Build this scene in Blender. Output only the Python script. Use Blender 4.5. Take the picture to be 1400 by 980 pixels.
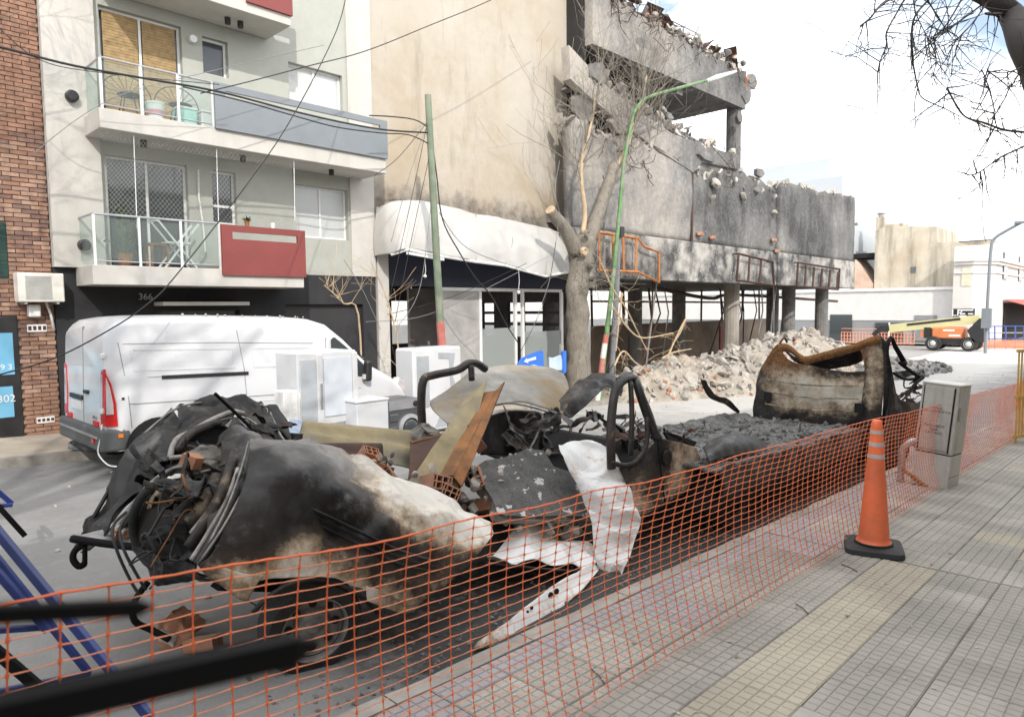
import bpy, bmesh, math, random
from mathutils import Vector, Matrix, noise as mnoise, Euler
scene = bpy.context.scene
for o in list(bpy.data.objects): bpy.data.objects.remove(o)
R = math.radians
# ---------------------------------------------------------------- camera
EYE, FPX = 1.8, 940.0
YAW, PITCH, ROLL = R(43.7), R(4.2), R(-.6)
_cy, _sy, _cp, _sp = math.cos(YAW), math.sin(YAW), math.cos(PITCH), math.sin(PITCH)
FW = Vector((_cy*_cp, _sy*_cp, -_sp)); _r0 = Vector((_sy, -_cy, 0)); _u0 = Vector((_cy*_sp, _sy*_sp, _cp))
RT = _r0*math.cos(ROLL) + _u0*math.sin(ROLL); UP = -_r0*math.sin(ROLL) + _u0*math.cos(ROLL)
cam_d = bpy.data.cameras.new('camera'); cam = bpy.data.objects.new('camera', cam_d)
scene.collection.objects.link(cam); scene.camera = cam
cam_d.sensor_fit = 'HORIZONTAL'; cam_d.sensor_width = 36; cam_d.lens = 36*FPX/1400
cam_d.clip_start = .05; cam_d.clip_end = 2000
cam_d.dof.use_dof = True; cam_d.dof.focus_distance = 7.5; cam_d.dof.aperture_fstop = 4.0
cam.matrix_world = Matrix(((RT.x, UP.x, -FW.x, 0), (RT.y, UP.y, -FW.y, 0), (RT.z, UP.z, -FW.z, EYE), (0, 0, 0, 1)))
# ---------------------------------------------------------------- sky, sun, exposure
SUN_DIR = Vector((.62, 1.0, -.80)).normalized()          # the way the light travels
elev = math.asin(-SUN_DIR.z); az = math.atan2(-SUN_DIR.x, -SUN_DIR.y)
world = bpy.data.worlds.new('World'); scene.world = world; world.use_nodes = True
nt = world.node_tree; nt.nodes.clear()
w_out = nt.nodes.new('ShaderNodeOutputWorld'); w_bg = nt.nodes.new('ShaderNodeBackground')
w_bg.inputs['Strength'].default_value = .15
w_sky = nt.nodes.new('ShaderNodeTexSky'); w_sky.sky_type = 'NISHITA'; w_sky.sun_disc = False
w_sky.sun_elevation = elev; w_sky.sun_rotation = az; w_sky.air_density = 1.0; w_sky.dust_density = 1.5
w_tc = nt.nodes.new('ShaderNodeTexCoord'); w_map = nt.nodes.new('ShaderNodeMapping')
w_map.inputs['Scale'].default_value = (1.4, 1.4, 4.2); w_map.inputs['Location'].default_value = (2.2, .6, .25)
w_n = nt.nodes.new('ShaderNodeTexNoise'); w_n.inputs['Scale'].default_value = 1.5
w_n.inputs['Detail'].default_value = 6; w_n.inputs['Roughness'].default_value = .55
w_r = nt.nodes.new('ShaderNodeValToRGB'); w_r.color_ramp.elements[0].position = .38; w_r.color_ramp.elements[1].position = .54
w_r.color_ramp.elements[0].color = (.10, .10, .10, 1)
w_mix = nt.nodes.new('ShaderNodeMix'); w_mix.data_type = 'RGBA'
w_mix.inputs[7].default_value = (12.3, 12.3, 12.2, 1)       # thin bright cloud
L = nt.links.new
L(w_tc.outputs['Generated'], w_map.inputs[0]); L(w_map.outputs[0], w_n.inputs['Vector']); L(w_n.outputs['Fac'], w_r.inputs[0])
L(w_r.outputs[0], w_mix.inputs[0]); L(w_sky.outputs[0], w_mix.inputs[6]); L(w_mix.outputs[2], w_bg.inputs[0]); L(w_bg.outputs[0], w_out.inputs[0])
sun_d = bpy.data.lights.new('sun', 'SUN'); sun = bpy.data.objects.new('sun', sun_d); scene.collection.objects.link(sun)
sun_d.energy = 2.2; sun_d.angle = R(.7); sun_d.color = (1, .95, .88)
sun.rotation_euler = SUN_DIR.to_track_quat('-Z', 'Y').to_euler(); sun.location = (0, 0, 40)
scene.view_settings.view_transform = 'Standard'; scene.view_settings.look = 'None'
scene.view_settings.gamma = 1; scene.view_settings.use_curve_mapping = False
scene.view_settings.exposure = .58
# ---------------------------------------------------------------- levels and distances worked out from image pixels
SL, KN, KF, WALL, BALC, OVER = .047, 2.75, 11.85, 14.0, 13.0, 13.1     # slope, near kerb, far kerb, facade, balcony front, overhang
def sx(x):
    if x < 14: return -SL*x
    t = min(x, 45)-14
    return -14*SL - SL*(t - t*t/62)
def gz(x, y=0.0):
    if y <= KN: return sx(x)
    if y < KF: return sx(x)-.15-.015*(y-KN)
    return sx(x)-.15-.015*(KF-KN)+.13
def ray(px, py): return FW + RT*((px-700)/FPX) + UP*((490-py)/FPX)
CAM = Vector((0, 0, EYE))
def at(px, py, Y): d = ray(px, py); return CAM + d*(Y/d.y)           # image pixel cast along its ray to a chosen distance across the street
def atx(px, py, X): d = ray(px, py); return CAM + d*(X/d.x)
def onground(px, py, off=0):
    d = ray(px, py); lo = hi = .1
    f = lambda t: EYE + d.z*t - gz(d.x*t, d.y*t) - off
    while f(hi) > 0 and hi < 500: lo = hi; hi *= 1.02
    for _ in range(40):
        m = (lo+hi)/2
        if f(m) > 0: lo = m
        else: hi = m
    return CAM + d*lo
def proj(p):
    q = Vector(p)-CAM; z = q.dot(FW)
    return (700+FPX*q.dot(RT)/z, 490-FPX*q.dot(UP)/z, z)
# ---------------------------------------------------------------- helpers
COL = scene.collection
TL = {}
def tag(o, label=None, cat=None, group=None, kind=None):
    if label: o['label'] = label
    if cat: o['category'] = cat
    if group: o['group'] = group
    if kind: o['kind'] = kind
    return o
def thing(name, label, cat, loc=(0, 0, 0), group=None):
    o = bpy.data.objects.new(name, None); COL.objects.link(o); o.location = loc; o.empty_display_size = .1
    TL[o.name] = Vector(loc); return tag(o, label, cat, group)
def link(o, parent):
    COL.objects.link(o)
    if parent is not None:
        o.parent = parent
        t = TL.get(parent.name)
        if t is not None: o.matrix_parent_inverse = Matrix.Translation(-t)
    return o
class MB:
    def __init__(s): s.v = []; s.f = []; s.at = {}
    def add(s, vs, fs):
        n = len(s.v); s.v += [Vector(p) for p in vs]; s.f += [tuple(i+n for i in f) for f in fs]; return s
    def box(s, x0, x1, y0, y1, z0, z1):
        return s.add([(x0, y0, z0), (x1, y0, z0), (x1, y1, z0), (x0, y1, z0), (x0, y0, z1), (x1, y0, z1), (x1, y1, z1), (x0, y1, z1)],
                     [(3, 2, 1, 0), (4, 5, 6, 7), (0, 1, 5, 4), (1, 2, 6, 5), (2, 3, 7, 6), (3, 0, 4, 7)])
    def obox(s, c, size, rot=(0, 0, 0)):
        m = Euler(rot).to_matrix(); c = Vector(c); hx, hy, hz = [q/2 for q in size]
        vs = [c + m @ Vector((a*hx, b*hy, d*hz)) for d in (-1, 1) for a, b in ((-1, -1), (1, -1), (1, 1), (-1, 1))]
        return s.add(vs, [(3, 2, 1, 0), (4, 5, 6, 7), (0, 1, 5, 4), (1, 2, 6, 5), (2, 3, 7, 6), (3, 0, 4, 7)])
    def bar(s, a, b, w, h, upv=(0, 0, 1)):
        a, b = Vector(a), Vector(b); d = (b-a).normalized(); u = Vector(upv)
        sd = d.cross(u)
        if sd.length < 1e-4: sd = d.cross(Vector((1, 0, 0)))
        sd.normalize(); u = sd.cross(d)
        vs = [p + sd*(i*w/2) + u*(j*h/2) for p in (a, b) for i, j in ((-1, -1), (1, -1), (1, 1), (-1, 1))]
        return s.add(vs, [(3, 2, 1, 0), (4, 5, 6, 7), (0, 1, 5, 4), (1, 2, 6, 5), (2, 3, 7, 6), (3, 0, 4, 7)])
    def tube(s, pts, r, n=6, cap=True):
        pts = [Vector(p) for p in pts]; m = len(pts)
        rs = r if isinstance(r, (list, tuple)) else [r]*m
        base = len(s.v); prev = None
        for i, p in enumerate(pts):
            d = (pts[min(i+1, m-1)]-pts[max(i-1, 0)])
            if d.length < 1e-7: d = Vector((0, 0, 1))
            d.normalize()
            if prev is None:
                u = d.cross(Vector((0, 0, 1)))
                if u.length < 1e-3: u = d.cross(Vector((1, 0, 0)))
            else: u = prev - d*prev.dot(d)
            u.normalize(); prev = u; w = d.cross(u)
            for k in range(n):
                a = 2*math.pi*k/n; s.v.append(p + (u*math.cos(a)+w*math.sin(a))*rs[i])
        for i in range(m-1):
            for k in range(n):
                a = base+i*n+k; b = base+i*n+(k+1) % n; s.f.append((a, b, b+n, a+n))
        if cap:
            s.f.append(tuple(base+k for k in reversed(range(n)))); s.f.append(tuple(base+(m-1)*n+k for k in range(n)))
        return s
    def prism(s, poly, d):                       # polygon (3-D points) pushed along vector d
        n = len(poly); d = Vector(d); b = [Vector(p) for p in poly]
        return s.add(b+[p+d for p in b], [tuple(reversed(range(n))), tuple(range(n, 2*n))]+[(i, (i+1) % n, n+(i+1) % n, n+i) for i in range(n)])
    def lathe(s, c, prof, n=20, axis='z', rot=None, cap=(1, 1)):
        c = Vector(c); base = len(s.v); m = len(prof)
        for r, h in prof:
            for k in range(n):
                a = 2*math.pi*k/n; p = Vector((r*math.cos(a), r*math.sin(a), h))
                if axis == 'y': p = Vector((p.x, -p.z, p.y))
                elif axis == 'x': p = Vector((p.z, p.x, p.y))
                if rot is not None: p = rot @ p
                s.v.append(c+p)
        for i in range(m-1):
            for k in range(n):
                a = base+i*n+k; b = base+i*n+(k+1) % n; s.f.append((a, b, b+n, a+n))
        if cap[0]: s.f.append(tuple(base+k for k in reversed(range(n))))
        if cap[1]: s.f.append(tuple(base+(m-1)*n+k for k in range(n)))
        return s
    def build(s, name, mat, parent=None, smooth=False, bevel=0, solid=0, fix=True, seg=1):
        me = bpy.data.meshes.new(name); me.from_pydata(s.v, [], s.f)
        if fix:
            bm = bmesh.new(); bm.from_mesh(me); bmesh.ops.recalc_face_normals(bm, faces=bm.faces); bm.to_mesh(me); bm.free()
        if mat and mat.get('burnt') and 'soot' not in s.at: s.at['soot'] = [.8+.35*mnoise.noise(v*3) for v in s.v]
        for k, vals in s.at.items():
            a = me.attributes.new(k, 'FLOAT', 'POINT')
            for i, x in enumerate(vals): a.data[i].value = x
        if mat: me.materials.append(mat)
        if smooth:
            me.polygons.foreach_set('use_smooth', [True]*len(me.polygons))
        o = bpy.data.objects.new(name, me); link(o, parent)
        if solid:
            md = o.modifiers.new('s', 'SOLIDIFY'); md.thickness = solid; md.offset = 0
        if bevel:
            md = o.modifiers.new('b', 'BEVEL'); md.width = bevel; md.segments = seg; md.limit_method = 'ANGLE'
        return o
def B(name, mat, parent, x0, x1, y0, y1, z0, z1, bevel=0): return MB().box(x0, x1, y0, y1, z0, z1).build(name, mat, parent, bevel=bevel)
def cr(p0, p1, p2, p3, t):
    return .5*((2*p1)+(-p0+p2)*t+(2*p0-5*p1+4*p2-p3)*t*t+(-p0+3*p1-3*p2+p3)*t**3)
def spline(pts, k=6):
    pts = [Vector(p) for p in pts]; out = []
    for i in range(len(pts)-1):
        a, b, c, d = pts[max(i-1, 0)], pts[i], pts[i+1], pts[min(i+2, len(pts)-1)]
        for j in range(k): out.append(cr(a, b, c, d, j/k))
    return out+[pts[-1]]
def patch(rows, name, mat, parent, k=6, amp=.01, fr=6, crease=.0, solid=.006, seed=0, kind=None, linear=False, crum=0., cfr=4., ridge=None, fold=None):
    """crumpled sheet through a grid of points (x, y, z, soot, rust); finely subdivided, dented by noise"""
    n = len(rows[0]); kk = k
    def V5(p): q = list(p)+[0]*(6-len(p)); return q
    def lerp(a, b, t): return [x+(y-x)*t for x, y in zip(a, b)]
    def line(pts):
        out = []
        for i in range(len(pts)-1):
            a, b, c, d = pts[max(i-1, 0)], pts[i], pts[i+1], pts[min(i+2, len(pts)-1)]
            for j in range(kk):
                t = j/kk
                if linear: out.append(lerp(b, c, t))
                else: out.append([cr(a[m], b[m], c[m], d[m], t) for m in range(3)]+[b[m]+(c[m]-b[m])*t for m in (3, 4, 5)])
        return out+[list(pts[-1])]
    g = [line([V5(p) for p in r]) for r in rows]
    cols = list(zip(*g)); g2 = [line([list(p) for p in c]) for c in cols]      # g2[col][row]
    q0, q1, q2, q3 = [Vector(g2[a][b][:3]) for a, b in ((0, 0), (-1, 0), (-1, -1), (0, -1))]; NV = (q2-q0).cross(q3-q1); NV = NV.normalized() if NV.length > 1e-9 else Vector((0, 0, 1))
    nc, nr = len(g2), len(g2[0]); mb = MB(); so = []; ru = []; asv = []
    for c in range(nc):
        for r in range(nr):
            p = g2[c][r]; v = Vector(p[:3])
            if amp or crease:
                q = v*fr+Vector((seed*7.1, seed*3.3, seed))
                dv = mnoise.noise_vector(q)*amp + mnoise.noise_vector(q*3.1)*amp*.35
                if crease:
                    dv += Vector((1, 1, 1))*crease*(abs(mnoise.noise(v*fr*.6+Vector((seed, 9, 2)))))
                v = v+dv
            if crum:
                dv = mnoise.voronoi(Vector(p[:3])*cfr+Vector((seed*3.7, seed, 1)))[0]; dw = mnoise.voronoi(Vector(p[:3])*cfr*2.7+Vector((seed, 5, seed)))[0]
                v = v+NV*(crum*((dv[1]-dv[0])*1.3-.5)+crum*.4*(dw[0]-.4))
            if fold:
                w_ = mnoise.noise(Vector(p[:3])*2.3+Vector((seed, 2, 7)))*1.1; q_ = Vector(p[:3]); f_ = fold[1]
                for ii, (dv_, ff) in enumerate((((.8, -.3, .5), 1.), ((-.2, .7, .7), .73), ((.4, .5, -.8), 1.9))):
                    ph = (q_.dot(Vector(dv_).normalized())*f_*ff+w_*(1+ii*.4)+seed*.37) % 1.0; v = v+NV*fold[0]*(abs(ph-.5)*4-1)*(1, .8, .35)[ii]
            if ridge and ridge[0] < r/(nr-1) < ridge[1]:
                u_ = (r/(nr-1)-ridge[0])/(ridge[1]-ridge[0]); v = v+NV*ridge[3]*math.sin(u_*math.pi*2*ridge[2])*min(1, 4*c/nc)*math.sin(math.pi*min(1, max(0, u_)))**.5
            mb.v.append(v); so.append(p[3]); ru.append(p[4]); asv.append(p[5])
    for c in range(nc-1):
        for r in range(nr-1):
            a = c*nr+r; mb.f.append((a, a+nr, a+nr+1, a+1))
    mb.at = {'soot': so, 'rust': ru, 'ash': asv}
    o = mb.build(name, mat, parent, smooth=True, solid=solid, fix=False)
    if fold or crum: o.data.set_sharp_from_angle(angle=R(fold[2] if fold and len(fold) > 2 else 24))
    if kind: o['kind'] = kind
    return o
def text(body, name, mat, parent, loc, size, xdir, updir, ext=.002, align='CENTER'):
    cu = bpy.data.curves.new(name, 'FONT'); cu.body = body; cu.size = size; cu.extrude = ext; cu.align_x = align; cu.align_y = 'CENTER'
    tmp = bpy.data.objects.new(name, cu); COL.objects.link(tmp)
    dg = bpy.context.evaluated_depsgraph_get(); me = bpy.data.meshes.new_from_object(tmp.evaluated_get(dg))
    bpy.data.objects.remove(tmp)
    x = Vector(xdir).normalized(); u = Vector(updir); u = (u-x*u.dot(x)).normalized(); nn = x.cross(u)
    m = Matrix(((x.x, u.x, nn.x, loc[0]), (x.y, u.y, nn.y, loc[1]), (x.z, u.z, nn.z, loc[2]), (0, 0, 0, 1)))
    me.transform(m); me.name = name; me.materials.clear(); me.materials.append(mat)
    o = bpy.data.objects.new(name, me); return link(o, parent)
# ---------------------------------------------------------------- materials
MATS = {}
class NT:
    def __init__(s, name):
        s.m = bpy.data.materials.new(name); s.m.use_nodes = True; s.t = s.m.node_tree
        s.b = s.t.nodes['Principled BSDF']; s.geo = s.t.nodes.new('ShaderNodeNewGeometry'); s.pos = s.geo.outputs['Position']
    def n(s, t, **kw):
        q = s.t.nodes.new(t)
        for k, v in kw.items(): setattr(q, k, v)
        return q
    def l(s, a, b): s.t.links.new(a, b)
    def noise(s, scale, detail=4, rough=.55, stretch=(1, 1, 1), off=0, vec=None):
        mp = s.n('ShaderNodeMapping'); mp.inputs['Scale'].default_value = stretch; mp.inputs['Location'].default_value = (off, off*.7, off*1.3)
        s.l(vec or s.pos, mp.inputs[0]); q = s.n('ShaderNodeTexNoise'); q.inputs['Scale'].default_value = scale
        q.inputs['Detail'].default_value = detail; q.inputs['Roughness'].default_value = rough; s.l(mp.outputs[0], q.inputs['Vector']); return q.outputs['Fac']
    def ramp(s, fac, a, b, c0=0., c1=1.):
        q = s.n('ShaderNodeMapRange'); q.clamp = True; s.l(fac, q.inputs[0])
        for i, x in enumerate((a, b, c0, c1)): q.inputs[i+1].default_value = x
        return q.outputs[0]
    def mix(s, fac, a, b, mode='MIX'):
        q = s.n('ShaderNodeMix', data_type='RGBA', blend_type=mode)
        for sock, x in ((q.inputs[0], fac), (q.inputs[6], a), (q.inputs[7], b)):
            if isinstance(x, (int, float)): sock.default_value = x
            elif isinstance(x, tuple): sock.default_value = (*x, 1) if len(x) == 3 else x
            else: s.l(x, sock)
        return q.outputs[2]
    def math(s, op, a, b=0.):
        q = s.n('ShaderNodeMath', operation=op)
        for sock, x in ((q.inputs[0], a), (q.inputs[1], b)):
            if isinstance(x, (int, float)): sock.default_value = x
            else: s.l(x, sock)
        return q.outputs[0]
    def attr(s, name): q = s.n('ShaderNodeAttribute'); q.attribute_name = name; return q.outputs['Fac']
    def bump(s, h, strength=.3, dist=.01):
        q = s.n('ShaderNodeBump'); q.inputs['Strength'].default_value = strength; q.inputs['Distance'].default_value = dist
        s.l(h, q.inputs['Height']); s.l(q.outputs[0], s.b.inputs['Normal'])
    def out(s, col, rough=.7, metal=0.):
        if isinstance(col, tuple): s.b.inputs['Base Color'].default_value = (*col, 1)
        else: s.l(col, s.b.inputs['Base Color'])
        for nm, x in (('Roughness', rough), ('Metallic', metal)):
            if isinstance(x, (int, float)): s.b.inputs[nm].default_value = x
            else: s.l(x, s.b.inputs[nm])
        return s.m
def plain(name, col, rough=.6, metal=0., var=.18, scale=3., bump=.1, dirt=None, dirtamt=.5, rnd=0.):
    t = NT(name); f = t.noise(scale, 5, .6)
    c = t.mix(t.ramp(f, .3, .7), tuple(x*(1-var) for x in col), tuple(min(1, x*(1+var)) for x in col))
    if rnd:
        oi = t.n('ShaderNodeObjectInfo'); c = t.mix(t.ramp(oi.outputs['Random'], 0, 1, 0, rnd), c, tuple(x*.45 for x in col))
    if dirt:
        g = t.noise(scale*.45, 6, .65, off=5); c = t.mix(t.ramp(g, .48, .72, 0, dirtamt), c, dirt)
    if bump: t.bump(t.noise(scale*14, 3), bump, .006)
    return t.out(c, t.ramp(f, .3, .7, max(0, rough-.08), min(1, rough+.08)), metal)
def stucco(name, col, streak=(.12, .10, .08), amt=.5, blot=(.35, .27, .18), bamt=.4, scale=.5, fine=.25, rough=.9, lo=.5, hi=.75):
    t = NT(name); f = t.noise(scale*6, 6, .65); c = t.mix(t.ramp(f, .3, .7), tuple(x*.92 for x in col), tuple(min(1, x*1.05) for x in col))
    g = t.noise(scale, 6, .6, off=3.3); c = t.mix(t.ramp(g, .5, .74, 0, bamt), c, blot)
    h = t.noise(scale*3.2, 6, .65, stretch=(1, 1, .13), off=9); c = t.mix(t.ramp(h, lo, hi, 0, amt), c, streak)
    t.bump(t.noise(42, 4, .7), fine, .006); return t.out(c, rough)
def burnt(name, paint=(.66, .63, .57), gloss=.36):
    """scorched bodywork: sound paint -> tan scorch -> soot, with ash and rust blooms (per-vertex soot and rust amounts)"""
    t = NT(name); so = t.attr('soot'); ru = t.attr('rust')
    n1 = t.noise(5, 8, .68); n2 = t.noise(17, 7, .7, off=4); n3 = t.noise(2.6, 6, .7, off=8); n4 = t.noise(42, 5, .7, off=2)
    e = t.math('ADD', so, t.math('MULTIPLY', t.math('SUBTRACT', n1, .5), .95)); e = t.math('ADD', e, t.math('MULTIPLY', t.math('SUBTRACT', n2, .5), .5))
    c = t.mix(t.ramp(e, .12, .34), paint, (.42, .33, .23)); c = t.mix(t.ramp(e, .30, .55), c, (.06, .048, .039)); n5 = t.noise(1.6, 3, .5, stretch=(1, 1, .7), off=13); n6 = t.noise(4, 4, .55, off=21)
    blk = t.mix(t.ramp(n5, .40, .66), (.005, .005, .0055), (.030, .0275, .026)); blk = t.mix(t.ramp(n6, .52, .72, 0, .45), blk, (.075, .074, .073))
    c = t.mix(t.ramp(e, .5, .85), c, blk)
    ash = t.math('MULTIPLY', t.ramp(n3, .50, .72), t.ramp(n2, .46, .64)); c = t.mix(t.math('MULTIPLY', ash, t.ramp(e, .4, .7, 0, .5)), c, (.24, .24, .245))
    ah = t.math('ADD', t.attr('ash'), t.math('MULTIPLY', t.math('SUBTRACT', t.math('ADD', n1, n6), 1.0), .9)); c = t.mix(t.ramp(ah, .25, .9, 0, .85), c, t.mix(n2, (.20, .195, .19), (.40, .39, .38)))
    r = t.math('ADD', ru, t.math('MULTIPLY', t.math('SUBTRACT', n2, .5), .9)); c = t.mix(t.ramp(r, .4, .7), c, t.mix(t.ramp(n4, .35, .65), (.10, .045, .018), (.34, .15, .045)))
    c = t.mix(t.ramp(n4, .64, .72, 0, .65), c, (.05, .048, .045))
    t.bump(t.math('ADD', n2, t.math('MULTIPLY', n4, .6)), .45, .008)
    t.b.inputs['Specular IOR Level'].default_value = .26; t.m['burnt'] = 1; return t.out(c, t.ramp(n1, .3, .7, gloss-.1, gloss+.25), 0)
def glass(name, col=(.03, .04, .05), rough=.06):
    t = NT(name); t.b.inputs['Specular IOR Level'].default_value = .8; return t.out(col, rough)
def clear(name, tint=(.85, .95, .93), alpha=.75):
    m = bpy.data.materials.new(name); m.use_nodes = True; t = m.node_tree; t.nodes.clear()
    o = t.nodes.new('ShaderNodeOutputMaterial'); mx = t.nodes.new('ShaderNodeMixShader'); mx.inputs[0].default_value = 1-alpha
    a = t.nodes.new('ShaderNodeBsdfTransparent'); a.inputs[0].default_value = (*tint, 1); b = t.nodes.new('ShaderNodeBsdfPrincipled')
    b.inputs['Base Color'].default_value = (.42, .46, .45, 1); b.inputs['Roughness'].default_value = .12
    t.links.new(a.outputs[0], mx.inputs[1]); t.links.new(b.outputs[0], mx.inputs[2]); t.links.new(mx.outputs[0], o.inputs[0]); return m
M = {}
M['asphalt'] = plain('asphalt', (.27, .26, .25), .92, var=.22, scale=1.3, bump=.5, dirt=(.38, .36, .33), dirtamt=.6)
M['kerb'] = plain('kerb_concrete', (.30, .28, .25), .9, var=.25, scale=4, bump=.4, dirt=(.11, .10, .09), dirtamt=.6)
M['slab'] = plain('pavement_bed', (.20, .19, .175), .95, var=.15, scale=2, bump=.3)
M['tile'] = plain('grey_tile', (.36, .34, .305), .85, var=.2, scale=2.2, bump=.4, dirt=(.19, .175, .155), dirtamt=.75, rnd=.34)
M['tile_y'] = plain('ochre_tile', (.415, .38, .305), .85, var=.16, scale=2.2, bump=.4, dirt=(.27, .24, .19), dirtamt=.6, rnd=.28)
M['tile_p'] = plain('mauve_tile', (.33, .30, .305), .85, var=.14, scale=2.4, bump=.3, dirt=(.25, .23, .21), dirtamt=.7, rnd=.25)
M['white'] = plain('white_paint', (.74, .77, .74), .45, var=.05, scale=1.5, bump=.03, dirt=(.5, .47, .42), dirtamt=.25)
M['frame'] = plain('white_frame', (.74, .74, .73), .4, var=.05, scale=3, bump=.02)
M['black'] = plain('black_paint', (.02, .02, .021), .5, var=.2, scale=3, bump=.1)
M['blackwall'] = stucco('black_wall', (.028, .028, .031), (.05, .05, .05), .4, (.045, .045, .047), .4, .8)
M['iron'] = plain('black_iron', (.008, .008, .009), .8, var=.2, scale=6, bump=.1); M['iron'].node_tree.nodes['Principled BSDF'].inputs['Specular IOR Level'].default_value = .15
M['steel'] = plain('galvanised', (.42, .43, .44), .45, .6, var=.15, scale=4, bump=.05)
M['dark'] = plain('soot_and_shade_black', (.012, .011, .011), .95, var=.4, scale=3, bump=.3)  # soot, and also the painted shade of hollows, gaps and openings
M['rubber'] = plain('rubber', (.018, .018, .018), .85, var=.25, scale=8, bump=.3, dirt=(.09, .085, .08), dirtamt=.5)
M['glass'] = glass('window_glass', (.045, .055, .06))
M['glass_l'] = glass('curtained_glass', (.50, .52, .52), .15)
M['clear'] = clear('clear_glass', (.93, .97, .96), alpha=.86)
M['dusty'] = clear('dusty_glass', (.8, .8, .8), .42)
M['burnt'] = burnt('burnt_bodywork')
M['burntd'] = burnt('charred_bodywork', (.20, .19, .18), .34)
M['rust'] = plain('rusty_steel', (.26, .115, .04), .8, .1, var=.45, scale=6, bump=.4, dirt=(.06, .035, .02), dirtamt=.8)
M['rustd'] = plain('dark_rusty_steel', (.07, .032, .02), .75, .1, var=.45, scale=6, bump=.4, dirt=(.02, .015, .013), dirtamt=.7)
M['ochre'] = plain('scorched_ochre_sheet', (.29, .235, .13), .8, var=.35, scale=4, bump=.4, dirt=(.16, .16, .15), dirtamt=.9)
M['brickclay'] = plain('hollow_clay_brick', (.36, .165, .095), .9, var=.25, scale=8, bump=.4, dirt=(.5, .43, .38), dirtamt=.5)
M['concrete'] = plain('broken_concrete', (.46, .43, .39), .95, var=.25, scale=3, bump=.5, dirt=(.24, .20, .16), dirtamt=.6, rnd=.35)
M['concreted'] = plain('dark_broken_concrete', (.17, .165, .16), .95, var=.3, scale=4, bump=.5, dirt=(.32, .3, .28), dirtamt=.6, rnd=.4)
M['ash'] = plain('grey_ash', (.12, .118, .115), 1, var=.5, scale=5, bump=.8, dirt=(.30, .29, .28), dirtamt=.8)
t = NT('bark'); n1 = t.noise(3, 6, .65); n2 = t.noise(22, 6, .7, stretch=(1, 1, .22), off=4); n3 = t.noise(60, 4, .7)
c = t.mix(t.ramp(n1, .3, .7), (.19, .165, .135), (.31, .28, .235)); c = t.mix(t.ramp(n2, .52, .70, 0, .8), c, (.075, .063, .05)); c = t.mix(t.ramp(n3, .6, .72, 0, .5), c, (.34, .31, .27)); t.bump(t.math('ADD', n2, t.math('MULTIPLY', n3, .3)), 1.0, .05); M['bark'] = t.out(c, .95)
M['wood'] = plain('pale_wood', (.45, .34, .22), .8, var=.25, scale=6, bump=.2)
M['twig'] = plain('grey_twig', (.24, .215, .18), .9, var=.3, scale=5, bump=0)
M['twigd'] = plain('dark_twig', (.06, .052, .048), .9, var=.3, scale=5, bump=0)
M['cable'] = plain('cable_black', (.015, .015, .016), .6, var=.2, scale=5, bump=0)
M['cable_g'] = plain('cable_grey', (.20, .20, .20), .6, var=.2, scale=5, bump=0)
M['orange'] = plain('orange_plastic', (.85, .17, .06), .5, var=.12, scale=4, bump=.15, dirt=(.42, .12, .06), dirtamt=.7)
M['net'] = plain('orange_net', (.80, .17, .05), .5, var=.15, scale=5, bump=0)
M['netl'] = plain('pale_orange_net', (.85, .30, .15), .45, var=.15, scale=5, bump=0)
M['blue'] = plain('blue_paint', (.018, .035, .16), .4, var=.25, scale=5, bump=.1, dirt=(.02, .025, .06), dirtamt=.6)
M['reflect'] = plain('reflective_band', (.46, .43, .41), .4, var=.1, scale=9, bump=.1)
M['red'] = plain('red_panel', (.22, .05, .045), .6, var=.08, scale=2, bump=.1)
M['greyp'] = plain('blue_grey_panel', (.205, .225, .245), .55, var=.07, scale=2, bump=.05)
# ================================================================ GROUND
rnd = random.Random(5)
def strip(name, mat, xs, ys, zf, bumpy=0, skirt=0):
    mb = MB(); n = len(ys)
    for x in xs:
        for y in ys: mb.v.append(Vector((x, y, zf(x, y)+(mnoise.noise(Vector((x*.8, y*.8, 3)))*bumpy if bumpy else 0))))
    for i in range(len(xs)-1):
        for j in range(n-1): a = i*n+j; mb.f.append((a, a+n, a+n+1, a+1))
    return mb.build(name, mat, None, fix=False)
def fr(a, b, s):
    n = max(1, round((b-a)/s)); return [a+(b-a)*i/n for i in range(n+1)]
tag(strip('ground', plain('ground_earth', (.20, .19, .17), .95, scale=.3), [-300, 0, 300, 900], [-300, 0, 300, 900], lambda x, y: -2.6), kind='structure')
def zroad(x, y): return sx(x)-.15-.015*(min(max(y, KN), KF)-KN)
road = tag(strip('road', None, fr(-30, 64, .5), fr(KN-.02, KF+.02, .35), zroad, .012), kind='structure')
t = NT('road_asphalt')   # dark oily burn along the near gutter, pale dust elsewhere
f = t.noise(1.1, 7, .65); g = t.noise(7, 6, .7, off=3); fine = t.noise(90, 3, .8)
c = t.mix(t.ramp(f, .3, .7), (.20, .195, .19), (.27, .265, .255)); c = t.mix(t.ramp(g, .5, .75, 0, .6), c, (.33, .315, .295)); c = t.mix(t.ramp(fine, .35, .7, 0, .35), c, (.08, .08, .08))
sep = t.n('ShaderNodeSeparateXYZ'); t.l(t.pos, sep.inputs[0])
soot = t.math('SUBTRACT', 1.0, t.ramp(sep.outputs[1], 2.9, 6.0)); soot = t.math('ADD', soot, t.math('MULTIPLY', t.math('SUBTRACT', g, .5), 1.5)); soot = t.math('MULTIPLY', soot, t.ramp(sep.outputs[0], 1.2, 2.8))
soot = t.math('MULTIPLY', soot, t.ramp(sep.outputs[0], 13, 11))
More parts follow.
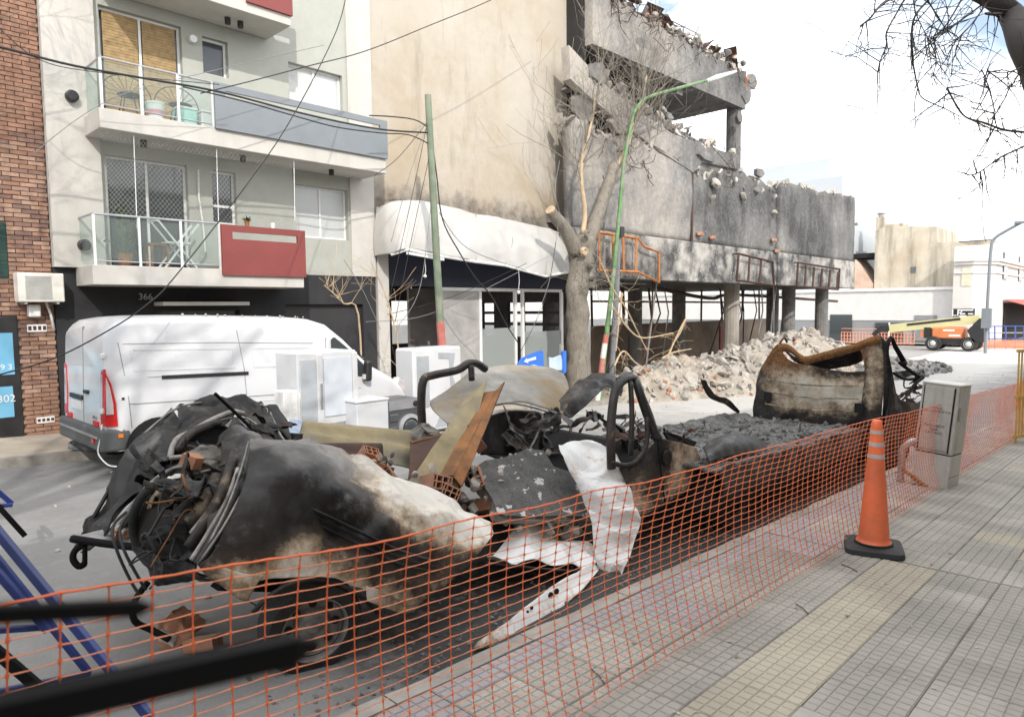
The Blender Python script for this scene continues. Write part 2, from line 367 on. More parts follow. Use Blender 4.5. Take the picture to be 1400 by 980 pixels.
dust = t.math('ADD', t.math('MULTIPLY', t.ramp(sep.outputs[0], 9, 19), t.ramp(sep.outputs[1], 3.5, 7)), t.math('MULTIPLY', t.math('SUBTRACT', f, .5), .9)); c = t.mix(t.ramp(dust, .25, .9, 0, .85), c, (.52, .50, .47))
c = t.mix(t.ramp(soot, .35, .75, 0, .9), c, (.022, .021, .021))
t.bump(fine, .5, .006); road.data.materials.append(t.out(c, .92))
tag(strip('cross_street', M['asphalt'], [43.5, 50, 64], fr(KF+.02, 90, 8), lambda x, y: zroad(50, KF)-.004), kind='structure')
tag(strip('cross_street_near', M['asphalt'], [43.5, 50, 64], fr(-70, KN-.02, 8), lambda x, y: zroad(50, KN)-.004), kind='structure')
side = tag(strip('pavement', M['slab'], fr(-12, 40, .5), [-1.3, 0, 1.2, KN-.14], lambda x, y: sx(x)-.014), kind='structure')
# kerb stones, each a stone with broken edges
kerb = MB()
for i in range(1): pass
kx = -3.0; kn = 0
kroot = tag(strip('kerb_bed', M['kerb'], fr(-12, 40, 1), [KN-.12, KN-.02], lambda x, y: sx(x)-.1), kind='structure')
while kx < 40:
    ln = .98; mb = MB(); n = 8
    for i in range(n+1):
        x = kx+ln*i/n*.99
        q = mnoise.noise(Vector((x*3.1, 1, 7)))*.03 + mnoise.noise(Vector((x*11, 4, 7)))*.012
        zz = sx(x)+.004+mnoise.noise(Vector((x*2, 8, 1)))*.006
        for (y, z) in ((KN-.15, zz-.2), (KN-.15, zz), (KN-.045+q*.6, zz), (KN-.008+q*.4, zz-.03-abs(q)), (KN+.004, zz-.2)): mb.v.append(Vector((x, y, z)))
    for i in range(n):
        for j in range(4): a = i*5+j; mb.f.append((a, a+5, a+6, a+1))
    mb.f += [(4, 3, 2, 1, 0), tuple(n*5+j for j in range(5))]
    mb.build('kerb_stone', M['kerb'], kroot); kx += ln
# far pavement and kerb
strip_f = tag(strip('far_pavement', plain('far_pavement', (.40, .34, .27), .9, var=.2, scale=1.5, bump=.3, dirt=(.25, .22, .19), dirtamt=.5), fr(-30, 43, 1), [KF+.1, 13, 15, 19, 30], lambda x, y: gz(x, KF)), kind='structure')
tag(strip('far_kerb', M['kerb'], fr(-30, 43, .5), [KF-.06, KF-.05, KF+.11], lambda x, y: gz(x, KF)+(.004 if y > KF-.055 else -.2), .01), kind='structure')
# ---- pavement tiles: 40 cm, six by six raised panes
def tile_mesh(name, lx, ly, nx, ny, mat):
    mb = MB(); mb.box(-lx/2, lx/2, -ly/2, ly/2, -.02, -.0055); px, py = lx/nx, ly/ny
    for i in range(nx):
        for j in range(ny):
            cx, cy = -lx/2+px*(i+.5), -ly/2+py*(j+.5); a, b, c, d = px/2-.0022, py/2-.0022, px/2-.0065, py/2-.0065
            mb.add([(cx-a, cy-b, -.0055), (cx+a, cy-b, -.0055), (cx+a, cy+b, -.0055), (cx-a, cy+b, -.0055), (cx-c, cy-d, 0), (cx+c, cy-d, 0), (cx+c, cy+d, 0), (cx-c, cy+d, 0)],
                   [(4, 5, 6, 7), (0, 1, 5, 4), (1, 2, 6, 5), (2, 3, 7, 6), (3, 0, 4, 7)])
    me = bpy.data.meshes.new(name); me.from_pydata(mb.v, [], mb.f); me.materials.append(mat); return me
T = .4; yrows = [1.225-T*k for k in range(1, 7)][::-1]+[1.225, 1.625, 2.025]
tm = {k: tile_mesh('tile', .394, .394, 6, 6, M[k]) for k in ('tile', 'tile_y', 'tile_p')}
cut = tile_mesh('tile', .394, .171, 6, 3, M['tile_p'])
cand = []
for col in range(-1, 96):
    x = .9+T*col+(.03 if col >= 13 else 0)
    for y0 in yrows+[2.425]:
        w = T if y0 < 2.42 else .175; p = Vector((x+T/2, y0+w/2, sx(x+T/2)))
        k = 'tile_y' if abs(y0-1.225) < .01 and (col < 13 or rnd.random() < .15) else ('tile_p' if y0 > 1.9 and rnd.random() < (.45 if y0 > 2.4 else .22) else 'tile')
        if col > 13 and rnd.random() < .02: k = 'tile_y'
        q = proj(p); vis = q[2] > .5 and -40 < q[0] < 1440 and q[1] < 1010
        cand.append((0 if vis else 1, q[2], p, w, k))
cand.sort(key=lambda c: (c[0], c[1])); far_t = {'tile': MB(), 'tile_y': MB(), 'tile_p': MB()}
for i, (nv, dep, p, w, k) in enumerate(cand):
    if i < 300 and not nv:
        o = bpy.data.objects.new('tile', cut if w < .3 else tm[k]); o.location = p+Vector((0, 0, rnd.uniform(-.0025, .0015)))
        o.rotation_euler = (rnd.uniform(-.004, .004), math.atan(SL)+rnd.uniform(-.004, .004), rnd.uniform(-.004, .004)); link(o, side)
    elif p.x > 1.5:
        far_t[k].obox(p-Vector((0, 0, .01)), (.39, w-.008, .02), (0, math.atan(SL) if p.x < 14 else math.atan((sx(p.x-.5)-sx(p.x+.5))), 0))
for k, mb in far_t.items():
    if mb.v: tag(mb.build('tile_field', M[k], side), kind='stuff')
# ================================================================ BRICK HOUSE (left edge)
bh = thing('brick_house', 'brown brick house front with black door, left of the white flats', 'house', (0, 14.3, gz(1, 14)))
mortar = plain('mortar', (.25, .22, .19), .95, scale=4, bump=.3)
bw = B('wall', mortar, bh, -7, 3.17, WALL+.03, WALL+.5, -.9, 9.5)
bmats = [plain('brick_%d' % i, c, .9, var=.3, scale=7, bump=.4, dirt=d, dirtamt=.5, rnd=.28) for i, (c, d) in enumerate((((.34, .19, .13), (.20, .14, .11)), ((.26, .155, .12), (.14, .11, .10)), ((.40, .25, .18), (.30, .23, .19))))]
bms = []
for m_ in bmats:
    q = MB().box(0, .232, 0, .05, 0, .062); me = bpy.data.meshes.new('brick'); me.from_pydata(q.v, [], q.f); me.materials.append(m_); bms.append(me)
door = [at(0, 432, WALL), at(29, 590, WALL)]; dx1 = at(27, 500, WALL).x; dz1 = at(20, 433, WALL).z
gx1 = at(9, 340, WALL).x; gz0, gz1 = at(5, 378, WALL).z, at(5, 305, WALL).z
bl = []; r = 0; z = -.45
while z < 9.3:
    x = 1.2+(.12 if r % 2 else 0)
    while x < 3.16:
        ok = not (x < dx1+.06 and z < dz1+.06) and not (x < gx1+.05 and gz0-.1 < z < gz1+.05)
        lim = dx1+.005 if z < dz1+.03 else (gx1+.01 if gz0-.06 < z < gz1+.03 else -9); x_ = max(x, lim); w_ = min(x+.232, 3.165)-x_
        if w_ > .03: bl.append((w_, x_, z))
        x += .245
    z += .074; r += 1
bl.sort(key=lambda b: (Vector((b[1], 14, b[2]))-Vector((2.4, 14, 2.6))).length); rest = MB()
for i, (w, x, z) in enumerate(bl):
    y = WALL-.012+rnd.uniform(-.004, .006)
    if i < 300:
        o = bpy.data.objects.new('brick', rnd.choice(bms)); o.location = (x, y, z); o.scale = (w/.232, 1, rnd.uniform(.93, 1.04)); link(o, bw)
    else: rest.box(x, x+w, y, WALL+.04, z, z+.062)
tag(rest.build('brick_field', bmats[0], bw), kind='stuff')
dr = B('door', M['black'], bh, .6, dx1, WALL-.03, WALL+.028, -.35, dz1, .01)
postb = plain('blue_poster', (.16, .42, .62), .5, var=.1, scale=2, bump=0)
for (a, b) in ((455, 512), (528, 570)):
    z1, z0 = at(10, a, WALL).z, at(10, b, WALL).z
    B('poster', postb, dr, .7, at(18, (a+b)/2, WALL).x, WALL-.042, WALL-.031, z0, z1)
text('302', 'lettering', M['frame'], dr, (at(8, 545, WALL).x, WALL-.045, at(8, 545, WALL).z), .17, (1, 0, 0), (0, 0, 1))
text('9 3', 'lettering', M['frame'], dr, (at(8, 502, WALL).x, WALL-.045, at(8, 502, WALL).z), .13, (1, 0, 0), (0, 0, 1))
gs = MB()
for i in range(14): gs.obox((gx1-.5, WALL, gz0+(gz1-gz0)*(i+.5)/14), (1.0, .05, (gz1-gz0)/14*.95), (.35, 0, 0))
gs.build('shutter', plain('green_shutter', (.03, .07, .06), .5), bh)
for (a, b, c, d) in ((37, 443, 63, 454), (50, 568, 74, 579)):
    p, q = at(a, d, WALL), at(c, b, WALL); v = B('vent', M['frame'], bh, p.x, q.x, WALL-.03, WALL-.014, p.z, q.z)
    n = 4; w = (q.x-p.x)/n
    for i in range(n): B('vent_slot', M['rustd'], v, p.x+w*(i+.2), p.x+w*(i+.85), WALL-.034, WALL-.0305, p.z+.03, q.z-.03)
# air conditioner on the brick wall
p, q = at(26, 413, 13.6), at(87, 374, 13.6); acx = (p.x+q.x)/2
ac = thing('air_conditioner', 'white outdoor air conditioner on brackets on the brick wall', 'air conditioner', (acx, 13.8, p.z))
B('case', plain('ac_white', (.72, .70, .64), .5, dirt=(.5, .46, .38), dirtamt=.4), ac, p.x, q.x, 13.6, 13.92, p.z, q.z, .015)
gx0, gx1_ = p.x+.1, p.x+.56*(q.x-p.x)+.1; gr = MB()
for i in range(13):
    z = p.z+.06+(q.z-p.z-.12)*i/12; gr.box(gx0, gx1_, 13.585, 13.599, z-.009, z+.009)
gr.build('grille', plain('ac_grille', (.5, .5, .48), .5), ac)
for xx in (p.x+.1, q.x-.1): MB().box(xx-.02, xx+.02, 13.62, 13.99, p.z-.035, p.z-.002).build('bracket', M['steel'], ac)
MB().tube([at(63, 413, 13.85), at(70, 432, 13.9), at(74, 452, 13.93)], .022, 8).build('pipe', M['frame'], ac, smooth=True)
MB().box(p.x+.17, p.x+.34, 13.8, 13.97, p.z-.25, p.z-.04).build('pump_box', M['frame'], ac, bevel=.02)
# ================================================================ WHITE FLATS
ap = thing('apartment_building', 'white and pale green flats with balconies and a black ground floor', 'building', (6.5, 15, gz(6, 14)))
m_gr = stucco('pale_green_render', (.40, .41, .37), (.36, .36, .32), .3, (.42, .43, .38), .3, .6, .25)
m_wh = stucco('white_render', (.54, .52, .485), (.38, .35, .31), .45, (.50, .47, .42), .45, .5, .25)
X0, X1 = 3.18, 9.86
zb = at(300, 372, WALL).z          # top of black ground floor
holes = []
def hole(a, b, c, d): p, q = at(a, b, WALL), at(c, d, WALL); holes.append((p.x, q.x, q.z, p.z)); return holes[-1]
ud = hole(124, 12, 247, 42); ud = (ud[0], ud[1], 5.1, at(124, 11, WALL).z)
UW = at(276, 49, WALL); UW2 = at(313, 108, WALL); RW = at(394, 84, WALL); RW2 = at(469, 152, WALL)
LD = at(144, 211, WALL); LD2 = at(259, 300, WALL); LW = at(289, 232, WALL); LW2 = at(325, 308, WALL); LR = at(403, 251, WALL); LR2 = at(477, 329, WALL)
ops = {'ud': (LD.x, LD2.x, 5.05, LD.z+2.62), 'uw': (UW.x, UW2.x, UW2.z, UW.z), 'rw': (RW.x, RW2.x, RW2.z-.1, RW.z),
       'ld': (LD.x, LD2.x, 2.6, LD.z), 'lw': (LW.x, LW2.x, LW2.z, LW.z), 'lr': (LR.x, LR2.x, LR2.z, LR.z),
       'td': (LD.x, LD2.x, 7.7, LD.z+5.2), 'tr': (RW.x, RW2.x, RW2.z+2.62, RW.z+2.62)}
def wall_with_holes(name, mat, parent, x0, x1, z0, z1, y0, y1, hs):
    xs = sorted({x0, x1, *[v for h in hs for v in h[:2]]}); zs = sorted({z0, z1, *[v for h in hs for v in h[2:]]})
    mb = MB(); vi = {}
    def vid(x, y, z):
        k = (round(x, 5), round(y, 5), round(z, 5))
        if k not in vi: vi[k] = len(mb.v); mb.v.append(Vector((x, y, z)))
        return vi[k]
    nx, nz = len(xs)-1, len(zs)-1
    def solid(i, j):
        if not (0 <= i < nx and 0 <= j < nz): return False
        cx, cz = (xs[i]+xs[i+1])/2, (zs[j]+zs[j+1])/2
        return not any(h[0] < cx < h[1] and h[2] < cz < h[3] for h in hs)
    for i in range(nx):
        for j in range(nz):
            if not solid(i, j): continue
            a, b, c, d = xs[i], xs[i+1], zs[j], zs[j+1]
            mb.f.append((vid(a, y0, c), vid(b, y0, c), vid(b, y0, d), vid(a, y0, d))); mb.f.append((vid(a, y1, d), vid(b, y1, d), vid(b, y1, c), vid(a, y1, c)))
            if not solid(i-1, j): mb.f.append((vid(a, y1, c), vid(a, y0, c), vid(a, y0, d), vid(a, y1, d)))
            if not solid(i+1, j): mb.f.append((vid(b, y0, c), vid(b, y1, c), vid(b, y1, d), vid(b, y0, d)))
            if not solid(i, j-1): mb.f.append((vid(a, y0, c), vid(a, y1, c), vid(b, y1, c), vid(b, y0, c)))
            if not solid(i, j+1): mb.f.append((vid(a, y0, d), vid(b, y0, d), vid(b, y1, d), vid(a, y1, d)))
    return mb.build(name, mat, parent, fix=False)
wall_with_holes('wall', m_gr, ap, X0, X1, zb, 12, WALL, WALL+.25, list(ops.values()))
B('back_wall', M['dark'], ap, X0, X1, WALL+2.5, WALL+2.7, -.9, 12)
B('side_pier', m_wh, ap, X0-.005, 3.98, WALL-.15, WALL-.002, zb, 12)
B('end_pier', m_wh, ap, 9.2, X1, WALL-.05, WALL-.002, zb, 12)
gy0 = gz(6, 14)-.4
gops = [(at(222, 500, WALL).x, at(330, 500, WALL).x, gy0, at(270, 425, WALL).z), (at(392, 500, WALL).x, at(498, 500, WALL).x, gy0, at(440, 416, WALL).z)]
wall_with_holes('ground_floor_wall', M['blackwall'], ap, X0, X1, gy0, zb-.003, WALL-.02, WALL+.22, gops)
B('garage_door', plain('garage_black', (.035, .035, .037), .55), ap, gops[1][0], gops[1][1], WALL+.1, WALL+.15, gy0, gops[1][3])
B('entrance_door', M['glass'], ap, gops[0][0], gops[0][1], WALL+.1, WALL+.14, gy0, gops[0][3])
text('366', 'house_number', M['steel'], ap, (at(198, 406, WALL).x, WALL-.035, at(198, 406, WALL).z), .17, (1, 0, 0), (0, 0, 1), .012)
p, q = at(218, 418, WALL-.3), at(335, 411, WALL-.3); B('entrance_canopy', m_wh, ap, p.x, q.x, WALL-.5, WALL-.02, p.z, p.z+.07)
def window(nm, k, n, gl, blind=None, dep=.12, bar=.045, transom=None):
    x0, x1, z0, z1 = ops[k]; y = WALL+dep
    w = MB(); b = bar
    w.box(x0, x1, y, y+.06, z1-b, z1); w.box(x0, x1, y, y+.06, z0, z0+b); w.box(x0, x0+b, y+.001, y+.059, z0+b, z1-b); w.box(x1-b, x1, y+.001, y+.059, z0+b, z1-b)
    fo = w.build('window' if nm == 'window' else nm, M['frame'], ap); pw = (x1-x0-2*b)/n
    for i in range(n):
        a = x0+b+pw*i
        if i: MB().box(a-b/2, a+b/2, y+.002, y+.058, z0+b, z1-b).build('mullion', M['frame'], fo)
        B('pane', gl[i % len(gl)], fo, a+(b/2 if i else 0)+.002, a+pw-(b/2 if i < n-1 else 0)-.002, y+.025, y+.035, z0+b, z1-b)
        if blind:
            bb = MB(); zt, zbm = z1-b, z0+b; m = 40
            for s in range(m):
                zc = zbm+(zt-zbm)*(s+.5)/m; bb.box(a+.04, a+pw-.04, y+.0-.012, y+.006, zc-(zt-zbm)/m*.46, zc+(zt-zbm)/m*.46)
            bb.build('blind', blind, fo)
    if transom: B('transom', M['frame'], fo, x0+b, x1-b, y+.001, y+.058, transom-.025, transom+.025)
    return fo
blind = plain('bamboo_blind', (.35, .24, .115), .75, var=.3, scale=9, bump=.2)
curt = [plain('net_curtain', (.55, .56, .55), .6, var=.15, scale=4, bump=.1), M['glass_l']]
window('balcony_door', 'ud', 2, [M['glass']], blind); window('window', 'uw', 1, [M['glass']]); window('window', 'rw', 2, curt)
window('balcony_door', 'ld', 2, [M['glass']]); window('window', 'lw', 1, [M['glass']], transom=at(300, 281, WALL).z); window('window', 'lr', 2, [M['glass_l']])
window('balcony_door', 'td', 2, [M['glass']]); window('window', 'tr', 2, curt)
def balcony(zbot, h, xa, xb, panel, pmat, slot, rail_z, nposts=4):
    yb = BALC; bx = thing if 0 else None
    ch = .25                                     # underside is chamfered towards the wall
    mb = MB(); sec = [(WALL-.02, zbot+h), (yb, zbot+h), (yb, zbot), (WALL-.55, zbot-.0), (WALL-.02, zbot-.0)]
    mb.prism([(xa, y, z) for y, z in sec], (xb-xa, 0, 0)); b = mb.build('balcony', m_wh, ap, bevel=.008)
    px0, px1, pz0, pz1 = panel
    s0, s1, t0, t1 = slot
    wall_with_holes('balcony_panel', pmat, b, px0, px1, pz0, pz1, yb-.06, yb-.002, [(s0, s1, t0, t1)])
    r = MB(); rx = xa+.06; r.tube([(rx, WALL-.1, rail_z), (rx, yb+.05, rail_z), (px0, yb+.05, rail_z)], .022, 8); r.tube([(rx, yb+.05, zbot+h+.07), (px0, yb+.05, zbot+h+.07)], .015, 6)
    r.build('handrail', M['steel'], b)
    for i in range(nposts):
        x = rx+(px0-rx)*i/(nposts-1+.0); MB().box(x-.02, x+.02, yb+.03, yb+.06, zbot+h, rail_z-.01).build('post', M['frame'], b)
    MB().box(rx+.02, px0-.01, yb+.075, yb+.083, zbot+h+.1, rail_z-.03).build('glass_panel', M['clear'], b)
    MB().box(rx-.004, rx+.004, yb+.09, WALL-.12, zbot+h+.1, rail_z-.03).build('glass_panel', M['clear'], b)
    return b
def P(px, py): return at(px, py, BALC)
u = balcony(P(136, 174).z, .33, P(136, 160).x, P(528, 235).x, (P(292, 140).x, P(528, 200).x, P(295, 176).z, P(292, 113).z), M['greyp'], (P(306, 128).x, P(518, 180).x, P(306, 133).z-.0, P(306, 124).z-.02), P(129, 75).z)
l = balcony(P(128, 389).z, .33, P(127, 375).x, P(416, 394).x, (P(302, 340).x, P(416, 350).x, P(303, 376).z, P(302, 307).z), M['red'], (P(316, 320).x, P(405, 325).x, P(316, 327).z, P(316, 317).z), P(146, 293).z)
zt3 = P(398, 36).z
t3 = balcony(zt3, .3, 4.1, P(398, 36).x, (P(336, 5).x, P(398, 10).x, zt3+.18, zt3+1.2), M['red'], (P(345, 0).x, P(390, 0).x, zt3+.85, zt3+1.0), zt3+1.3)
# safety mesh over the lower balcony
net = MB(); zx0, zx1, zz0, zz1 = P(146, 300).x, P(405, 300).x, P(146, 293).z, P(136, 176).z
for i in range(46):
    a = zx0+(zx1-zx0)*i/46
    for sgn in (1, -1):
        xe = a+sgn*(zz1-zz0)*.8; za, zb2 = zz0, zz1
        if xe > zx1: zb2 = zz0+(zx1-a)/.8; xe = zx1
        if xe < zx0: zb2 = zz0+(a-zx0)/.8; xe = zx0
        net.bar((a, BALC+.12, za), (xe, BALC+.12, zb2), .0032, .0032)
for i in range(20):   # strands starting on the two upright edges
    zc = zz0+(zz1-zz0)*i/20
    net.bar((zx0, BALC+.121, zc), (zx0+(zz1-zc)*.8, BALC+.121, zz1), .0032, .0032); net.bar((zx1, BALC+.121, zc), (zx1-(zz1-zc)*.8, BALC+.121, zz1), .0032, .0032)
tag(net.build('safety_net', plain('net_grey', (.33, .34, .32), .7, bump=0), l), 'grey diamond safety net above the rail')
for x, y0_ in ((189, 290), (298, 210), (403, 190)):
    p = P(x, y0_); MB().tube([(p.x, BALC+.1, P(x, 240).z-.9), (p.x+.02, BALC+.1, zz1)], .008, 5).build('net_cord', M['frame'], l)
for (x, y) in ((196, 189), (332, 212), (453, 233)):
    p = at(x, y, 13.45); MB().lathe((p.x, p.y, P(136, 174).z-.12), [(.055, 0), (.055, .12)], 14).build('ceiling_spotlight', M['black'], u, smooth=False)
for (x, y) in ((311, 24), (330, 68)):
    p = at(x, y, 13.5); MB().lathe((p.x, p.y, zt3-.12), [(.055, 0), (.055, .12)], 14).build('ceiling_spotlight', M['black'], t3)
for (x, y) in ((98, 132), (115, 335)):
    p = at(x, y, WALL-.2); MB().lathe((p.x, WALL-.15, p.z), [(.09, 0), (.10, .02), (.10, .10), (.07, .12)], 20, 'y').build('wall_lamp', M['black'], ap)
p = at(262, 55, WALL); MB().lathe((p.x, WALL-.002, p.z), [(.07, 0), (.07, .1)], 16, 'y').build('wall_light', M['frame'], ap)
MB().tube([at(271, 232, WALL-.04), at(272, 270, WALL-.04), at(278, 310, WALL-.04), at(281, 345, WALL-.04)], .018, 6).build('drain_pipe', M['frame'], ap)
# furniture and pots on the balconies
def at_b(px, py, y=13.5): return at(px, py, y)
zf = P(128, 389).z+.33
ch = thing('folding_chair', 'white folding chair behind the lower glass balustrade', 'chair', (at_b(240, 350).x, 13.5, zf))
cx = at_b(240, 340).x
for yy in (13.3, 13.65):
    MB().bar((cx-.38, yy, zf+.88), (cx+.3, yy, zf+.02), .03, .03).build('leg', M['frame'], ch); MB().bar((cx+.38, yy+.04, zf+.85), (cx-.25, yy+.04, zf+.02), .03, .03).build('leg', M['frame'], ch)
MB().box(cx-.2, cx+.22, 13.33, 13.67, zf+.46, zf+.49).build('seat', M['frame'], ch); MB().bar((cx-.38, 13.28, zf+.86), (cx-.38, 13.7, zf+.86), .03, .05).build('top_rail', M['frame'], ch)
st = thing('wooden_stool', 'small reddish wooden stool beside the folding chair', 'stool', (at_b(218, 350).x, 13.6, zf)); sxx = at_b(218, 350).x
MB().box(sxx-.17, sxx+.17, 13.43, 13.77, zf+.42, zf+.46).build('seat', M['rust'], st)
for a in (-.14, .14):
    for b in (-.14, .14): MB().box(sxx+a-.02, sxx+a+.02, 13.6+b-.02, 13.6+b+.02, zf, zf+.42).build('leg', M['rust'], st)
leafm = plain('leaf_green', (.07, .11, .04), .6, var=.4, scale=9, bump=0)
def potted(label, px, py, y, zf_, hh, spread, n, seed, potm):
    p = at(px, py, y); g = random.Random(seed); r = thing('potted_plant', label, 'plant', (p.x, y, zf_))
    MB().lathe((p.x, y, zf_), [(.09, 0), (.13, .22), (.14, .24), (.12, .245)], 14).build('pot', potm, r)
    st_ = MB(); lf = MB()
    for i in range(n):
        a = g.uniform(0, 6.28); q = Vector((p.x+math.cos(a)*spread*g.random(), y+math.sin(a)*spread*.6*g.random(), zf_+.24+hh*g.random()))
        st_.tube([(p.x, y, zf_+.2), ((p.x+q.x)/2, (y+q.y)/2, zf_+.2+(q.z-zf_-.2)*.65), q], .006, 4)
        for k in range(5):
            d = Vector((g.uniform(-1, 1), g.uniform(-1, 1), g.uniform(-.6, .8))).normalized()*.11; e = d.cross(Vector((0, 0, 1)))*.25
            lf.add([q, q+d*.5+e, q+d, q+d*.5-e], [(0, 1, 2, 3)])
    st_.build('stem', leafm, r); tag(lf.build('leaves', leafm, r, fix=False), kind='stuff')
potted('leafy green plant in a pot beside the lower balcony door', 170, 330, 13.5, zf, .85, .38, 26, 1, M['rust'])
tub = thing('paint_bucket', 'white plastic bucket with pink label on the upper balcony', 'bucket', (at_b(211, 150).x, 13.4, P(136, 174).z+.33))
bz = P(136, 174).z+.33; bxx = at_b(212, 150, 13.35).x
MB().lathe((bxx, 13.35, bz), [(.13, 0), (.15, .30), (.16, .31), (.16, .34), (.14, .345)], 18).build('bucket_body', M['white'], tub, smooth=False)
MB().lathe((bxx, 13.35, bz+.10), [(.1395, 0), (.1455, .1)], 18).build('pink_band', plain('pink', (.6, .25, .3), .5), tub)
for i, (dx, mm) in enumerate(((0, plain('aqua', (.35, .6, .55), .5)), (.42, M['frame']))):
    xx = at_b(252, 150).x+dx
    bb = thing('storage_box', ('pale green', 'white')[i]+' plastic box standing behind the upper balcony glass', 'box', (xx, 13.5, bz))
    MB().box(xx-.17, xx+.17, 13.33, 13.67, bz, bz+.34).build('box_body', mm, bb, bevel=.02); MB().box(xx-.18, xx+.18, 13.32, 13.68, bz+.34, bz+.38).build('lid', M['frame'], bb, bevel=.01)
for i, (xx, s) in enumerate(((at_b(175, 110, 13.6).x, .42), (at_b(245, 140, 13.6).x, .4))):      # fan-backed wire chairs
    c2 = thing('wire_chair', ('wire fan-back chair before the bamboo blind, furthest from the grey panel', 'wire fan-back chair before the bamboo blind, beside the boxes')[i], 'chair', (xx, 13.6, bz))
    wr = MB()
    for k in range(11):
        a = math.pi*k/10; wr.tube([(xx, 13.65, bz+.45), (xx+math.cos(a)*s, 13.72, bz+.45+math.sin(a)*s*.9)], .005, 4)
    wr.tube([(xx+math.cos(math.pi*k/16)*s, 13.72, bz+.45+math.sin(math.pi*k/16)*s*.9) for k in range(17)], .009, 5); wr.build('backrest', M['iron'], c2)
    MB().lathe((xx, 13.55, bz+.43), [(.2, 0), (.2, .02)], 16).build('seat', M['iron'], c2)
    for a in (-.14, .14):
        for b_ in (-.12, .12): MB().tube([(xx+a*.7, 13.55+b_*.7, bz+.43), (xx+a*1.3, 13.55+b_, bz)], .008, 5).build('leg', M['iron'], c2)
for i, (px, lab, mm) in enumerate(((337, 'terracotta flower pot with succulents on the red panel', M['rust']), (372, 'small white pot standing on the red balcony panel', M['frame']))):
    p = P(px, 312); zz = P(302, 307).z; r = thing('flower_pot', lab, 'pot', (p.x, BALC-.03, zz))
    MB().lathe((p.x, BALC-.03, zz), [(.035, 0), (.05, .1), (.055, .11)], 12).build('pot', mm, r)
    if i == 0:
        lf = MB(); g = random.Random(2)
        for k in range(18):
            d = Vector((g.uniform(-1, 1), g.uniform(-1, 1), g.uniform(.1, 1))).normalized()*.13; e = d.cross(Vector((0, 0, 1)))*.3; q = Vector((p.x, BALC-.03, zz+.1)); lf.add([q, q+d*.5+e, q+d, q+d*.5-e], [(0, 1, 2, 3)])
        lf.build('leaves', leafm, r, fix=False)
# ================================================================ BEIGE PARTY-WALL BLOCK WITH AWNING
t = NT('stained_cream_render'); n1 = t.noise(.45, 6, .62); n2 = t.noise(1.6, 6, .66, stretch=(1, 1, .14), off=6); n3 = t.noise(3.5, 6, .7, off=3); n4 = t.noise(.22, 4, .5, off=11)
sp0 = t.n('ShaderNodeSeparateXYZ'); t.l(t.pos, sp0.inputs[0])
c = t.mix(t.ramp(n3, .3, .7), (.40, .35, .285), (.46, .415, .35)); c = t.mix(t.ramp(n1, .46, .66, 0, .65), c, (.36, .28, .185)); c = t.mix(t.ramp(n4, .5, .62, 0, .45), c, (.50, .47, .42)); c = t.mix(t.ramp(n2, .54, .74, 0, .55), c, (.20, .165, .125))
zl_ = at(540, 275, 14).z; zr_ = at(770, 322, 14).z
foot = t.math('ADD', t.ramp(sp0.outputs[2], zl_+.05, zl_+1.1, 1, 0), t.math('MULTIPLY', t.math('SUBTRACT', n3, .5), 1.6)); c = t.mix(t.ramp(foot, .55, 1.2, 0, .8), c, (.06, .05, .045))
t.bump(t.noise(30, 5, .7), .3, .008); m_be = t.out(c, .9)
XB0, XB1 = X1+.02, at(775, 150, WALL).x
bg = thing('cream_building', 'stained cream windowless wall block above the dented white awning', 'building', ((XB0+XB1)/2, 15, gz(13, 14)))
zaw = at(600, 275, WALL).z
bwl = MB(); n = 24
B('wall', m_be, bg, XB0, XB1, WALL, WALL+.3, zaw-.4, 14)
B('side_wall', m_be, bg, XB1-.3, XB1+.001, WALL+.3, WALL+9, 7.9, 14)
t = NT('soot_stain'); g = t.noise(2.5, 6, .7)
B('upper_floor_slab', M['concreted'], bg, XB0, XB1, WALL+.3, WALL+9, zaw-.4, zaw-.1)
bd = bg
pz = gz(13, 14)
wp0, wp1 = at(518, 440, WALL-.05).x, at(533, 440, WALL-.05).x
B('pillar', m_wh, bg, wp0, wp1, WALL-.06, WALL+.35, pz-.3, zaw-.35, .01)
m_navy = plain('navy_fascia', (.02, .025, .05), .6)
fz1, fz0 = zaw-.42, at(620, 392, WALL).z
B('fascia', m_navy, bg, wp1+.01, XB1, WALL+.1, WALL+.22, fz0, fz1)
p = at(545, 290, 13.9); 
# interior: side wall, back wall with broken windows
wall_with_holes('back_wall', plain('sooty_inner_wall', (.10, .09, .085), .95, var=.4, scale=2, bump=.3), bg, XB0, XB1+.5, pz-.3, zaw-.4, WALL+8.8, WALL+9,
                [(XB0+3.2+i*1.25, XB0+4.2+i*1.25, pz+1.15, pz+2.9) for i in range(4)])
B('inner_wall', plain('inner_wall_grey', (.24, .22, .21), .95, var=.3, scale=1.5), bg, at(560, 440, WALL+1.6).x, at(604, 440, WALL+1.6).x, WALL+1.6, WALL+1.7, pz-.3, fz0)
m_soot2 = plain('sooty_partition', (.055, .05, .047), .95, var=.4, scale=2, bump=.3)
pm = MB(); xw = XB1+.45; ya0, ya1 = WALL+.4, WALL+8.6; zp = [pz-.3, pz+1.55, pz+1.95, pz+2.05, pz+2.35, pz+2.45, pz+2.75, zaw-.35]
pm.box(xw, xw+.15, ya0, ya1, zp[0], zp[1]); pm.box(xw, xw+.15, ya0, ya1, zp[6], zp[7]); pm.box(xw+.001, xw+.149, ya0, ya1, zp[2], zp[3]); pm.box(xw+.001, xw+.149, ya0, ya1, zp[4], zp[5])
for i in range(9): y = ya0+(ya1-ya0)*i/8; pm.box(xw+.002, xw+.148, y-(.05 if i % 3 else .35), y+(.05 if i % 3 else .35), zp[1], zp[6])
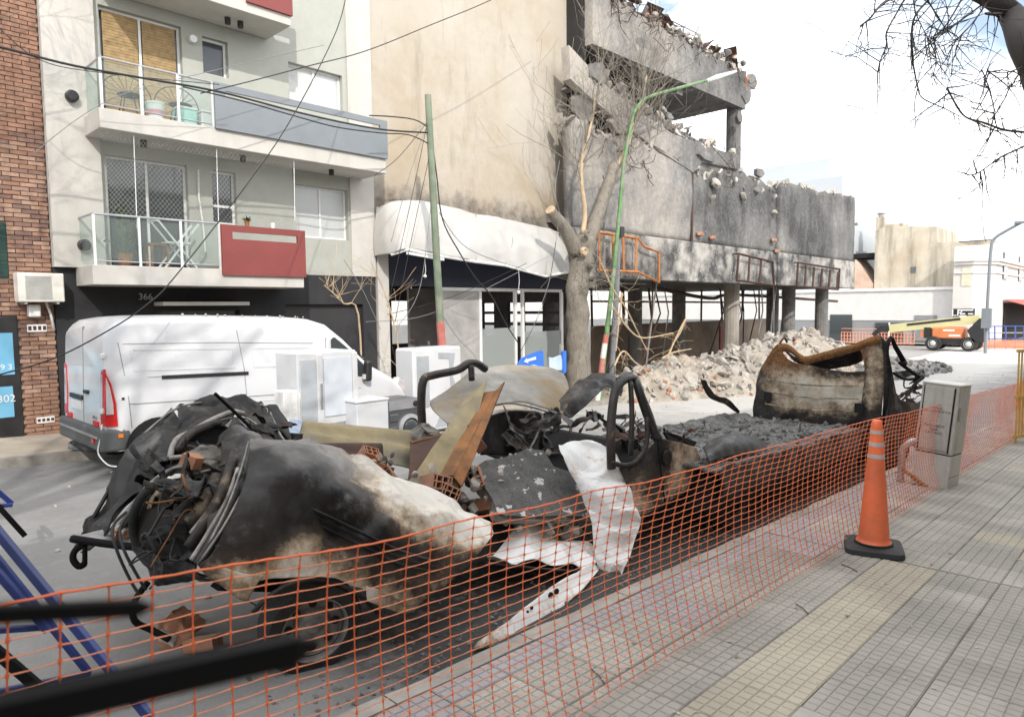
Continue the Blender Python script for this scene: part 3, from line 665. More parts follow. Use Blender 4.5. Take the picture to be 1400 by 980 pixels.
pm.build('broken_partition', m_soot2, bg)
B('dark_ceiling', M['dark'], bg, XB0, XB1+.6, WALL+.25, WALL+8.8, zaw-.75, zaw-.7)
# shopfront frames and dusty panes
sf = [at(x, 470, WALL) for x in (606, 660, 708, 718, 771)]; zt, zm, zb_ = at(660, 398, WALL).z, at(700, 448, WALL).z, pz-.1
fo = MB()
for v in sf: fo.box(v.x-.045, v.x+.045, WALL+.06, WALL+.14, zb_, zt)
fo.box(sf[0].x, sf[-1].x, WALL+.061, WALL+.139, zt, zt+.09)
fo.build('shopfront_frame', M['frame'], bg)
for a, b, z1 in ((sf[0].x, sf[1].x, zt), (sf[1].x, sf[2].x, zm), (sf[3].x, sf[4].x, zm-.15)):
    B('shop_pane', M['dusty'] if z1 < zt else plain('whitewashed_pane', (.36, .35, .34), .5, var=.2, scale=2, dirt=(.2, .19, .18), dirtamt=.6), bg, a+.05, b-.05, WALL+.09, WALL+.10, zb_, z1)
ys = MB()
for i in range(4): ys.obox((at(548, 500, WALL+.5).x+i*.16, WALL+.5, pz+.45), (.09, .03, 1.3), (0, .45, 0))
ys.build('striped_board', plain('yellow', (.5, .36, .03), .6), bg)
# awning: tall folded sheet-metal box, dented
yf = 13.0
def AW(px, py, y=yf): return at(px, py, y)
topy, boty = 13.75, 13.0
def A4(px, py, y): v = at(px, py, y); return (v.x, v.y, v.z, 0, 0)
rows = [[A4(513, 288, 13.9), A4(530, 277, 13.7), A4(562, 274, 13.6), A4(600, 281, 13.6), A4(650, 292, 13.6), A4(700, 302, 13.65), A4(745, 312, 13.7), A4(776, 320, 13.7)],
        [A4(512, 318, 13.9), A4(530, 312, 13.45), A4(558, 304, 13.15), A4(600, 311, 13.1), A4(650, 323, 13.1), A4(700, 333, 13.15), A4(745, 342, 13.12), A4(778, 348, 13.2)],
        [A4(513, 351, 13.9), A4(534, 347, 13.3), A4(557, 340, 12.95), A4(600, 349, 12.9), A4(650, 357, 12.95), A4(690, 362, 13.05), A4(745, 377, 12.95), A4(778, 371, 13.1)]]
m_aw = plain('white_sheet_metal', (.46, .452, .435), .4, var=.05, scale=1.2, bump=.05, dirt=(.42, .38, .33), dirtamt=.45)
aw = thing('awning', 'dented white sheet-metal awning under the cream wall', 'awning', (at(640, 340, 13.3).x, 13.5, at(640, 360, 13.3).z))
patch(rows, 'awning_sheet', m_aw, aw, k=12, amp=.03, fr=1.7, solid=.02, crum=.06, cfr=1.2)
lip = [Vector(q[:3])+Vector((0, -.02, -.02)) for q in rows[2][1:]]
MB().tube(lip, .035, 5).build('lip', M['frame'], aw)
for i in (3, 4, 5, 6):
    a, b, c = [Vector(rows[r][i][:3])+Vector((0, -.02, 0)) for r in range(3)]; MB().tube([a, b, c], .008, 4).build('seam', M['kerb'], aw)
hang = MB(); hang.tube([at(581, 355, 13), at(582, 370, 13), at(581, 376, 13)], .008, 5); hang.lathe(at(581, 378, 13), [(.02, -.03), (.05, 0), (.03, .04)], 10); hang.build('hanging_lamp', M['frame'], aw)
p = at(584, 352, 12.85); MB().bar(at(557, 346, 12.85), at(606, 355, 12.85), .08, .06).build('torn_strip', M['frame'], aw)
hang = MB(); hang.tube([at(709, 368, 13), at(710, 385, 13), at(709, 396, 13)], .008, 5); hang.lathe(at(709, 400, 13), [(.02, -.04), (.05, 0), (.03, .05)], 10); hang.build('hanging_lamp', M['frame'], aw)
# ================================================================ ROCKS
def rock_mesh(name, seed, mat, sub=2, flat=1.0, jag=.35):
    bm = bmesh.new(); bmesh.ops.create_icosphere(bm, subdivisions=sub, radius=.5); g = random.Random(seed)
    cuts = [(Vector((g.uniform(-1, 1), g.uniform(-1, 1), g.uniform(-1, 1))).normalized(), g.uniform(.22, .40)) for _ in range(9)]
    for v in bm.verts:
        for nrm, d in cuts:
            k = v.co.dot(nrm)
            if k > d: v.co -= nrm*(k-d)
        v.co += mnoise.noise_vector(v.co*4+Vector((seed, 0, 0)))*.05*jag/.35; v.co.z *= flat
    me = bpy.data.meshes.new(name); bm.to_mesh(me); bm.free(); me.materials.append(mat); return me
ROCK = [rock_mesh('chunk', i, M['concrete'], 2, (1, .6, .35)[i % 3]) for i in range(9)]
ROCKD = [rock_mesh('chunk', i+20, M['concreted'], 2, (1, .6, .3)[i % 3]) for i in range(6)]
def slabs(seed, mat):
    mb = MB(); g = random.Random(seed); n = g.randint(4, 6); pl = [(math.cos(6.28*i/n+g.uniform(-.3, .3))*g.uniform(.35, .55), math.sin(6.28*i/n+g.uniform(-.3, .3))*g.uniform(.3, .5), 0) for i in range(n)]
    mb.prism(pl, (g.uniform(-.05, .05), g.uniform(-.05, .05), .14)); me = bpy.data.meshes.new('chunk'); me.from_pydata(mb.v, [], mb.f); me.materials.append(mat); return me
for i in range(4): ROCK.append(slabs(i, M['concrete']))
hb = MB()
hb.box(-.09, .09, -.165, .165, -.06, .06)
ROCKB = slabs(77, M['brickclay'])
def put(me, name, loc, s, rot, parent=None, g=rnd):
    o = bpy.data.objects.new(name, me); o.location = loc; o.scale = s if isinstance(s, tuple) else (s, s, s)
    o.rotation_euler = rot if rot else (g.uniform(0, 6.28), g.uniform(0, 6.28), g.uniform(0, 6.28)); link(o, parent); return o
def joined_rocks(name, pts, mats, parent, seed, label=None):
    """pts: (pos, size) -> one joined mesh of broken lumps"""
    g = random.Random(seed); mb = MB()
    src = [[(v.co.copy()) for v in me.vertices] for me in mats]; fc = [[tuple(p.vertices) for p in me.polygons] for me in mats]
    for p, s in pts:
        i = g.randrange(len(mats)); m = Euler((g.uniform(0, 6.28), g.uniform(0, 6.28), g.uniform(0, 6.28))).to_matrix()
        mb.add([Vector(p)+(m @ (v*s)) for v in src[i]], fc[i])
    o = mb.build(name, mats[0].materials[0], parent, fix=False); o['kind'] = 'stuff'; return o
RLOW = [rock_mesh('lump', i+50, M['concrete'], 1, (1, .6, .4)[i % 3]) for i in range(5)]; RLOWD = [rock_mesh('lump', i+60, M['concreted'], 1, (1, .6, .4)[i % 3]) for i in range(5)]
SH = [slabs(100+i, M['concrete']) for i in range(5)]; SHD = [slabs(110+i, M['concreted']) for i in range(5)]
# ================================================================ BURNT BLOCK
YB = OVER
t = NT('scorched_wall'); n1 = t.noise(.28, 6, .6); n2 = t.noise(1.3, 7, .68, stretch=(1, 1, .3), off=4); n3 = t.noise(6, 6, .7, off=9); n4 = t.noise(.09, 2, .5, off=2)
spx = t.n('ShaderNodeSeparateXYZ'); t.l(t.pos, spx.inputs[0])
e = t.math('ADD', t.math('ADD', t.math('MULTIPLY', n1, .85), .2), t.math('MULTIPLY', n2, .45)); e = t.math('ADD', e, t.math('MULTIPLY', n3, .5)); e = t.math('ADD', e, t.ramp(spx.outputs[0], 17, 30, -.06, .17))
c = t.mix(t.ramp(e, .88, 1.16), (.42, .385, .34), (.20, .195, .19)); c = t.mix(t.ramp(e, 1.14, 1.42), c, (.05, .05, .051)); c = t.mix(t.ramp(n3, .62, .68, 0, .6), c, (.5, .48, .45)); t.bump(t.noise(25, 5, .7), .5, .012); m_bc = t.out(c, .92)
t = NT('scorched_spandrel'); n1 = t.noise(1.1, 7, .65); n2 = t.noise(9, 4, .6, off=3); n3 = t.noise(.5, 5, .6, off=6)
c = t.mix(t.ramp(n1, .38, .6), (.42, .40, .37), (.06, .06, .062)); c = t.mix(t.ramp(n2, .64, .70, 0, .8), c, (.62, .61, .58)); c = t.mix(t.ramp(n3, .5, .7, 0, .6), c, (.05, .048, .047))
t.bump(t.noise(30, 4, .7), .4, .008); M['spandrel'] = t.out(c, .9)
bb = thing('burnt_building', 'burnt-out collapsed concrete block with broken upper floors', 'ruin', (28, 15, gz(28, 14)))
def BP(px, py, y=YB): return at(px, py, y)
xe = [BP(777, 300).x+.05, BP(946, 300).x, BP(1063, 300).x, BP(1168, 300).x]
zsp = BP(900, 325).z; zlo = BP(1165, 394).z
tops = [[(780, 168), (800, 162), (812, 180), (835, 190), (860, 178), (880, 196), (905, 205), (930, 212), (945, 220)],
        [(948, 218), (965, 212), (985, 222), (1010, 232), (1035, 245), (1062, 260)],
        [(1066, 252), (1080, 250), (1100, 258), (1120, 262), (1145, 265), (1168, 270)]]
wall_depth = .35
for i in range(3):
    tp = [BP(*q) for q in tops[i]]; xs_ = [max(xe[i]+.03, min(xe[i+1]-.03, v.x)) for v in tp]
    prof = [(xs_[0], tp[0].z)]
    for k in range(1, len(xs_)):
        for j in range(1, 5):
            u_ = j/4; x = xs_[k-1]+(xs_[k]-xs_[k-1])*u_; z = tp[k-1].z+(tp[k].z-tp[k-1].z)*u_
            if not (k == len(xs_)-1 and j == 4): z += rnd.uniform(-.09, .09)
            prof.append((x, z))
    yo = YB+(.0, .04, -.03)[i]
    poly = [(prof[0][0], yo, zsp+.005)]+[(x, yo, z) for x, z in prof]+[(prof[-1][0], yo, zsp+.005)]
    lev = 9; prow = [[(x, yo+.17+.10*math.sin(math.pi*l_/(lev-1))*mnoise.noise(Vector((x*.25, l_*.3, i)))-.05*math.sin(math.pi*l_/(lev-1)), zsp+.005+(z-zsp)*l_/(lev-1)) for x, z in prof] for l_ in range(lev)]
    patch(prow, 'wall_panel', m_bc, bb, k=2, amp=.05, fr=1.3, crease=.04, solid=.33, seed=i, linear=True)
    mb = MB(); mb.box(xe[i]+.02, xe[i+1]-.02, yo-.05, yo+.4, zlo, zsp); mb.build('spandrel', M['spandrel'], bb, bevel=.02)
    pts = [((x+rnd.uniform(-.3, .3), yo+rnd.uniform(0, .6), z+rnd.uniform(-.1, .12)), rnd.uniform(.15, .5)) for x, z in prof for _ in range(3)]
    joined_rocks('broken_edge', pts, SH+RLOW[:2]+SH, bb, i)
B('corner_wall', m_bc, bb, xe[3]-.36, xe[3]-.03, YB+.42, YB+6, zlo, BP(1168, 272).z)
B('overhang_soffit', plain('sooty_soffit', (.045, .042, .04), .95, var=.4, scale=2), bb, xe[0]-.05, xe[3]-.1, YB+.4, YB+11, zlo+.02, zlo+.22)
B('floor_slab', M['concreted'], bb, xe[0], xe[3]-.4, YB+.4, YB+11, zsp+.2, zsp+.45)
zr0_ = BP(1017, 152).z
# dark wall of the beige block exposed by the collapse, back wall, dark sheet for the shaded gaps
B('inner_wall', M['dark'], bb, XB1+.02, BP(925, 150).x, YB+1.5, YB+1.7, zsp, zr0_+.3)  # added dark sheet that blackens the shaded gaps between the slabs
B('inner_party_wall', stucco('charred_party_wall', (.02, .019, .018), (.008, .008, .008), .7, (.06, .057, .055), .5, .5), bb, XB1+.01, XB1+.14, YB+.32, YB+9, zlo, 13.4)
B('rear_wall', M['dark'], bb, XB1+.1, xe[0]+5.5, YB+6, YB+6.3, zsp, 10.6)
# top storey: level slab with edge beam, standing on a column
zr0 = BP(1017, 152).z; zr1 = BP(1017, 98).z; xr = BP(1020, 120).x
sl = MB(); nn = 26; top = []; x0r = XB1+.15
for i in range(nn+1):
    x = x0r+(xr-x0r)*i/nn; top.append((x, YB, zr1+rnd.uniform(-.1, .1)+(.25*max(0, 1-i/8))))
sl.prism([(x0r, YB, zr0)]+top+[(xr, YB, zr0+.1)], (0, .3, 0)); sl.build('edge_beam', m_bc, bb)
B('roof_slab', M['concreted'], bb, x0r, xr-.1, YB+.3, YB+5.5, zr0+.25, zr0+.5)
B('underside_beam', M['concreted'], bb, xr-5, xr-4.6, YB+.3, YB+5.5, zr0-.25, zr0+.25)
cp = BP(1003, 180, YB+.4); MB().lathe((cp.x, cp.y, BP(1003, 215).z-.6), [(.3, 0), (.3, zr0-BP(1003, 215).z+.75)], 16).build('column', m_bc, bb, smooth=False)
# fallen slab lying across, tilted down to the right
def PT(px, py, y): v = at(px, py, y); return v
pl = [PT(778, 62, YB-.05), PT(830, 118, YB-.05), PT(870, 150, YB-.05), PT(920, 183, YB-.05), PT(965, 200, YB-.05), PT(1012, 214, YB-.05), PT(1010, 232, YB-.05), PT(960, 222, YB-.05), PT(948, 236, YB-.05), PT(900, 205, YB-.05), PT(850, 168, YB-.05), PT(812, 138, YB-.05), PT(780, 108, YB-.05)]
MB().prism(pl, (0, .3, 0)).build('fallen_beam', m_bc, bb)
sl2 = [PT(790, 95, YB+.3), PT(1005, 222, YB+.3)]
mb = MB(); mb.add([sl2[0], sl2[1], sl2[1]+Vector((0, 6, .6)), sl2[0]+Vector((0, 6, .6))]+[q+Vector((0, 0, -.25)) for q in (sl2[0], sl2[1], sl2[1]+Vector((0, 6, .6)), sl2[0]+Vector((0, 6, .6)))], [(0, 1, 2, 3), (7, 6, 5, 4), (0, 4, 5, 1), (1, 5, 6, 2), (2, 6, 7, 3), (3, 7, 4, 0)])
mb.build('fallen_slab', M['concreted'], bb)
pts = []
for i in range(620):   # rubble along the top slab
    u_ = rnd.random(); x = x0r+.3+(xr-x0r-.3)*u_; pts.append(((x, YB+rnd.uniform(-.05, 2.5), zr1+rnd.uniform(-.15, .42)+.3*max(0, .4-u_)), rnd.uniform(.12, .5)))
for i in range(40): pts.append(((xr+rnd.uniform(-.2, .35), YB+rnd.uniform(0, 1.5), zr1-rnd.uniform(0, .9)), rnd.uniform(.2, .6)))
joined_rocks('roof_rubble', pts[:400], SH+RLOW[:2], bb, 4); joined_rocks('roof_rubble', pts[400:600], SHD+RLOWD[:2], bb, 14); joined_rocks('roof_brick_rubble', pts[600:], [ROCKB, RLOW[0]], bb, 24)
pts = []
for i in range(520):   # rubble on the fallen slab and along the wall heads
    u_ = rnd.random(); a = PT(800, 100, YB); b = PT(1012, 222, YB); q = a.lerp(b, u_); pts.append(((q.x, YB+rnd.uniform(-.05, 2.5), q.z+rnd.uniform(-.35, .35)), rnd.uniform(.12, .55)))
for i in range(200):
    u_ = rnd.random(); a = PT(940, 225, YB); b = PT(1060, 262, YB); q = a.lerp(b, u_); pts.append(((q.x, YB+rnd.uniform(.0, 1.2), q.z+rnd.uniform(-.3, .25)), rnd.uniform(.15, .6)))
for i in range(50): pts.append(((XB1+.5+rnd.uniform(0, 3.5), YB+rnd.uniform(.9, 2.4), zsp+.5+rnd.random()*3.6), rnd.uniform(.2, .8)))
joined_rocks('slab_rubble', pts[::2], SHD+RLOWD[:2], bb, 5); joined_rocks('slab_rubble', pts[1::2], SH+RLOW[:2], bb, 15)
# roof sheets and bent bars on the ruin
g = random.Random(31); shb = MB()
for i in range(60):
    u_ = g.random()**1.2; p = Vector((x0r+(xr-x0r)*u_, YB+g.uniform(0, 1.5), zr1+.2+g.uniform(0, .3))); shb.obox(p, (g.uniform(.4, 1.3), g.uniform(.2, .7), .02), (g.uniform(-.8, .8), g.uniform(-.9, .9), g.uniform(0, 3)))
tag(shb.build('twisted_sheets', M['rustd'], bb), kind='stuff')
rb = MB()
for i in range(46):
    u_ = g.random(); p = Vector((x0r+(xr-x0r)*u_, YB-.05, zr1+g.uniform(-.6, .2))); q = p
    pts = [p]
    for k in range(3): q = q+Vector((g.uniform(-.3, .4), g.uniform(-.3, .1), g.uniform(-.4, .35))); pts.append(q)
    rb.tube(spline(pts, 3), .012, 4)
for i in range(26):
    q = PT(g.uniform(800, 1050), g.uniform(180, 240), YB-.05); pts = [q]
    for k in range(3): q = q+Vector((g.uniform(-.3, .4), g.uniform(-.3, .05), g.uniform(-.5, .3))); pts.append(q)
    rb.tube(spline(pts, 3), .012, 4)
tag(rb.build('bent_rebar', M['rustd'], bb), kind='stuff')
fr_ = MB(); a, b = PT(912, 26, YB+.3), PT(955, 47, YB+.3); fr_.tube([a, b, b+Vector((-.1, 0, -.55)), a+Vector((.1, 0, -.5))], .02, 4); fr_.tube([a.lerp(b, .5), a.lerp(b, .5)+Vector((0, 0, -.6))], .02, 4); fr_.build('roof_frame', M['rustd'], bb)
g = random.Random(61)
for (px, py, w_, h_, tl_) in ((1022, 128, .9, 1.0, .3), (1030, 112, .7, .8, -.4), (1012, 160, .6, .5, .6), (905, 196, 1.2, .5, .5), (850, 172, 1.3, .6, .45), (968, 214, 1.3, .4, .3), (800, 150, 1.0, .9, .7), (790, 185, .8, 1.0, -.3), (1040, 236, .9, .5, .2), (1075, 256, .6, .4, .1), (880, 60, 1.2, .3, .4), (820, 100, 1.1, .7, .6)):
    q = PT(px, py, YB-.12+g.uniform(-.1, .25)); n_ = g.randint(5, 7); poly = [q+Vector((math.cos(6.28*i/n_)*w_*g.uniform(.35, .6), 0, math.sin(6.28*i/n_)*h_*g.uniform(.35, .6))) for i in range(n_)]
    o = MB().prism(poly, (g.uniform(-.1, .1), .16, g.uniform(-.1, .1))).build('hanging_fragment', g.choice((m_bc, M['concreted'], m_bc)), bb)
# lumps of concrete stuck on the panels, hanging by their bars
for (px, py, s) in ((978, 252, .55), (974, 270, .4), (1006, 245, .3), (1016, 269, .55), (1060, 268, .3), (1059, 290, .35), (1171, 306, .25), (968, 240, .3), (997, 240, .25)):
    p = BP(px, py, YB-.12); o = put(ROCK[(px) % 9], 'hanging_chunk', p, (s, s*.8, s*1.1), None, bb)
# tall crack between panels, bite out of the lower corner
B('rain_pipe', M['rustd'], bb, xe[1]-.06, xe[1]+.06, YB-.02, YB+.06, zsp, BP(946, 222).z)
for (px, py) in ((957, 322), (974, 327), (1058, 330), (1062, 345)): put(ROCKB, 'loose_brick', BP(px, py, YB-.1), (.5, .35, .9), (0, 0, .2), bb)
# rusty sign frames on the spandrel
def signframe(pts_list, mat=M['rust']):
    mb = MB()
    for pl_ in pts_list: mb.tube([at(x, y, YB-.28) for x, y in pl_], .05, 4)
    for x, y in pts_list[0][:2]:
        q = at(x, y, YB-.28); mb.tube([q, (q.x, YB-.02, q.z)], .03, 4)
    return mb.build('sign_frame', mat, bb)
m_or = plain('orange_rust', (.42, .165, .05), .75, var=.3, scale=5, bump=.2)
signframe([[(819, 318), (872, 326), (880, 337), (901, 345), (901, 386), (872, 372), (820, 370), (819, 318)], [(852, 324), (853, 371)], [(870, 327), (869, 372)], [(838, 321), (838, 370)]], m_or)
signframe([[(1010, 347), (1056, 358), (1058, 390), (1007, 383), (1010, 347)], [(1025, 351), (1023, 385)], [(1041, 355), (1038, 388)]], M['rustd'])
signframe([[(1091, 359), (1148, 368), (1146, 396), (1089, 391), (1091, 359)]]+[[(1091+i*11, 361+i*2), (1089+i*11, 391+i)] for i in range(1, 6)], M['rustd'])
# ground floor: columns, parapet boards, rear wall with window gaps
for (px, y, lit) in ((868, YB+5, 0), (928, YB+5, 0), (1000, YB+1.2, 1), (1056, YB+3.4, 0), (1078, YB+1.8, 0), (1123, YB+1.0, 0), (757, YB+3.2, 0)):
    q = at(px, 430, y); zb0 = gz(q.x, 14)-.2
    MB().lathe((q.x, y, zb0), [(.34, 0), (.34, zlo+.05-zb0)], 16).build('column', stucco('lit_column_plaster', (.42, .38, .33), (.04, .04, .04), .7, (.12, .11, .10), .6, .6, lo=.45, hi=.7) if lit else M['concreted'], bb)  # the lit column is coloured pale, the shaded ones dark
zpar = gz(25, 14)
yp = YB+6.2; x_a, x_b = at(812, 470, yp).x, at(1062, 450, yp).x
mbr = plain('scorched_parapet', (.20, .155, .12), .9, var=.35, scale=.8, bump=.3, dirt=(.09, .085, .08), dirtamt=.8)
zpt = at(920, 441, yp).z
B('parapet', mbr, bb, x_a, x_b, yp, yp+.2, zpar-.6, zpt)
for i in range(9):
    x = x_a+(x_b-x_a)*i/8; MB().bar((x, yp+.1, zpt), (x+rnd.uniform(-.5, .5), yp+.1, zlo+.1), .09, .07).build('window_post', M['rustd'], bb)
MB().bar((x_a, yp+.1, zlo-.65), (x_b, yp+.1, zlo-.75), .08, .1).build('window_transom', M['rustd'], bb)
MB().tube(spline([(x_a, YB+3, zlo-.1), (x_a+5, YB+3, zlo-.55), (x_a+9, YB+3.5, zlo-.35), (x_b+2, YB+3, zlo-.7)], 6), .09, 6).build('hanging_duct', M['rustd'], bb)
for i in range(16):
    px = rnd.uniform(840, 1075); y = YB+rnd.uniform(.5, 5); q = at(px, 400, y); MB().tube([(q.x, y, zlo), (q.x+rnd.uniform(-.5, .6), y, zlo-1.2), (q.x+rnd.uniform(-1, 1), y+.3, zpar+.2)], .035, 5).build('hanging_strut', M['rustd'] if i % 3 else M['steel'], bb)
q = at(985, 470, YB+5.5); B('red_panel', M['red'], bb, q.x, q.x+.5, YB+5.5, YB+5.6, zpar, at(985, 446, YB+5.5).z)
# ================================================================ RUBBLE HEAPS
m_rub = plain('pale_rubble', (.33, .295, .25), .97, var=.35, scale=2, bump=.6, dirt=(.30, .24, .18), dirtamt=.7)
m_rubd = plain('grey_rubble', (.22, .21, .20), .97, var=.4, scale=2, bump=.6)
def heap(name, cx, cy, rx, ry, h, mat, lab, seed, peaks):
    mb = MB(); n = 46
    def hz(x, y):
        e = 0
        for (a, b, ra, rb_, hh) in peaks:
            d = ((x-a)/ra)**2+((y-b)/rb_)**2
            if d < 1: e = max(e, hh*(1-d)**.8)
        return e
    for i in range(n+1):
        for j in range(n+1):
            x, y = cx+rx*(2*i/n-1), cy+ry*(2*j/n-1); e = hz(x, y)
            z = gz(x, y)-.08+e*(1+.35*mnoise.noise(Vector((x*1.3, y*1.3, seed)))) + (.14*mnoise.noise(Vector((x*4, y*4, seed))) if e > .02 else -.05)
            mb.v.append(Vector((x, y, z)))
    for i in range(n):
        for j in range(n): a = i*(n+1)+j; mb.f.append((a, a+n+1, a+n+2, a+1))
    o = mb.build(name, mat, None, fix=False); tag(o, lab, 'rubble', kind='stuff'); return hz
pk = [(at(930, 480, 13.2).x, 12.9, 4.2, 1.9, 1.1), (at(900, 510, 12.3).x, 12.3, 3.2, 1.5, .85), (at(980, 500, 12).x, 11.9, 4.0, 1.9, 1.05), (at(1090, 470, 12.4).x, 12.4, 6.4, 2.2, 2.0), (at(1040, 490, 11.9).x, 12.2, 4.4, 2.2, 1.5)]
hx0, hx1 = at(850, 510, 12.3).x-1, at(1150, 480, 12.4).x+4
hz1 = heap('rubble_heap', (hx0+hx1)/2, 12.3, (hx1-hx0)/2+1, 2.6, 2, m_rub, 'pale rubble heap spilling from under the ruin onto the road', 3, pk)
g = random.Random(8); pts = []; nb = 0
while nb < 2000:
    x, y = g.uniform(hx0, hx1), g.uniform(9.9, 14.6); e = hz1(x, y)
    if e > .06 or g.random() < .04: pts.append(((x, y, gz(x, y)-.05+e*.97), g.uniform(.07, .30))); nb += 1
tag(joined_rocks('small_rubble', pts[:1300], SH+RLOW, None, 6), 'small pale broken lumps covering the rubble heap', 'rubble'); tag(joined_rocks('brick_rubble', pts[1300:1500], [ROCKB, RLOWD[0], RLOW[1]], None, 7), 'broken clay brick bits scattered over the rubble heap', 'rubble')
tag(joined_rocks('grey_rubble', pts[1500:], SHD+RLOWD, None, 17), 'darker grey broken lumps mixed into the rubble heap', 'rubble')
nb = 0
while nb < 95:
    x, y = g.uniform(hx0+.5, hx1-.5), g.uniform(10.2, 14); e = hz1(x, y)
    if e > .1:
        s = g.uniform(.3, .75); o = put(g.choice(ROCK), 'concrete_chunk', (x, y, gz(x, y)+e-.02), (s, s*g.uniform(.7, 1.1), s*g.uniform(.6, 1)), None, None, g)
        tag(o, 'pale broken concrete chunk lying on the rubble heap by the ruin', 'concrete', 'concrete chunks on the rubble heap'); nb += 1
dk = [(36, 9.5, 4, 1.6, .8), (39.5, 9.0, 3.2, 1.3, .5)]
hz2 = heap('ash_heap', 37.5, 9.3, 6, 2.2, 1, m_rubd, 'dark grey ash and debris heap behind the burnt pickup cab', 9, dk)
pts = []
for i in range(260):
    x, y = g.uniform(32, 43), g.uniform(7.6, 11); e = hz2(x, y)
    if e > .03: pts.append(((x, y, gz(x, y)+e-.03), g.uniform(.12, .45)))
tag(joined_rocks('dark_rubble', pts, RLOWD, None, 8), 'dark debris lumps on the ash heap behind the pickup', 'rubble')
# ================================================================ FAR SIDE OF THE CROSSING
XF = 66.0; zf_ = zroad(60, 8)
def FP(px, py, X=XF): return atx(px, py, X)
lowb = thing('low_white_building', 'long low white shop row with grey lower wall across the crossing', 'building', (XF+3, 25, zf_))
m_w2 = stucco('bright_render', (.62, .61, .59), (.5, .48, .44), .25, (.62, .6, .56), .3, .3)
m_g2 = plain('grey_dado', (.24, .245, .25), .7, var=.08, scale=.6)
ya, yb_ = FP(1302, 440).y, FP(1040, 440).y
B('wall', m_w2, lowb, XF, XF+8, ya, yb_+30, FP(1200, 438).z, FP(1200, 398).z)
B('dado', m_g2, lowb, XF+.05, XF+8, ya, yb_+30, zf_-.3, FP(1200, 438).z)
B('coping', M['frame'], lowb, XF-.15, XF+.3, ya, yb_+30, FP(1200, 398).z, FP(1200, 396).z+.1)
for (a, b, c, d, mm) in ((1197, 441, 1235, 484, M['glass']), (1250, 431, 1281, 466, plain('roller_door', (.22, .225, .23), .5)), (1135, 430, 1165, 480, M['glass'])):
    B('shop_window', mm, lowb, XF-.06, XF+.2, FP(c, 440).y, FP(a, 440).y, FP(a, d).z, FP(a, b).z)
for (a, b) in ((1216, 450),): B('mullion', M['frame'], lowb, XF-.1, XF-.055, FP(a, b).y-.06, FP(a, b).y+.06, zf_, FP(a, 441).z)
stb = thing('stained_building', 'weathered beige blank gable behind the low white shops', 'building', (XF+12, 20, zf_))
XS = XF+8.05; m_st = stucco('weathered_gable', (.52, .46, .37), (.13, .115, .09), .75, (.38, .29, .19), .75, .3, .3, lo=.46, hi=.7)
y0_, y1_ = FP(1305, 350, XS).y, FP(1196, 350, XS).y
pf = [(y1_, FP(1196, 316, XS).z), (y1_-.9, FP(1210, 309, XS).z), (y0_+1.5, FP(1287, 309, XS).z), (y0_+1.4, FP(1288, 331, XS).z), (y0_-2, FP(1310, 332, XS).z)]
MB().prism([(XS, y1_, zf_)]+[(XS, y, z) for y, z in pf]+[(XS, y0_-2, zf_)], (9, 0, 0)).build('wall', m_st, stb)
B('window', M['glass'], stb, XS-.05, XS+.1, FP(1252, 370, XS).y, FP(1245, 370, XS).y, FP(1248, 373, XS).z, FP(1248, 365, XS).z)
cpx = FP(1203, 300, XS+1); MB().box(XS+1, XS+2, cpx.y-.35, cpx.y+.35, cpx.z-1.5, FP(1203, 297, XS+1).z).build('chimney', m_st, stb); MB().lathe((XS+1.5, cpx.y, FP(1203, 297, XS+1).z), [(.25, 0), (.3, .3), (.45, .4), (.1, .6)], 10).build('chimney_cowl', M['steel'], stb)
B('water_tank', m_st, stb, XS+1, XS+3, FP(1230, 310, XS).y, FP(1208, 310, XS).y, FP(1208, 310, XS).z-.3, FP(1215, 305, XS).z)
sh = thing('ruined_shed', 'brick lean-to with dark open roof beside the weathered gable', 'shed', (XS+4, FP(1180, 400, XS).y, zf_))
yc0, yc1 = FP(1194, 380, XS).y, FP(1168, 380, XS).y
MB().prism([(XS, yc0, zf_), (XS, yc0, FP(1194, 388, XS).z), (XS, yc1, FP(1168, 355, XS).z), (XS, yc1, zf_)], (4, 0, 0)).build('gable', plain('shed_brick', (.55, .42, .34), .9, scale=.8, dirt=(.42, .22, .14), dirtamt=.7), sh)
B('roof', M['dark'], sh, XS+.5, XS+5, yc0, yc1+6, FP(1180, 352, XS).z, FP(1180, 346, XS).z)
cor = thing('corner_building', 'white two-storey corner house with cornice and small black shop sign', 'building', (XF+2, 9, zf_))
XC = XF-1; yk = FP(1353, 420, XC).y; yl = FP(1302, 420, XC).y; zc = FP(1320, 336, XC).z
m_wc = stucco('white_corner_render', (.60, .58, .55), (.4, .37, .33), .25, (.62, .58, .52), .3, .25)
MB().prism([(XC, yl, zf_), (XC, yk+1.2, zf_), (XC+1.6, yk, zf_), (XC+34, yk-.05, zf_), (XC+34, yl, zf_)], (0, 0, zc-zf_)).build('wall', m_wc, cor)
cn = MB()
for k, (o_, h0, h1) in enumerate(((.35, -.25, 0), (.2, -.5, -.25), (.12, -1.2, -1.05))):
    cn.prism([(XC-o_, yl-.05, zc+h0-1.0), (XC-o_, yk+1.2-o_*.4, zc+h0-1.0), (XC+1.6-o_*.3, yk-o_, zc+h0-1.0), (XC+34, yk-.05-o_, zc+h0-1.0), (XC+34, yl-.06, zc+h0-1.0)], (0, 0, h1-h0))
cn.build('cornice', m_wc, cor)
B('window', plain('cream_shutter', (.62, .57, .42), .6), cor, XC-.06, XC+.1, FP(1328, 380, XC).y, FP(1315, 380, XC).y, FP(1320, 391, XC).z, FP(1320, 367, XC).z)
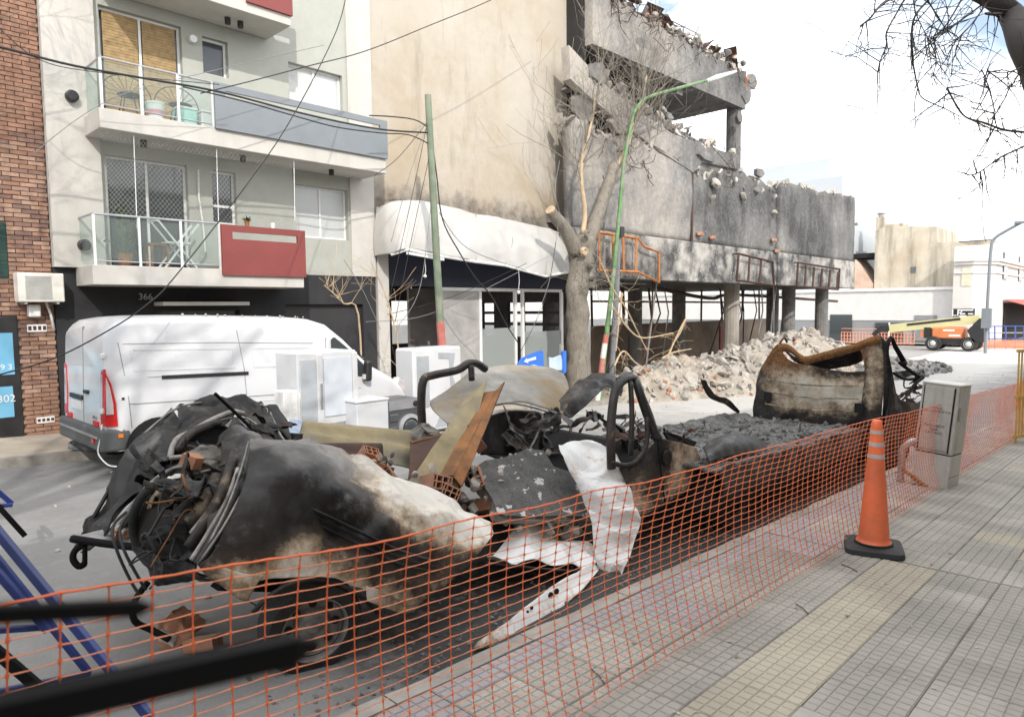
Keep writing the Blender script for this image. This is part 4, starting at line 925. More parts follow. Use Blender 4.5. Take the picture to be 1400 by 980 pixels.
sgn = B('shop_sign', M['black'], cor, XC-.12, XC-.02, FP(1333, 428, XC).y, FP(1303, 428, XC).y, FP(1318, 433, XC).z, FP(1318, 422, XC).z)
q = FP(1308, 428, XC-.13); text('LP', 'lettering', M['frame'], sgn, (XC-.13, q.y, q.z), .75, (0, -1, 0), (0, 0, 1), .01)
for j, (a, b, yy) in enumerate(((1310, 1331, 424), (1313, 1320, 429), (1324, 1331, 429), (1312, 1322, 432))):
    B('lettering', M['frame'], sgn, XC-.135, XC-.122, FP(b, yy, XC).y, FP(a, yy, XC).y, FP(a, yy, XC).z-.05, FP(a, yy, XC).z+.05)
sd = MB(); ysd = yk-.06
B('side_shop_opening', M['dark'], cor, XC+6, XC+28, ysd-.06, ysd+.2, zf_, at(1380, 422, yk).z if 0 else zf_+3.4)
aw2 = MB(); aw2.add([(XC+5.5, ysd-.06, zf_+3.7), (XC+29, ysd-.06, zf_+3.7), (XC+29, ysd-2.4, zf_+2.9), (XC+5.5, ysd-2.4, zf_+2.9)], [(0, 1, 2, 3)])
aw2.build('red_awning', plain('red_canvas', (.55, .10, .08), .8), cor, solid=.04)
B('upper_window', M['glass'], cor, XC+5, XC+7, ysd-.05, ysd+.1, zf_+5.4, zf_+7.6); B('upper_window', M['glass'], cor, XC+13, XC+15, ysd-.05, ysd+.1, zf_+5.4, zf_+7.6)
B('solar_panel', M['glass'], cor, XC+4, XC+8, yk+.5, yk+3, zc+.6, zc+.68)
wb = thing('white_tower', 'plain bluish white block rising behind the broken wall head', 'building', (70, 34, zf_))
Xw = 75.0; m_bw = plain('bluish_white', (.46, .49, .52), .7, var=.03, scale=.2)
y0w, y1w, ywm = atx(1134, 240, Xw).y, atx(1010, 240, Xw).y, atx(1112, 240, Xw).y
B('tower', m_bw, wb, Xw, Xw+10, y0w, y1w, zf_, atx(1110, 220, Xw).z); B('podium', m_bw, wb, Xw-4, Xw+8, atx(1152, 240, Xw-4).y, y1w, zf_, atx(1110, 246, Xw-4).z)
# back street wall glimpsed through the burnt ground floor
bs = thing('rear_street_house', 'pale house front seen through the burnt ground floor windows', 'house', (28, 42, gz(30, 14)))
B('wall', m_w2, bs, 10, 64, 42, 46, -2, 5.2); B('plinth', m_g2, bs, 10, 64, 41.9, 41.99, -2, .6)
tag(strip('rear_yard', M['slab'], [XB0, 30, 43.4], [WALL+9.1, 30, 41.9], lambda x, y: -.95 if x < 29 else -1.15), kind='structure')
tag(strip('far_corner_pavement', M['kerb'], [64.0, 75, 110], fr(-60, 100, 20), lambda x, y: zf_+.12), kind='structure')
# houses behind the photographer's pavement (they shade this side of the street)
nb_ = thing('row_house', 'long two-storey rendered house along the near pavement opposite the ruin', 'building', (10, -4, 0))
m_nb = stucco('near_house_render', (.50, .47, .42), (.3, .28, .25), .3, (.42, .38, .33), .3, .4)
B('wall', m_nb, nb_, -30, 40, -9, -1.32, -2.4, 6.4); B('parapet', m_nb, nb_, -30, 40, -1.31, -1.2, 5.9, 6.6)
# ================================================================ WHITE VAN
def xf(mb, m): mb.v = [m @ v for v in mb.v]; return mb
vx0 = 2.74
VM = Matrix.Translation((vx0, 9.98, gz(vx0, 10.4))) @ Matrix.Rotation(math.atan(SL)-.010, 4, 'Y')
van = thing('van', 'white panel van parked by the far kerb before the flats', 'van', VM @ Vector((2.5, 1, 0)))
VL, VH, VW = 5.0, 2.2, 2.0
m_van = NT('van_white'); f1 = m_van.noise(1.2, 5, .6); sp_ = m_van.n('ShaderNodeSeparateXYZ'); m_van.l(m_van.pos, sp_.inputs[0])
grime = m_van.math('ADD', m_van.ramp(sp_.outputs[2], .7, -.1), m_van.math('MULTIPLY', m_van.math('SUBTRACT', m_van.noise(5, 5, .7), .5), .8))
m_van.b.inputs['Coat Weight'].default_value = .3
m_van = m_van.out(m_van.mix(m_van.ramp(grime, .35, 1.0, 0, .6), m_van.mix(f1, (.60, .61, .63), (.65, .655, .67)), (.5, .44, .36)), .35)
def zroof(x): 
    pr = [(0, 1.95), (.06, 2.04), (.16, 2.11), (.4, 2.16), (1.2, 2.19), (2.6, 2.2), (3.0, 2.18), (3.3, 2.10), (3.6, 1.88), (4.0, 1.52), (4.12, 1.42), (4.45, 1.26), (4.75, 1.10), (4.92, .92), (5.0, .66)]
    for (a, b), (c, d) in zip(pr, pr[1:]):
        if x <= c: return b+(d-b)*(x-a)/(c-a)
    return .66
def wid(x): return 1.0-(.06*max(0, (.15-x)/.15))-.10*max(0, (x-4.0)/1.0)**2
body = MB(); xs = [0, .03, .08, .16, .3, .6, 1, 1.5, 2, 2.5, 2.8, 3.0, 3.15, 3.3, 3.45, 3.6, 3.8, 4.0, 4.12, 4.3, 4.5, 4.7, 4.85, 4.95, 5.0]; NR = 0; rings = []
for x in xs:
    zt = zroof(x); zb0 = .36; w = wid(x); ring = []
    zs_ = [zb0, .5, .8, 1.1, 1.4, 1.7]
    half = []
    for k in range(7):
        z = zb0+(zt-.12-zb0)*k/6; tum = .10*max(0, (z-1.0)/1.2)**1.5; half.append((w-tum+(.012 if .55 < z < 1.2 else 0), z))
    wt = half[-1][0]
    for k in range(1, 5):
        a = math.pi/2*k/4; half.append((wt-.16*(1-math.cos(a)), zt-.12+.10*math.sin(a)))
    half.append((wt*.45, zt-.002)); half.append((0, zt))
    ring = [(x, 1-h, z) for h, z in half]+[(x, 1+h, z) for h, z in reversed(half[:-1])]
    rings.append(ring)
n = len(rings[0])
for ring in rings: body.v += [Vector(p) for p in ring]
for i in range(len(rings)-1):
    for k in range(n-1): a = i*n+k; body.f.append((a, a+1, a+n+1, a+n))
    body.f.append((i*n+n-1, i*n, (i+1)*n, (i+1)*n+n-1))
body.f.append(tuple(range(n))); body.f.append(tuple(reversed(range((len(rings)-1)*n, len(rings)*n))))
bo = xf(body, VM).build('body', m_van, van, smooth=True); md = bo.modifiers.new('es', 'EDGE_SPLIT'); md.split_angle = R(40)
def yside(x, z): return 1-(wid(x)-.10*max(0, (z-1.0)/1.2)**1.5+(.012 if .55 < z < 1.2 else 0))
def side_strip(pts, w, off, name, mat, par=van, r=None):
    mb = MB()
    for (a, b), (c, d) in zip(pts, pts[1:]): mb.bar((a, yside(a, b)-off, b), (c, yside(c, d)-off, d), .012, w, (0, 0, 1) if abs(c-a) > abs(d-b) else (1, 0, 0))
    return xf(mb, VM).build(name, mat, par)
seam = plain('seam_dark', (.22, .22, .22), .6)
def seams(pts): return side_strip(pts, .009, -.003, 'door_seam', seam, bo)
seams([(.30, .66), (.27, 1.0), (.22, 1.4), (.16, 1.8)]); seams([(.22, 1.78), (1.5, 1.79), (3.02, 1.77)]); seams([(.28, .98), (1.1, .98), (1.9, .98), (3.9, 1.0)]); seams([(1.9, .42), (1.89, .93), (1.86, 1.4), (1.77, 1.97)]); seams([(.24, 1.32), (.69, 1.33)])
seams([(3.28, .42), (3.27, 1.0), (3.24, 1.5), (3.26, 1.86)])
side_strip([(.69, 1.32), (1.92, 1.33)], .05, .008, 'sliding_rail', M['black'])
side_strip([(.05, .52), (.21, .52)], .26, .01, 'bumper_corner', plain('bumper_grey', (.09, .092, .095), .7)); side_strip([(1.08, .55), (3.7, .55)], .2, .012, 'side_moulding', plain('moulding_grey', (.14, .145, .15), .7))
xf(MB().box(-.07, .3, -.015, 2.015, .36, .66), VM).build('rear_bumper', plain('bumper_grey2', (.10, .102, .105), .7), van, bevel=.04, seg=3)
xf(MB().box(-.085, -.06, .1, 1.9, .53, .56), VM).build('bumper_crease', M['steel'], van)
red = plain('lamp_red', (.55, .02, .02), .25, bump=0); lampc = plain('lamp_clear', (.55, .5, .5), .2, bump=0)
def tail(y0, sgn):
    q = MB().prism([(-.012, y0, .70), (-.012, y0+sgn*.14, .70), (-.012, y0+sgn*.17, 1.0), (-.012, y0+sgn*.11, 1.42), (-.012, y0+sgn*.01, 1.45)], (.03, 0, 0)); o = xf(q, VM).build('tail_light', red, van)
    q = MB().prism([(-.02, y0+sgn*.05, .85), (-.02, y0+sgn*.13, .85), (-.02, y0+sgn*.15, 1.0), (-.02, y0+sgn*.10, 1.38), (-.02, y0+sgn*.04, 1.38)], (.008, 0, 0)); xf(q, VM).build('lamp_lens', lampc, o)
tail(.06, 1); tail(1.94, -1)
xf(MB().prism([(-.012, .045, .70), (.13, .012, .70), (.11, .012, 1.0), (.06, .02, 1.25), (-.012, .05, 1.44)], (0, -.03, 0)), VM).build('tail_light_side', red, van); xf(MB().prism([(.0, .02, .86), (.08, .008, .86), (.075, .008, 1.0), (.04, .015, 1.22), (.0, .022, 1.34)], (0, -.03, 0)), VM).build('lamp_lens', lampc, van)
for y in (.30, 1.55): xf(MB().box(-.02, .01, y, y+.22, .665, .735), VM).build('reflector', red, van)
xf(MB().box(-.09, -.06, .25, .33, .46, .52), VM).build('reflector', red, van)
xf(MB().box(-.02, .01, 1.05, 1.55, .82, .95), VM).build('licence_plate', M['frame'], van); xf(MB().box(-.03, .01, 1.0, 1.6, .97, 1.03), VM).build('plate_lamp_bar', M['black'], van)
xf(MB().box(-.006, .02, .99, 1.002, .67, 2.0), VM).build('rear_door_seam', seam, van)
xf(MB().obox((-.02, .8, 1.10), (.05, .16, .05)), VM).build('rear_handle', M['black'], van, bevel=.01)
for z in (.9, 1.62): xf(MB().obox((-.015, .10, z), (.05, .08, .07)), VM).build('hinge', M['frame'], van, bevel=.01)
side_strip([(.13, .57), (.19, .57)], .05, .02, 'side_marker', plain('amber', (.7, .22, .03), .3)); side_strip([(.18, 1.06), (.21, 1.06)], .03, .006, 'fuel_lock', M['black']); side_strip([(3.33, 1.06), (3.36, 1.06)], .03, .006, 'door_lock', M['black'])
text('RSN 47', 'lettering', M['greyp'], van, VM @ Vector((-.022, .42, .78)), .06, VM.to_3x3() @ Vector((0, -1, 0)), (0, 0, 1))
side_strip([(3.38, 1.02), (3.52, 1.02)], .04, .02, 'door_handle', M['black'])
for (xa_, xb_, za_, zb__) in ((.34, 1.72, 1.42, 1.70), (2.02, 2.95, 1.42, 1.70), (1.3, 1.75, .70, .90), (2.02, 3.1, .70, .90)):
    for pp_ in ([(xa_, za_), (xb_, za_)], [(xa_, zb__), (xb_, zb__)], [(xa_, za_), (xa_-.02, zb__)], [(xb_, za_), (xb_-.02, zb__)]): side_strip(pp_, .022, -.001, 'pressed_panel', m_van, bo)
wn = MB(); poly = [(3.36, 1.12), (3.34, 1.72), (3.42, 1.80), (3.62, 1.70), (4.02, 1.26), (4.02, 1.14)]

def ztop_(x): return 1.72+.08*(x-3.34)/.08 if x < 3.42 else (1.80-.10*(x-3.42)/.2 if x < 3.62 else 1.70-.44*(x-3.62)/.4)
wxs = [3.34, 3.38, 3.42, 3.52, 3.62, 3.72, 3.82, 3.92, 4.02]
for x in wxs:
    for k in range(6): z = 1.2+(min(ztop_(x)+.1, zroof(x)-.15)-1.2)*k/5; wn.v.append(Vector((x, yside(x, z)-.014-.03*max(0, z-1.45), z)))
for i in range(len(wxs)-1):
    for k in range(5): a = i*6+k; wn.f.append((a, a+6, a+7, a+1))
wn.v = wn.v; xf(wn, VM).build('side_window', M['glass'], van, fix=False)
side_strip([(3.70, 1.14), (3.70, 1.6)], .03, .008, 'quarterlight_bar', M['black'])
ws = MB(); ws.v = [Vector(p) for p in ((3.33, .22, 2.08), (3.33, 1.78, 2.08), (4.06, 1.88, 1.48), (4.06, .12, 1.48))]; ws.v = [v+Vector((.012, 0, .012)) for v in ws.v]; ws.f = [(0, 1, 2, 3)]; xf(ws, VM).build('windscreen', M['glass'], van, fix=False)
mr = MB().obox((3.98, -.10, 1.30), (.12, .16, .36), (.05, 0, -.25)); o = xf(mr, VM).build('door_mirror', M['black'], van, bevel=.04, seg=2); xf(MB().obox((3.9, -.11, 1.20), (.03, .06, .08)), VM).build('indicator', lampc, o)
hl = MB().obox((4.82, .16, 1.0), (.28, .14, .2), (0, .5, .3)); xf(hl, VM).build('headlight', lampc, van, bevel=.03)
xf(MB().box(4.55, 5.06, -.0, 2.0, .34, .62), VM).build('front_bumper', plain('bumper_grey3', (.10, .1, .1), .7), van, bevel=.06, seg=3)
def wheel(x, y, sgn):
    ar = MB().lathe((x, y+sgn*.0, .36), [(.42, -.004), (.42, .02)], 28, 'y'); xf(ar, VM).build('wheel_arch', M['dark'], van)  # flat dark disc painted in for the shaded arch hollow
    w = MB().lathe((x, y, .34), [(.18, -.03), (.33, -.03), (.34, .01), (.34, .014), (.33, .024), (.19, .03), (.19, .012)], 28, 'y', cap=(1, 0)); o = xf(w, VM).build('tyre', M['rubber'], van)
    xf(MB().lathe((x, y, .34), [(.19, .022), (.16, .004), (.10, .016), (.06, .03)], 20, 'y', cap=(0, 1)), VM).build('rim', M['steel'], o)
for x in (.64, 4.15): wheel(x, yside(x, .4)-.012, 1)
for x in (.64, 4.15):
    o = xf(MB().lathe((x, 1.98, .34), [(.2, .0), (.33, .0), (.34, .04), (.34, .18), (.33, .2), (.2, .2)], 20, 'y'), VM).build('tyre', M['rubber'], van); xf(MB().lathe((x, .2, .34), [(.2, .0), (.34, .02), (.34, .17), (.2, .2)], 20, 'y'), VM).build('tyre', M['rubber'], van)
tl = MB().tube(spline([VM @ Vector((-.02, .12, .72)), VM @ Vector((-.06, .05, .55)), VM @ Vector((-.09, .04, .36)), VM @ Vector((-.02, -.12, .22)), VM @ Vector((.1, -.25, .18)), VM @ Vector((.04, -.3, .01))], 5), .01, 5); tl.build('dangling_strap', M['frame'], van)
for i in range(14):   # crumbs of rubble on the van roof
    p = VM @ Vector((rnd.uniform(.8, 3), rnd.uniform(.05, .5), 2.2)); o = put(ROCK[i % 9], 'rubble_crumb', (p.x, p.y, p.z-.01), rnd.uniform(.03, .06), None); tag(o, 'small rubble crumb lying on the van roof', 'rubble', 'crumbs on the van roof')
# plastic bag of rubbish behind the van wheel
q = onground(105, 628); bag = MB(); 
bmx = rock_mesh('rubbish_bag', 91, plain('grey_plastic_bag', (.16, .16, .165), .3, var=.3, scale=6, bump=.5), 3, .5, .8); o = put(bmx, 'rubbish_bag', (q.x+.35, q.y+.1, gz(q.x, q.y)+.12), (1.0, .5, .75), (0, 0, .2)); tag(o, 'crumpled grey plastic rubbish bag under the van bumper', 'bag')
# ================================================================ DUMPED WHITE GOODS
def gy(x, y): return gz(x, y)
def wgood(px0, px1, pyt, pyb, y, dep):
    a, b = at(px0, pyb, y), at(px1, pyt, y); return a.x, b.x, y, y+dep, gz(a.x, y), b.z
m_fr = plain('fridge_white', (.62, .63, .65), .4, var=.05, scale=2, bump=.1, dirt=(.45, .42, .40), dirtamt=.35)
x0, x1, y0, y1, z0, z1 = wgood(409, 487, 478, 585, 8.4, .6)
fr1 = thing('fridge', 'tall white fridge with its side torn open in front of the van', 'fridge', ((x0+x1)/2, 8.7, z0))
B('cabinet', m_fr, fr1, x0, x1, y0, y1, z0, z1, .02); w = x1-x0
B('inner_liner', plain('grey_liner', (.44, .47, .50), .5, var=.12, scale=3), fr1, x0+.05*w, x0+.29*w, y0-.012, y0-.001, z0+.3, z1-.1); B('door_panel', plain('pale_panel', (.60, .64, .69), .4, var=.08, scale=3), fr1, x0+.42*w, x0+.9*w, y0-.018, y0-.001, z0+.78, z1-.09)
B('door_frame', m_fr, fr1, x0+.3*w, x0+.4*w, y0-.03, y0-.001, z0+.25, z1-.03, .01); B('door_edge', m_fr, fr1, x0+.91*w, x1, y0-.03, y0-.001, z0+.25, z1-.03, .01)
MB().box(x0+.34*w, x0+.37*w, y0-.06, y0-.031, z0+.9, z0+1.25).build('handle', M['steel'], fr1, bevel=.005)
B('vent_grille', plain('grille_grey', (.35, .35, .36), .6, var=.5, scale=30), fr1, x0+.5*w, x0+.8*w, y0-.014, y0-.001, z0+.55, z0+.68)
x0, x1, y0, y1, z0, z1 = wgood(489, 531, 547, 592, 8.1, .5)
bx = thing('freezer', 'low white chest appliance beside the torn fridge', 'freezer', ((x0+x1)/2, 8.3, z0)); B('case', m_fr, bx, x0, x1, y0, y1, z0, z1, .015); B('lid', m_fr, bx, x0-.01, x1+.01, y0-.01, y1+.01, z1+.003, z1+.04, .01)
x0, x1, y0, y1, z0, z1 = wgood(397, 412, 533, 590, 8.3, .25)
pn = thing('appliance_panel', 'narrow soot-smudged white panel leaning left of the tall fridge', 'panel', ((x0+x1)/2, 8.5, z0)); B('sheet', plain('smudged_white', (.74, .74, .73), .5, var=.05, scale=2, dirt=(.15, .14, .13), dirtamt=.9), pn, x0-.08, x1-.05, y0, y1, z0, z1, .01); B('edge', M['frame'], pn, x1-.049, x1-.03, y0-.01, y1, z0, z1-.04)
x0, x1, y0, y1, z0, z1 = wgood(531, 572, 543, 590, 8.9, .55)
wm = thing('washing_machine', 'dark grey front-loading washing machine beside the white chest', 'washing machine', ((x0+x1)/2, 9.2, z0)); m_wm = plain('graphite', (.12, .125, .13), .35, .4, var=.1, scale=4); w = x1-x0
B('case', m_wm, wm, x0, x1, y0, y1, z0, z1, .02); B('control_panel', plain('panel_grey', (.26, .26, .27), .4), wm, x0+.02, x1-.02, y0-.012, y0-.001, z1-.16, z1-.02)
MB().lathe((x0+.68*w, y0-.001, (z0+z1)/2-.03), [(.23, 0), (.23, .03), (.17, .05), (.165, .02)], 26, 'y').build('door_ring', M['steel'], wm); MB().lathe((x0+.68*w, y0-.03, (z0+z1)/2-.03), [(.16, 0), (.12, .03), (.02, .04)], 22, 'y').build('door_glass', M['glass'], wm, smooth=True)
for i in range(3): B('side_rib', m_wm, wm, x0+.03, x0+.32*w, y0-.02, y0-.001, z0+.15+i*.2, z0+.27+i*.2, .02)
MB().lathe((x0+.88*w, y0-.012, z1-.09), [(.05, 0), (.04, .03)], 14, 'y').build('dial', M['black'], wm)
x0, x1, y0, y1, z0, z1 = wgood(567, 631, 473, 575, 10.6, .6)
fr2 = thing('fridge', 'white fridge back with grey torn insulation beside the green pole', 'fridge', ((x0+x1)/2, 10.9, z0)); w = x1-x0; h = z1-z0
B('cabinet', m_fr, fr2, x0, x1, y0, y1, z0, z1, .04); m_ins = plain('grey_insulation', (.36, .38, .40), .7, var=.15, scale=3)
B('torn_side', m_ins, fr2, x0+.06*w, x0+.3*w, y0-.01, y0-.001, z0+.3*h, z1-.09*h)
mb = MB(); mb.prism([(x0+.5*w, y0-.012, z1-.06*h), (x0+.85*w, y0-.012, z1-.08*h), (x0+.78*w, y0-.012, z0+.66*h), (x0+.95*w, y0-.012, z0+.34*h), (x0+.9*w, y0-.012, z0+.05*h), (x0+.4*w, y0-.012, z0+.05*h), (x0+.75*w, y0-.012, z0+.45*h), (x0+.72*w, y0-.012, z1-.14*h), (x0+.5*w, y0-.012, z1-.13*h)], (0, .011, 0)); mb.build('torn_back', m_ins, fr2)
# ================================================================ FALLEN BLUE STREET SIGN
m_sb = plain('sign_blue', (.04, .17, .62), .4, var=.08, scale=4, bump=0)
Ys = 11.3
sg = thing('street_sign', 'fallen blue arrow sign lying bent near the tree foot', 'sign', at(745, 503, Ys))
def poly3(pp, y, d, name, mat, par): return MB().prism([at(a, b, y) for a, b in pp], (0, d, 0)).build(name, mat, par)
pl_ = poly3([(708, 497), (713, 490), (722, 486), (733, 481), (740, 479.5), (743, 481), (743.5, 502), (708, 500)], Ys, .03, 'plate', m_sb, sg)
poly3([(716.5, 494.5), (720.5, 489.5), (720.5, 491.4), (732.5, 487.5), (733.3, 491.2), (722, 494.2), (722.3, 496.5)], Ys-.012, .008, 'arrow', M['frame'], sg); poly3([(724, 502), (726, 499.5), (730, 498.6), (734, 499.6), (736, 502)], Ys-.012, .008, 'roundel', M['frame'], sg)
MB().tube([at(726, 499, Ys+.08), (at(726, 499, Ys+.08).x, Ys+.08, gz(12, 11)-.02)], .03, 6).build('post', M['steel'], sg)
sg2 = thing('street_sign', 'blue and white name plate leaning on the tree trunk', 'sign', at(764, 505, 11.6))
poly3([(751, 488), (757, 489), (767, 485), (770, 500), (768, 506), (752, 505)], 11.6, .03, 'plate', plain('sign_pale', (.5, .62, .75), .4), sg2); poly3([(770, 480), (774.5, 479.5), (774.5, 508), (771, 511)], 11.55, .06, 'edge_plate', m_sb, sg2); MB().tube([at(767, 470, 11.7), (at(767, 508, 11.7).x, 11.7, gz(12, 11)-.02)], .05, 6).build('post', M['steel'], sg2)
# ================================================================ POLES
def pole(name, lab, pts, rad, y, bands, cat='pole', extra=None):
    base = at(pts[-1][0], pts[-1][1], y); r = thing(name, lab, cat, (base.x, y, gz(base.x, y)))
    v = [at(a, b, y) for a, b in pts]; bt = v[-1]; dirv = (v[-1]-v[-2]).normalized()
    tt = (gz(bt.x, y)-.1-bt.z)/dirv.z if dirv.z < 0 else 0
    v.append(bt+dirv*tt); return r, v
m_gp = plain('faded_green_pole', (.16, .20, .14), .7, var=.25, scale=4, bump=.2, dirt=(.30, .28, .22), dirtamt=.6)
m_rp = plain('faded_red_band', (.45, .13, .11), .7, var=.2, scale=6, dirt=(.5, .4, .35), dirtamt=.4); m_wp = plain('faded_white_band', (.62, .6, .56), .7, var=.1, scale=6)
r, v = pole('utility_pole', 'thin faded green pole with red and white foot by the shopfront', [(585, 130), (594, 300), (602, 440)], .08, 12.2, 0)
MB().tube(v, [.075, .085, .09, .095], 10).build('shaft', m_gp, r); a, b = at(602, 440, 12.2), at(604, 472, 12.2); MB().tube([a, b], .0965, 10).build('red_band', m_rp, r); c = at(605, 505, 12.2); MB().tube([b, c], .0965, 10).build('white_band', m_wp, r)
m_gp2 = plain('bright_green_pole', (.11, .22, .085), .6, var=.4, scale=5, bump=.2, dirt=(.30, .27, .22), dirtamt=.9)
r, v = pole('street_lamp', 'green street lamp pole with reaching arm among the tree branches', [(866, 155), (853, 220), (846, 300), (838, 380), (829, 460)], .1, 11.95, 0, 'street lamp')
arm = [at(866, 155, 11.95), at(875, 142, 11.95), at(895, 130, 11.95), at(968, 110, 11.95)]
MB().tube(v, [.045, .052, .06, .066, .072, .075], 10).build('shaft', m_gp2, r); MB().tube(spline(arm, 5), .05, 8).build('arm', m_gp2, r); MB().tube([at(966, 111, 11.95), at(980, 106, 11.95), at(1006, 98, 11.95)], [.06, .09, .05], 8).build('lamp_head', plain('lamp_grey', (.55, .56, .56), .4), r)
for (a, b, m_) in (((829, 458), (827, 470), m_rp), ((827, 470), (824, 490), m_wp), ((824, 490), (821, 515), m_rp), ((821, 515), (814, 566), m_wp)): MB().tube([at(*a, 11.95), at(*b, 11.95)], .08, 10).build('band', m_, r)
r, v = pole('conduit_pole', 'grey steel conduit post close beside the green lamp pole', [(846, 310), (843, 400), (838, 480)], .07, 12.3, 0); MB().tube(v, .085, 8).build('shaft', plain('dark_grey_steel', (.17, .18, .19), .6), r); p = at(849, 317, 12.2); MB().obox(p, (.2, .12, .3)).build('junction_box', M['black'], r)
# far right lamp post
r = thing('street_lamp', 'slender curved grey street lamp before the white corner house', 'street lamp', at(1352, 475, 10)); XL = 50.0; lp = [atx(1347, 483, XL), atx(1351, 400, XL), atx(1355, 340, XL), atx(1360, 326, XL), atx(1375, 316, XL), atx(1397, 304, XL)]; TL[r.name] = lp[0]; r.location = lp[0]
MB().tube(spline(lp, 5), .09, 8).build('shaft', M['greyp'], r); MB().obox(lp[-1], (.3, .7, .15)).build('lamp_head', M['greyp'], r); MB().obox(atx(1349, 435, XL-.2), (.35, .5, 1.2)).build('meter_box', M['greyp'], r)
# ================================================================ BOOM LIFT
XLf = 58.0; zl = zroad(XLf, 10)
def LP(px, py, x=XLf): return atx(px, py, x)
lf = thing('boom_lift', 'orange boom lift with long pale yellow boom at the crossing', 'lift', (XLf+1, LP(1305, 470).y, zl)); m_bo = plain('lift_yellow', (.55, .51, .27), .5, var=.08, scale=1); m_bor = plain('lift_orange', (.58, .19, .07), .5, var=.08, scale=1)
def lw(px, x):
    q = LP(px, 474); rr = .52
    o = MB().lathe((x, q.y, zl+rr), [(.25, 0), (rr-.06, 0), (rr, .06), (rr, .34), (rr-.06, .4), (.25, .4)], 24, 'x').build('tyre', M['rubber'], lf); MB().lathe((x, q.y, zl+rr), [(.1, -.06), (.14, -.02), (.26, .02), (.3, -.02)], 20, 'x', cap=(1, 0)).build('rim', plain('rim_pale', (.5, .5, .48), .5), o)
for px in (1275, 1324): lw(px, XLf); lw(px, XLf+1.9)
a, b = LP(1275, 470).y, LP(1324, 470).y; B('chassis', M['black'], lf, XLf+.3, XLf+2.0, b+.1, a-.1, zl+.45, zl+.95)
B('turntable', m_bor, lf, XLf+.25, XLf+2.0, LP(1316, 455).y, LP(1272, 455).y, LP(1290, 464).z, LP(1290, 447).z, .12); B('engine_cover', M['black'], lf, XLf+.3, XLf+1.9, LP(1271, 455).y, LP(1262, 455).y, LP(1290, 463).z, LP(1290, 448).z); B('end_tank', m_bor, lf, XLf+.35, XLf+1.8, LP(1261.5, 455).y, LP(1257, 455).y, LP(1290, 462).z, LP(1290, 453).z)
for j in range(2): B('decal', M['frame'], lf, XLf+.235, XLf+.249, LP(1312-j*8, 455).y, LP(1296-j*8, 455).y, LP(1290, 459-j*7).z-.04, LP(1290, 459-j*7).z+.08)
MB().prism([LP(1322, 452), LP(1338, 436), LP(1345, 434), LP(1345, 468), LP(1330, 467)], (1.2, 0, 0)).build('counterweight', M['black'], lf)
MB().bar(LP(1341, 436, XLf+.6), LP(1217, 449, XLf+.6), .5, .62).build('boom', m_bo, lf); MB().bar(LP(1313, 436, XLf+.33), LP(1240, 444, XLf+.33), .02, .16).build('boom_slot', M['black'], lf); MB().bar(LP(1218, 448, XLf+.6), LP(1200, 451, XLf+.6), .4, .45).build('jib', M['black'], lf); MB().bar(LP(1204, 450, XLf+.6), LP(1194, 458, XLf+.6), .3, .3).build('jib_knuckle', M['black'], lf)
# street fence, orange mesh and bollard far off
fb = thing('site_fence', 'blue tubular site fence below the red awning', 'fence', LP(1380, 475, 63))
fm = plain('site_fence_blue', (.06, .10, .35), .5)
for px in (1352, 1360, 1375, 1388, 1400):
    MB().tube([LP(px, 478, 63), LP(px, 446, 63)], .05, 5).build('upright', fm, fb)
for py in (446, 455, 463): MB().tube([LP(1346, py, 63), LP(1402, py, 63)], .04, 5).build('rail', fm if py != 455 else M['steel'], fb)
om = thing('orange_mesh', 'far orange mesh barrier strung below the blue site fence', 'barrier', LP(1370, 478, 62)); mm = MB()
for k in range(40): y = LP(1330, 470, 62).y+(LP(1402, 470, 62).y-LP(1330, 470, 62).y)*k/39; mm.box(61.98, 62.02, y-.02, y+.02, zl+.1, LP(1370, 465, 62).z)
for k in range(7): z = zl+.15+(LP(1370, 465, 62).z-zl-.15)*k/6; mm.box(61.97, 62.03, LP(1402, 470, 62).y, LP(1330, 470, 62).y, z-.02, z+.02)
mm.build('mesh', M['netl'], om)
om2 = thing('orange_mesh', 'far orange mesh barrier hung before the grey shop wall', 'barrier', LP(1180, 478, 62)); mm = MB(); ya_, yb2 = LP(1250, 470, 62).y, LP(1150, 470, 62).y
for k in range(24): y = ya_+(yb2-ya_)*k/23; mm.box(61.98, 62.02, y-.02, y+.02, zl+.2, LP(1170, 446, 62).z if k > 25 else LP(1170, 455, 62).z)
for k in range(5): z = zl+.2+k*.3; mm.box(61.97, 62.03, ya_, yb2, z-.02, z+.02)
mm.build('mesh', M['netl'], om2)
# ================================================================ TREES
def grow(mb, p, d, ln, r, depth, g, up=.12, spread=.7, n=3, segs=5, minr=.004):
    pts = [Vector(p)]; rs = [r]; q = Vector(p); dd = Vector(d).normalized()
    for i in range(segs):
        dd = (dd+Vector((g.uniform(-1, 1), g.uniform(-1, 1), g.uniform(-1, 1)))*.17+Vector((0, 0, up))).normalized(); q = q+dd*ln/segs; pts.append(q.copy()); rs.append(max(minr, r*(1-.7*(i+1)/segs)))
    mb.tube(pts, rs, 6 if r > .04 else (4 if r > .012 else 3), cap=r > .03)
    if depth <= 0: return
    for k in range(n):
        i = g.randint(1, segs); b = pts[i]; dr = (pts[i]-pts[i-1]).normalized(); sd = Vector((g.uniform(-1, 1), g.uniform(-1, 1), g.uniform(-.4, 1))); nd = (dr*(1-spread*.5)+sd.normalized()*spread).normalized()
        grow(mb, b, nd, ln*g.uniform(.5, .8), rs[i]*.65, depth-1, g, up, spread, n, max(3, segs-1), minr)
Yt = 12.3
def TP(px, py, y=Yt): return at(px, py, y)
tr = thing('street_tree', 'pollarded bare tree with cut limbs before the ruin', 'tree', (TP(792, 520).x, Yt, gz(15, 12)))
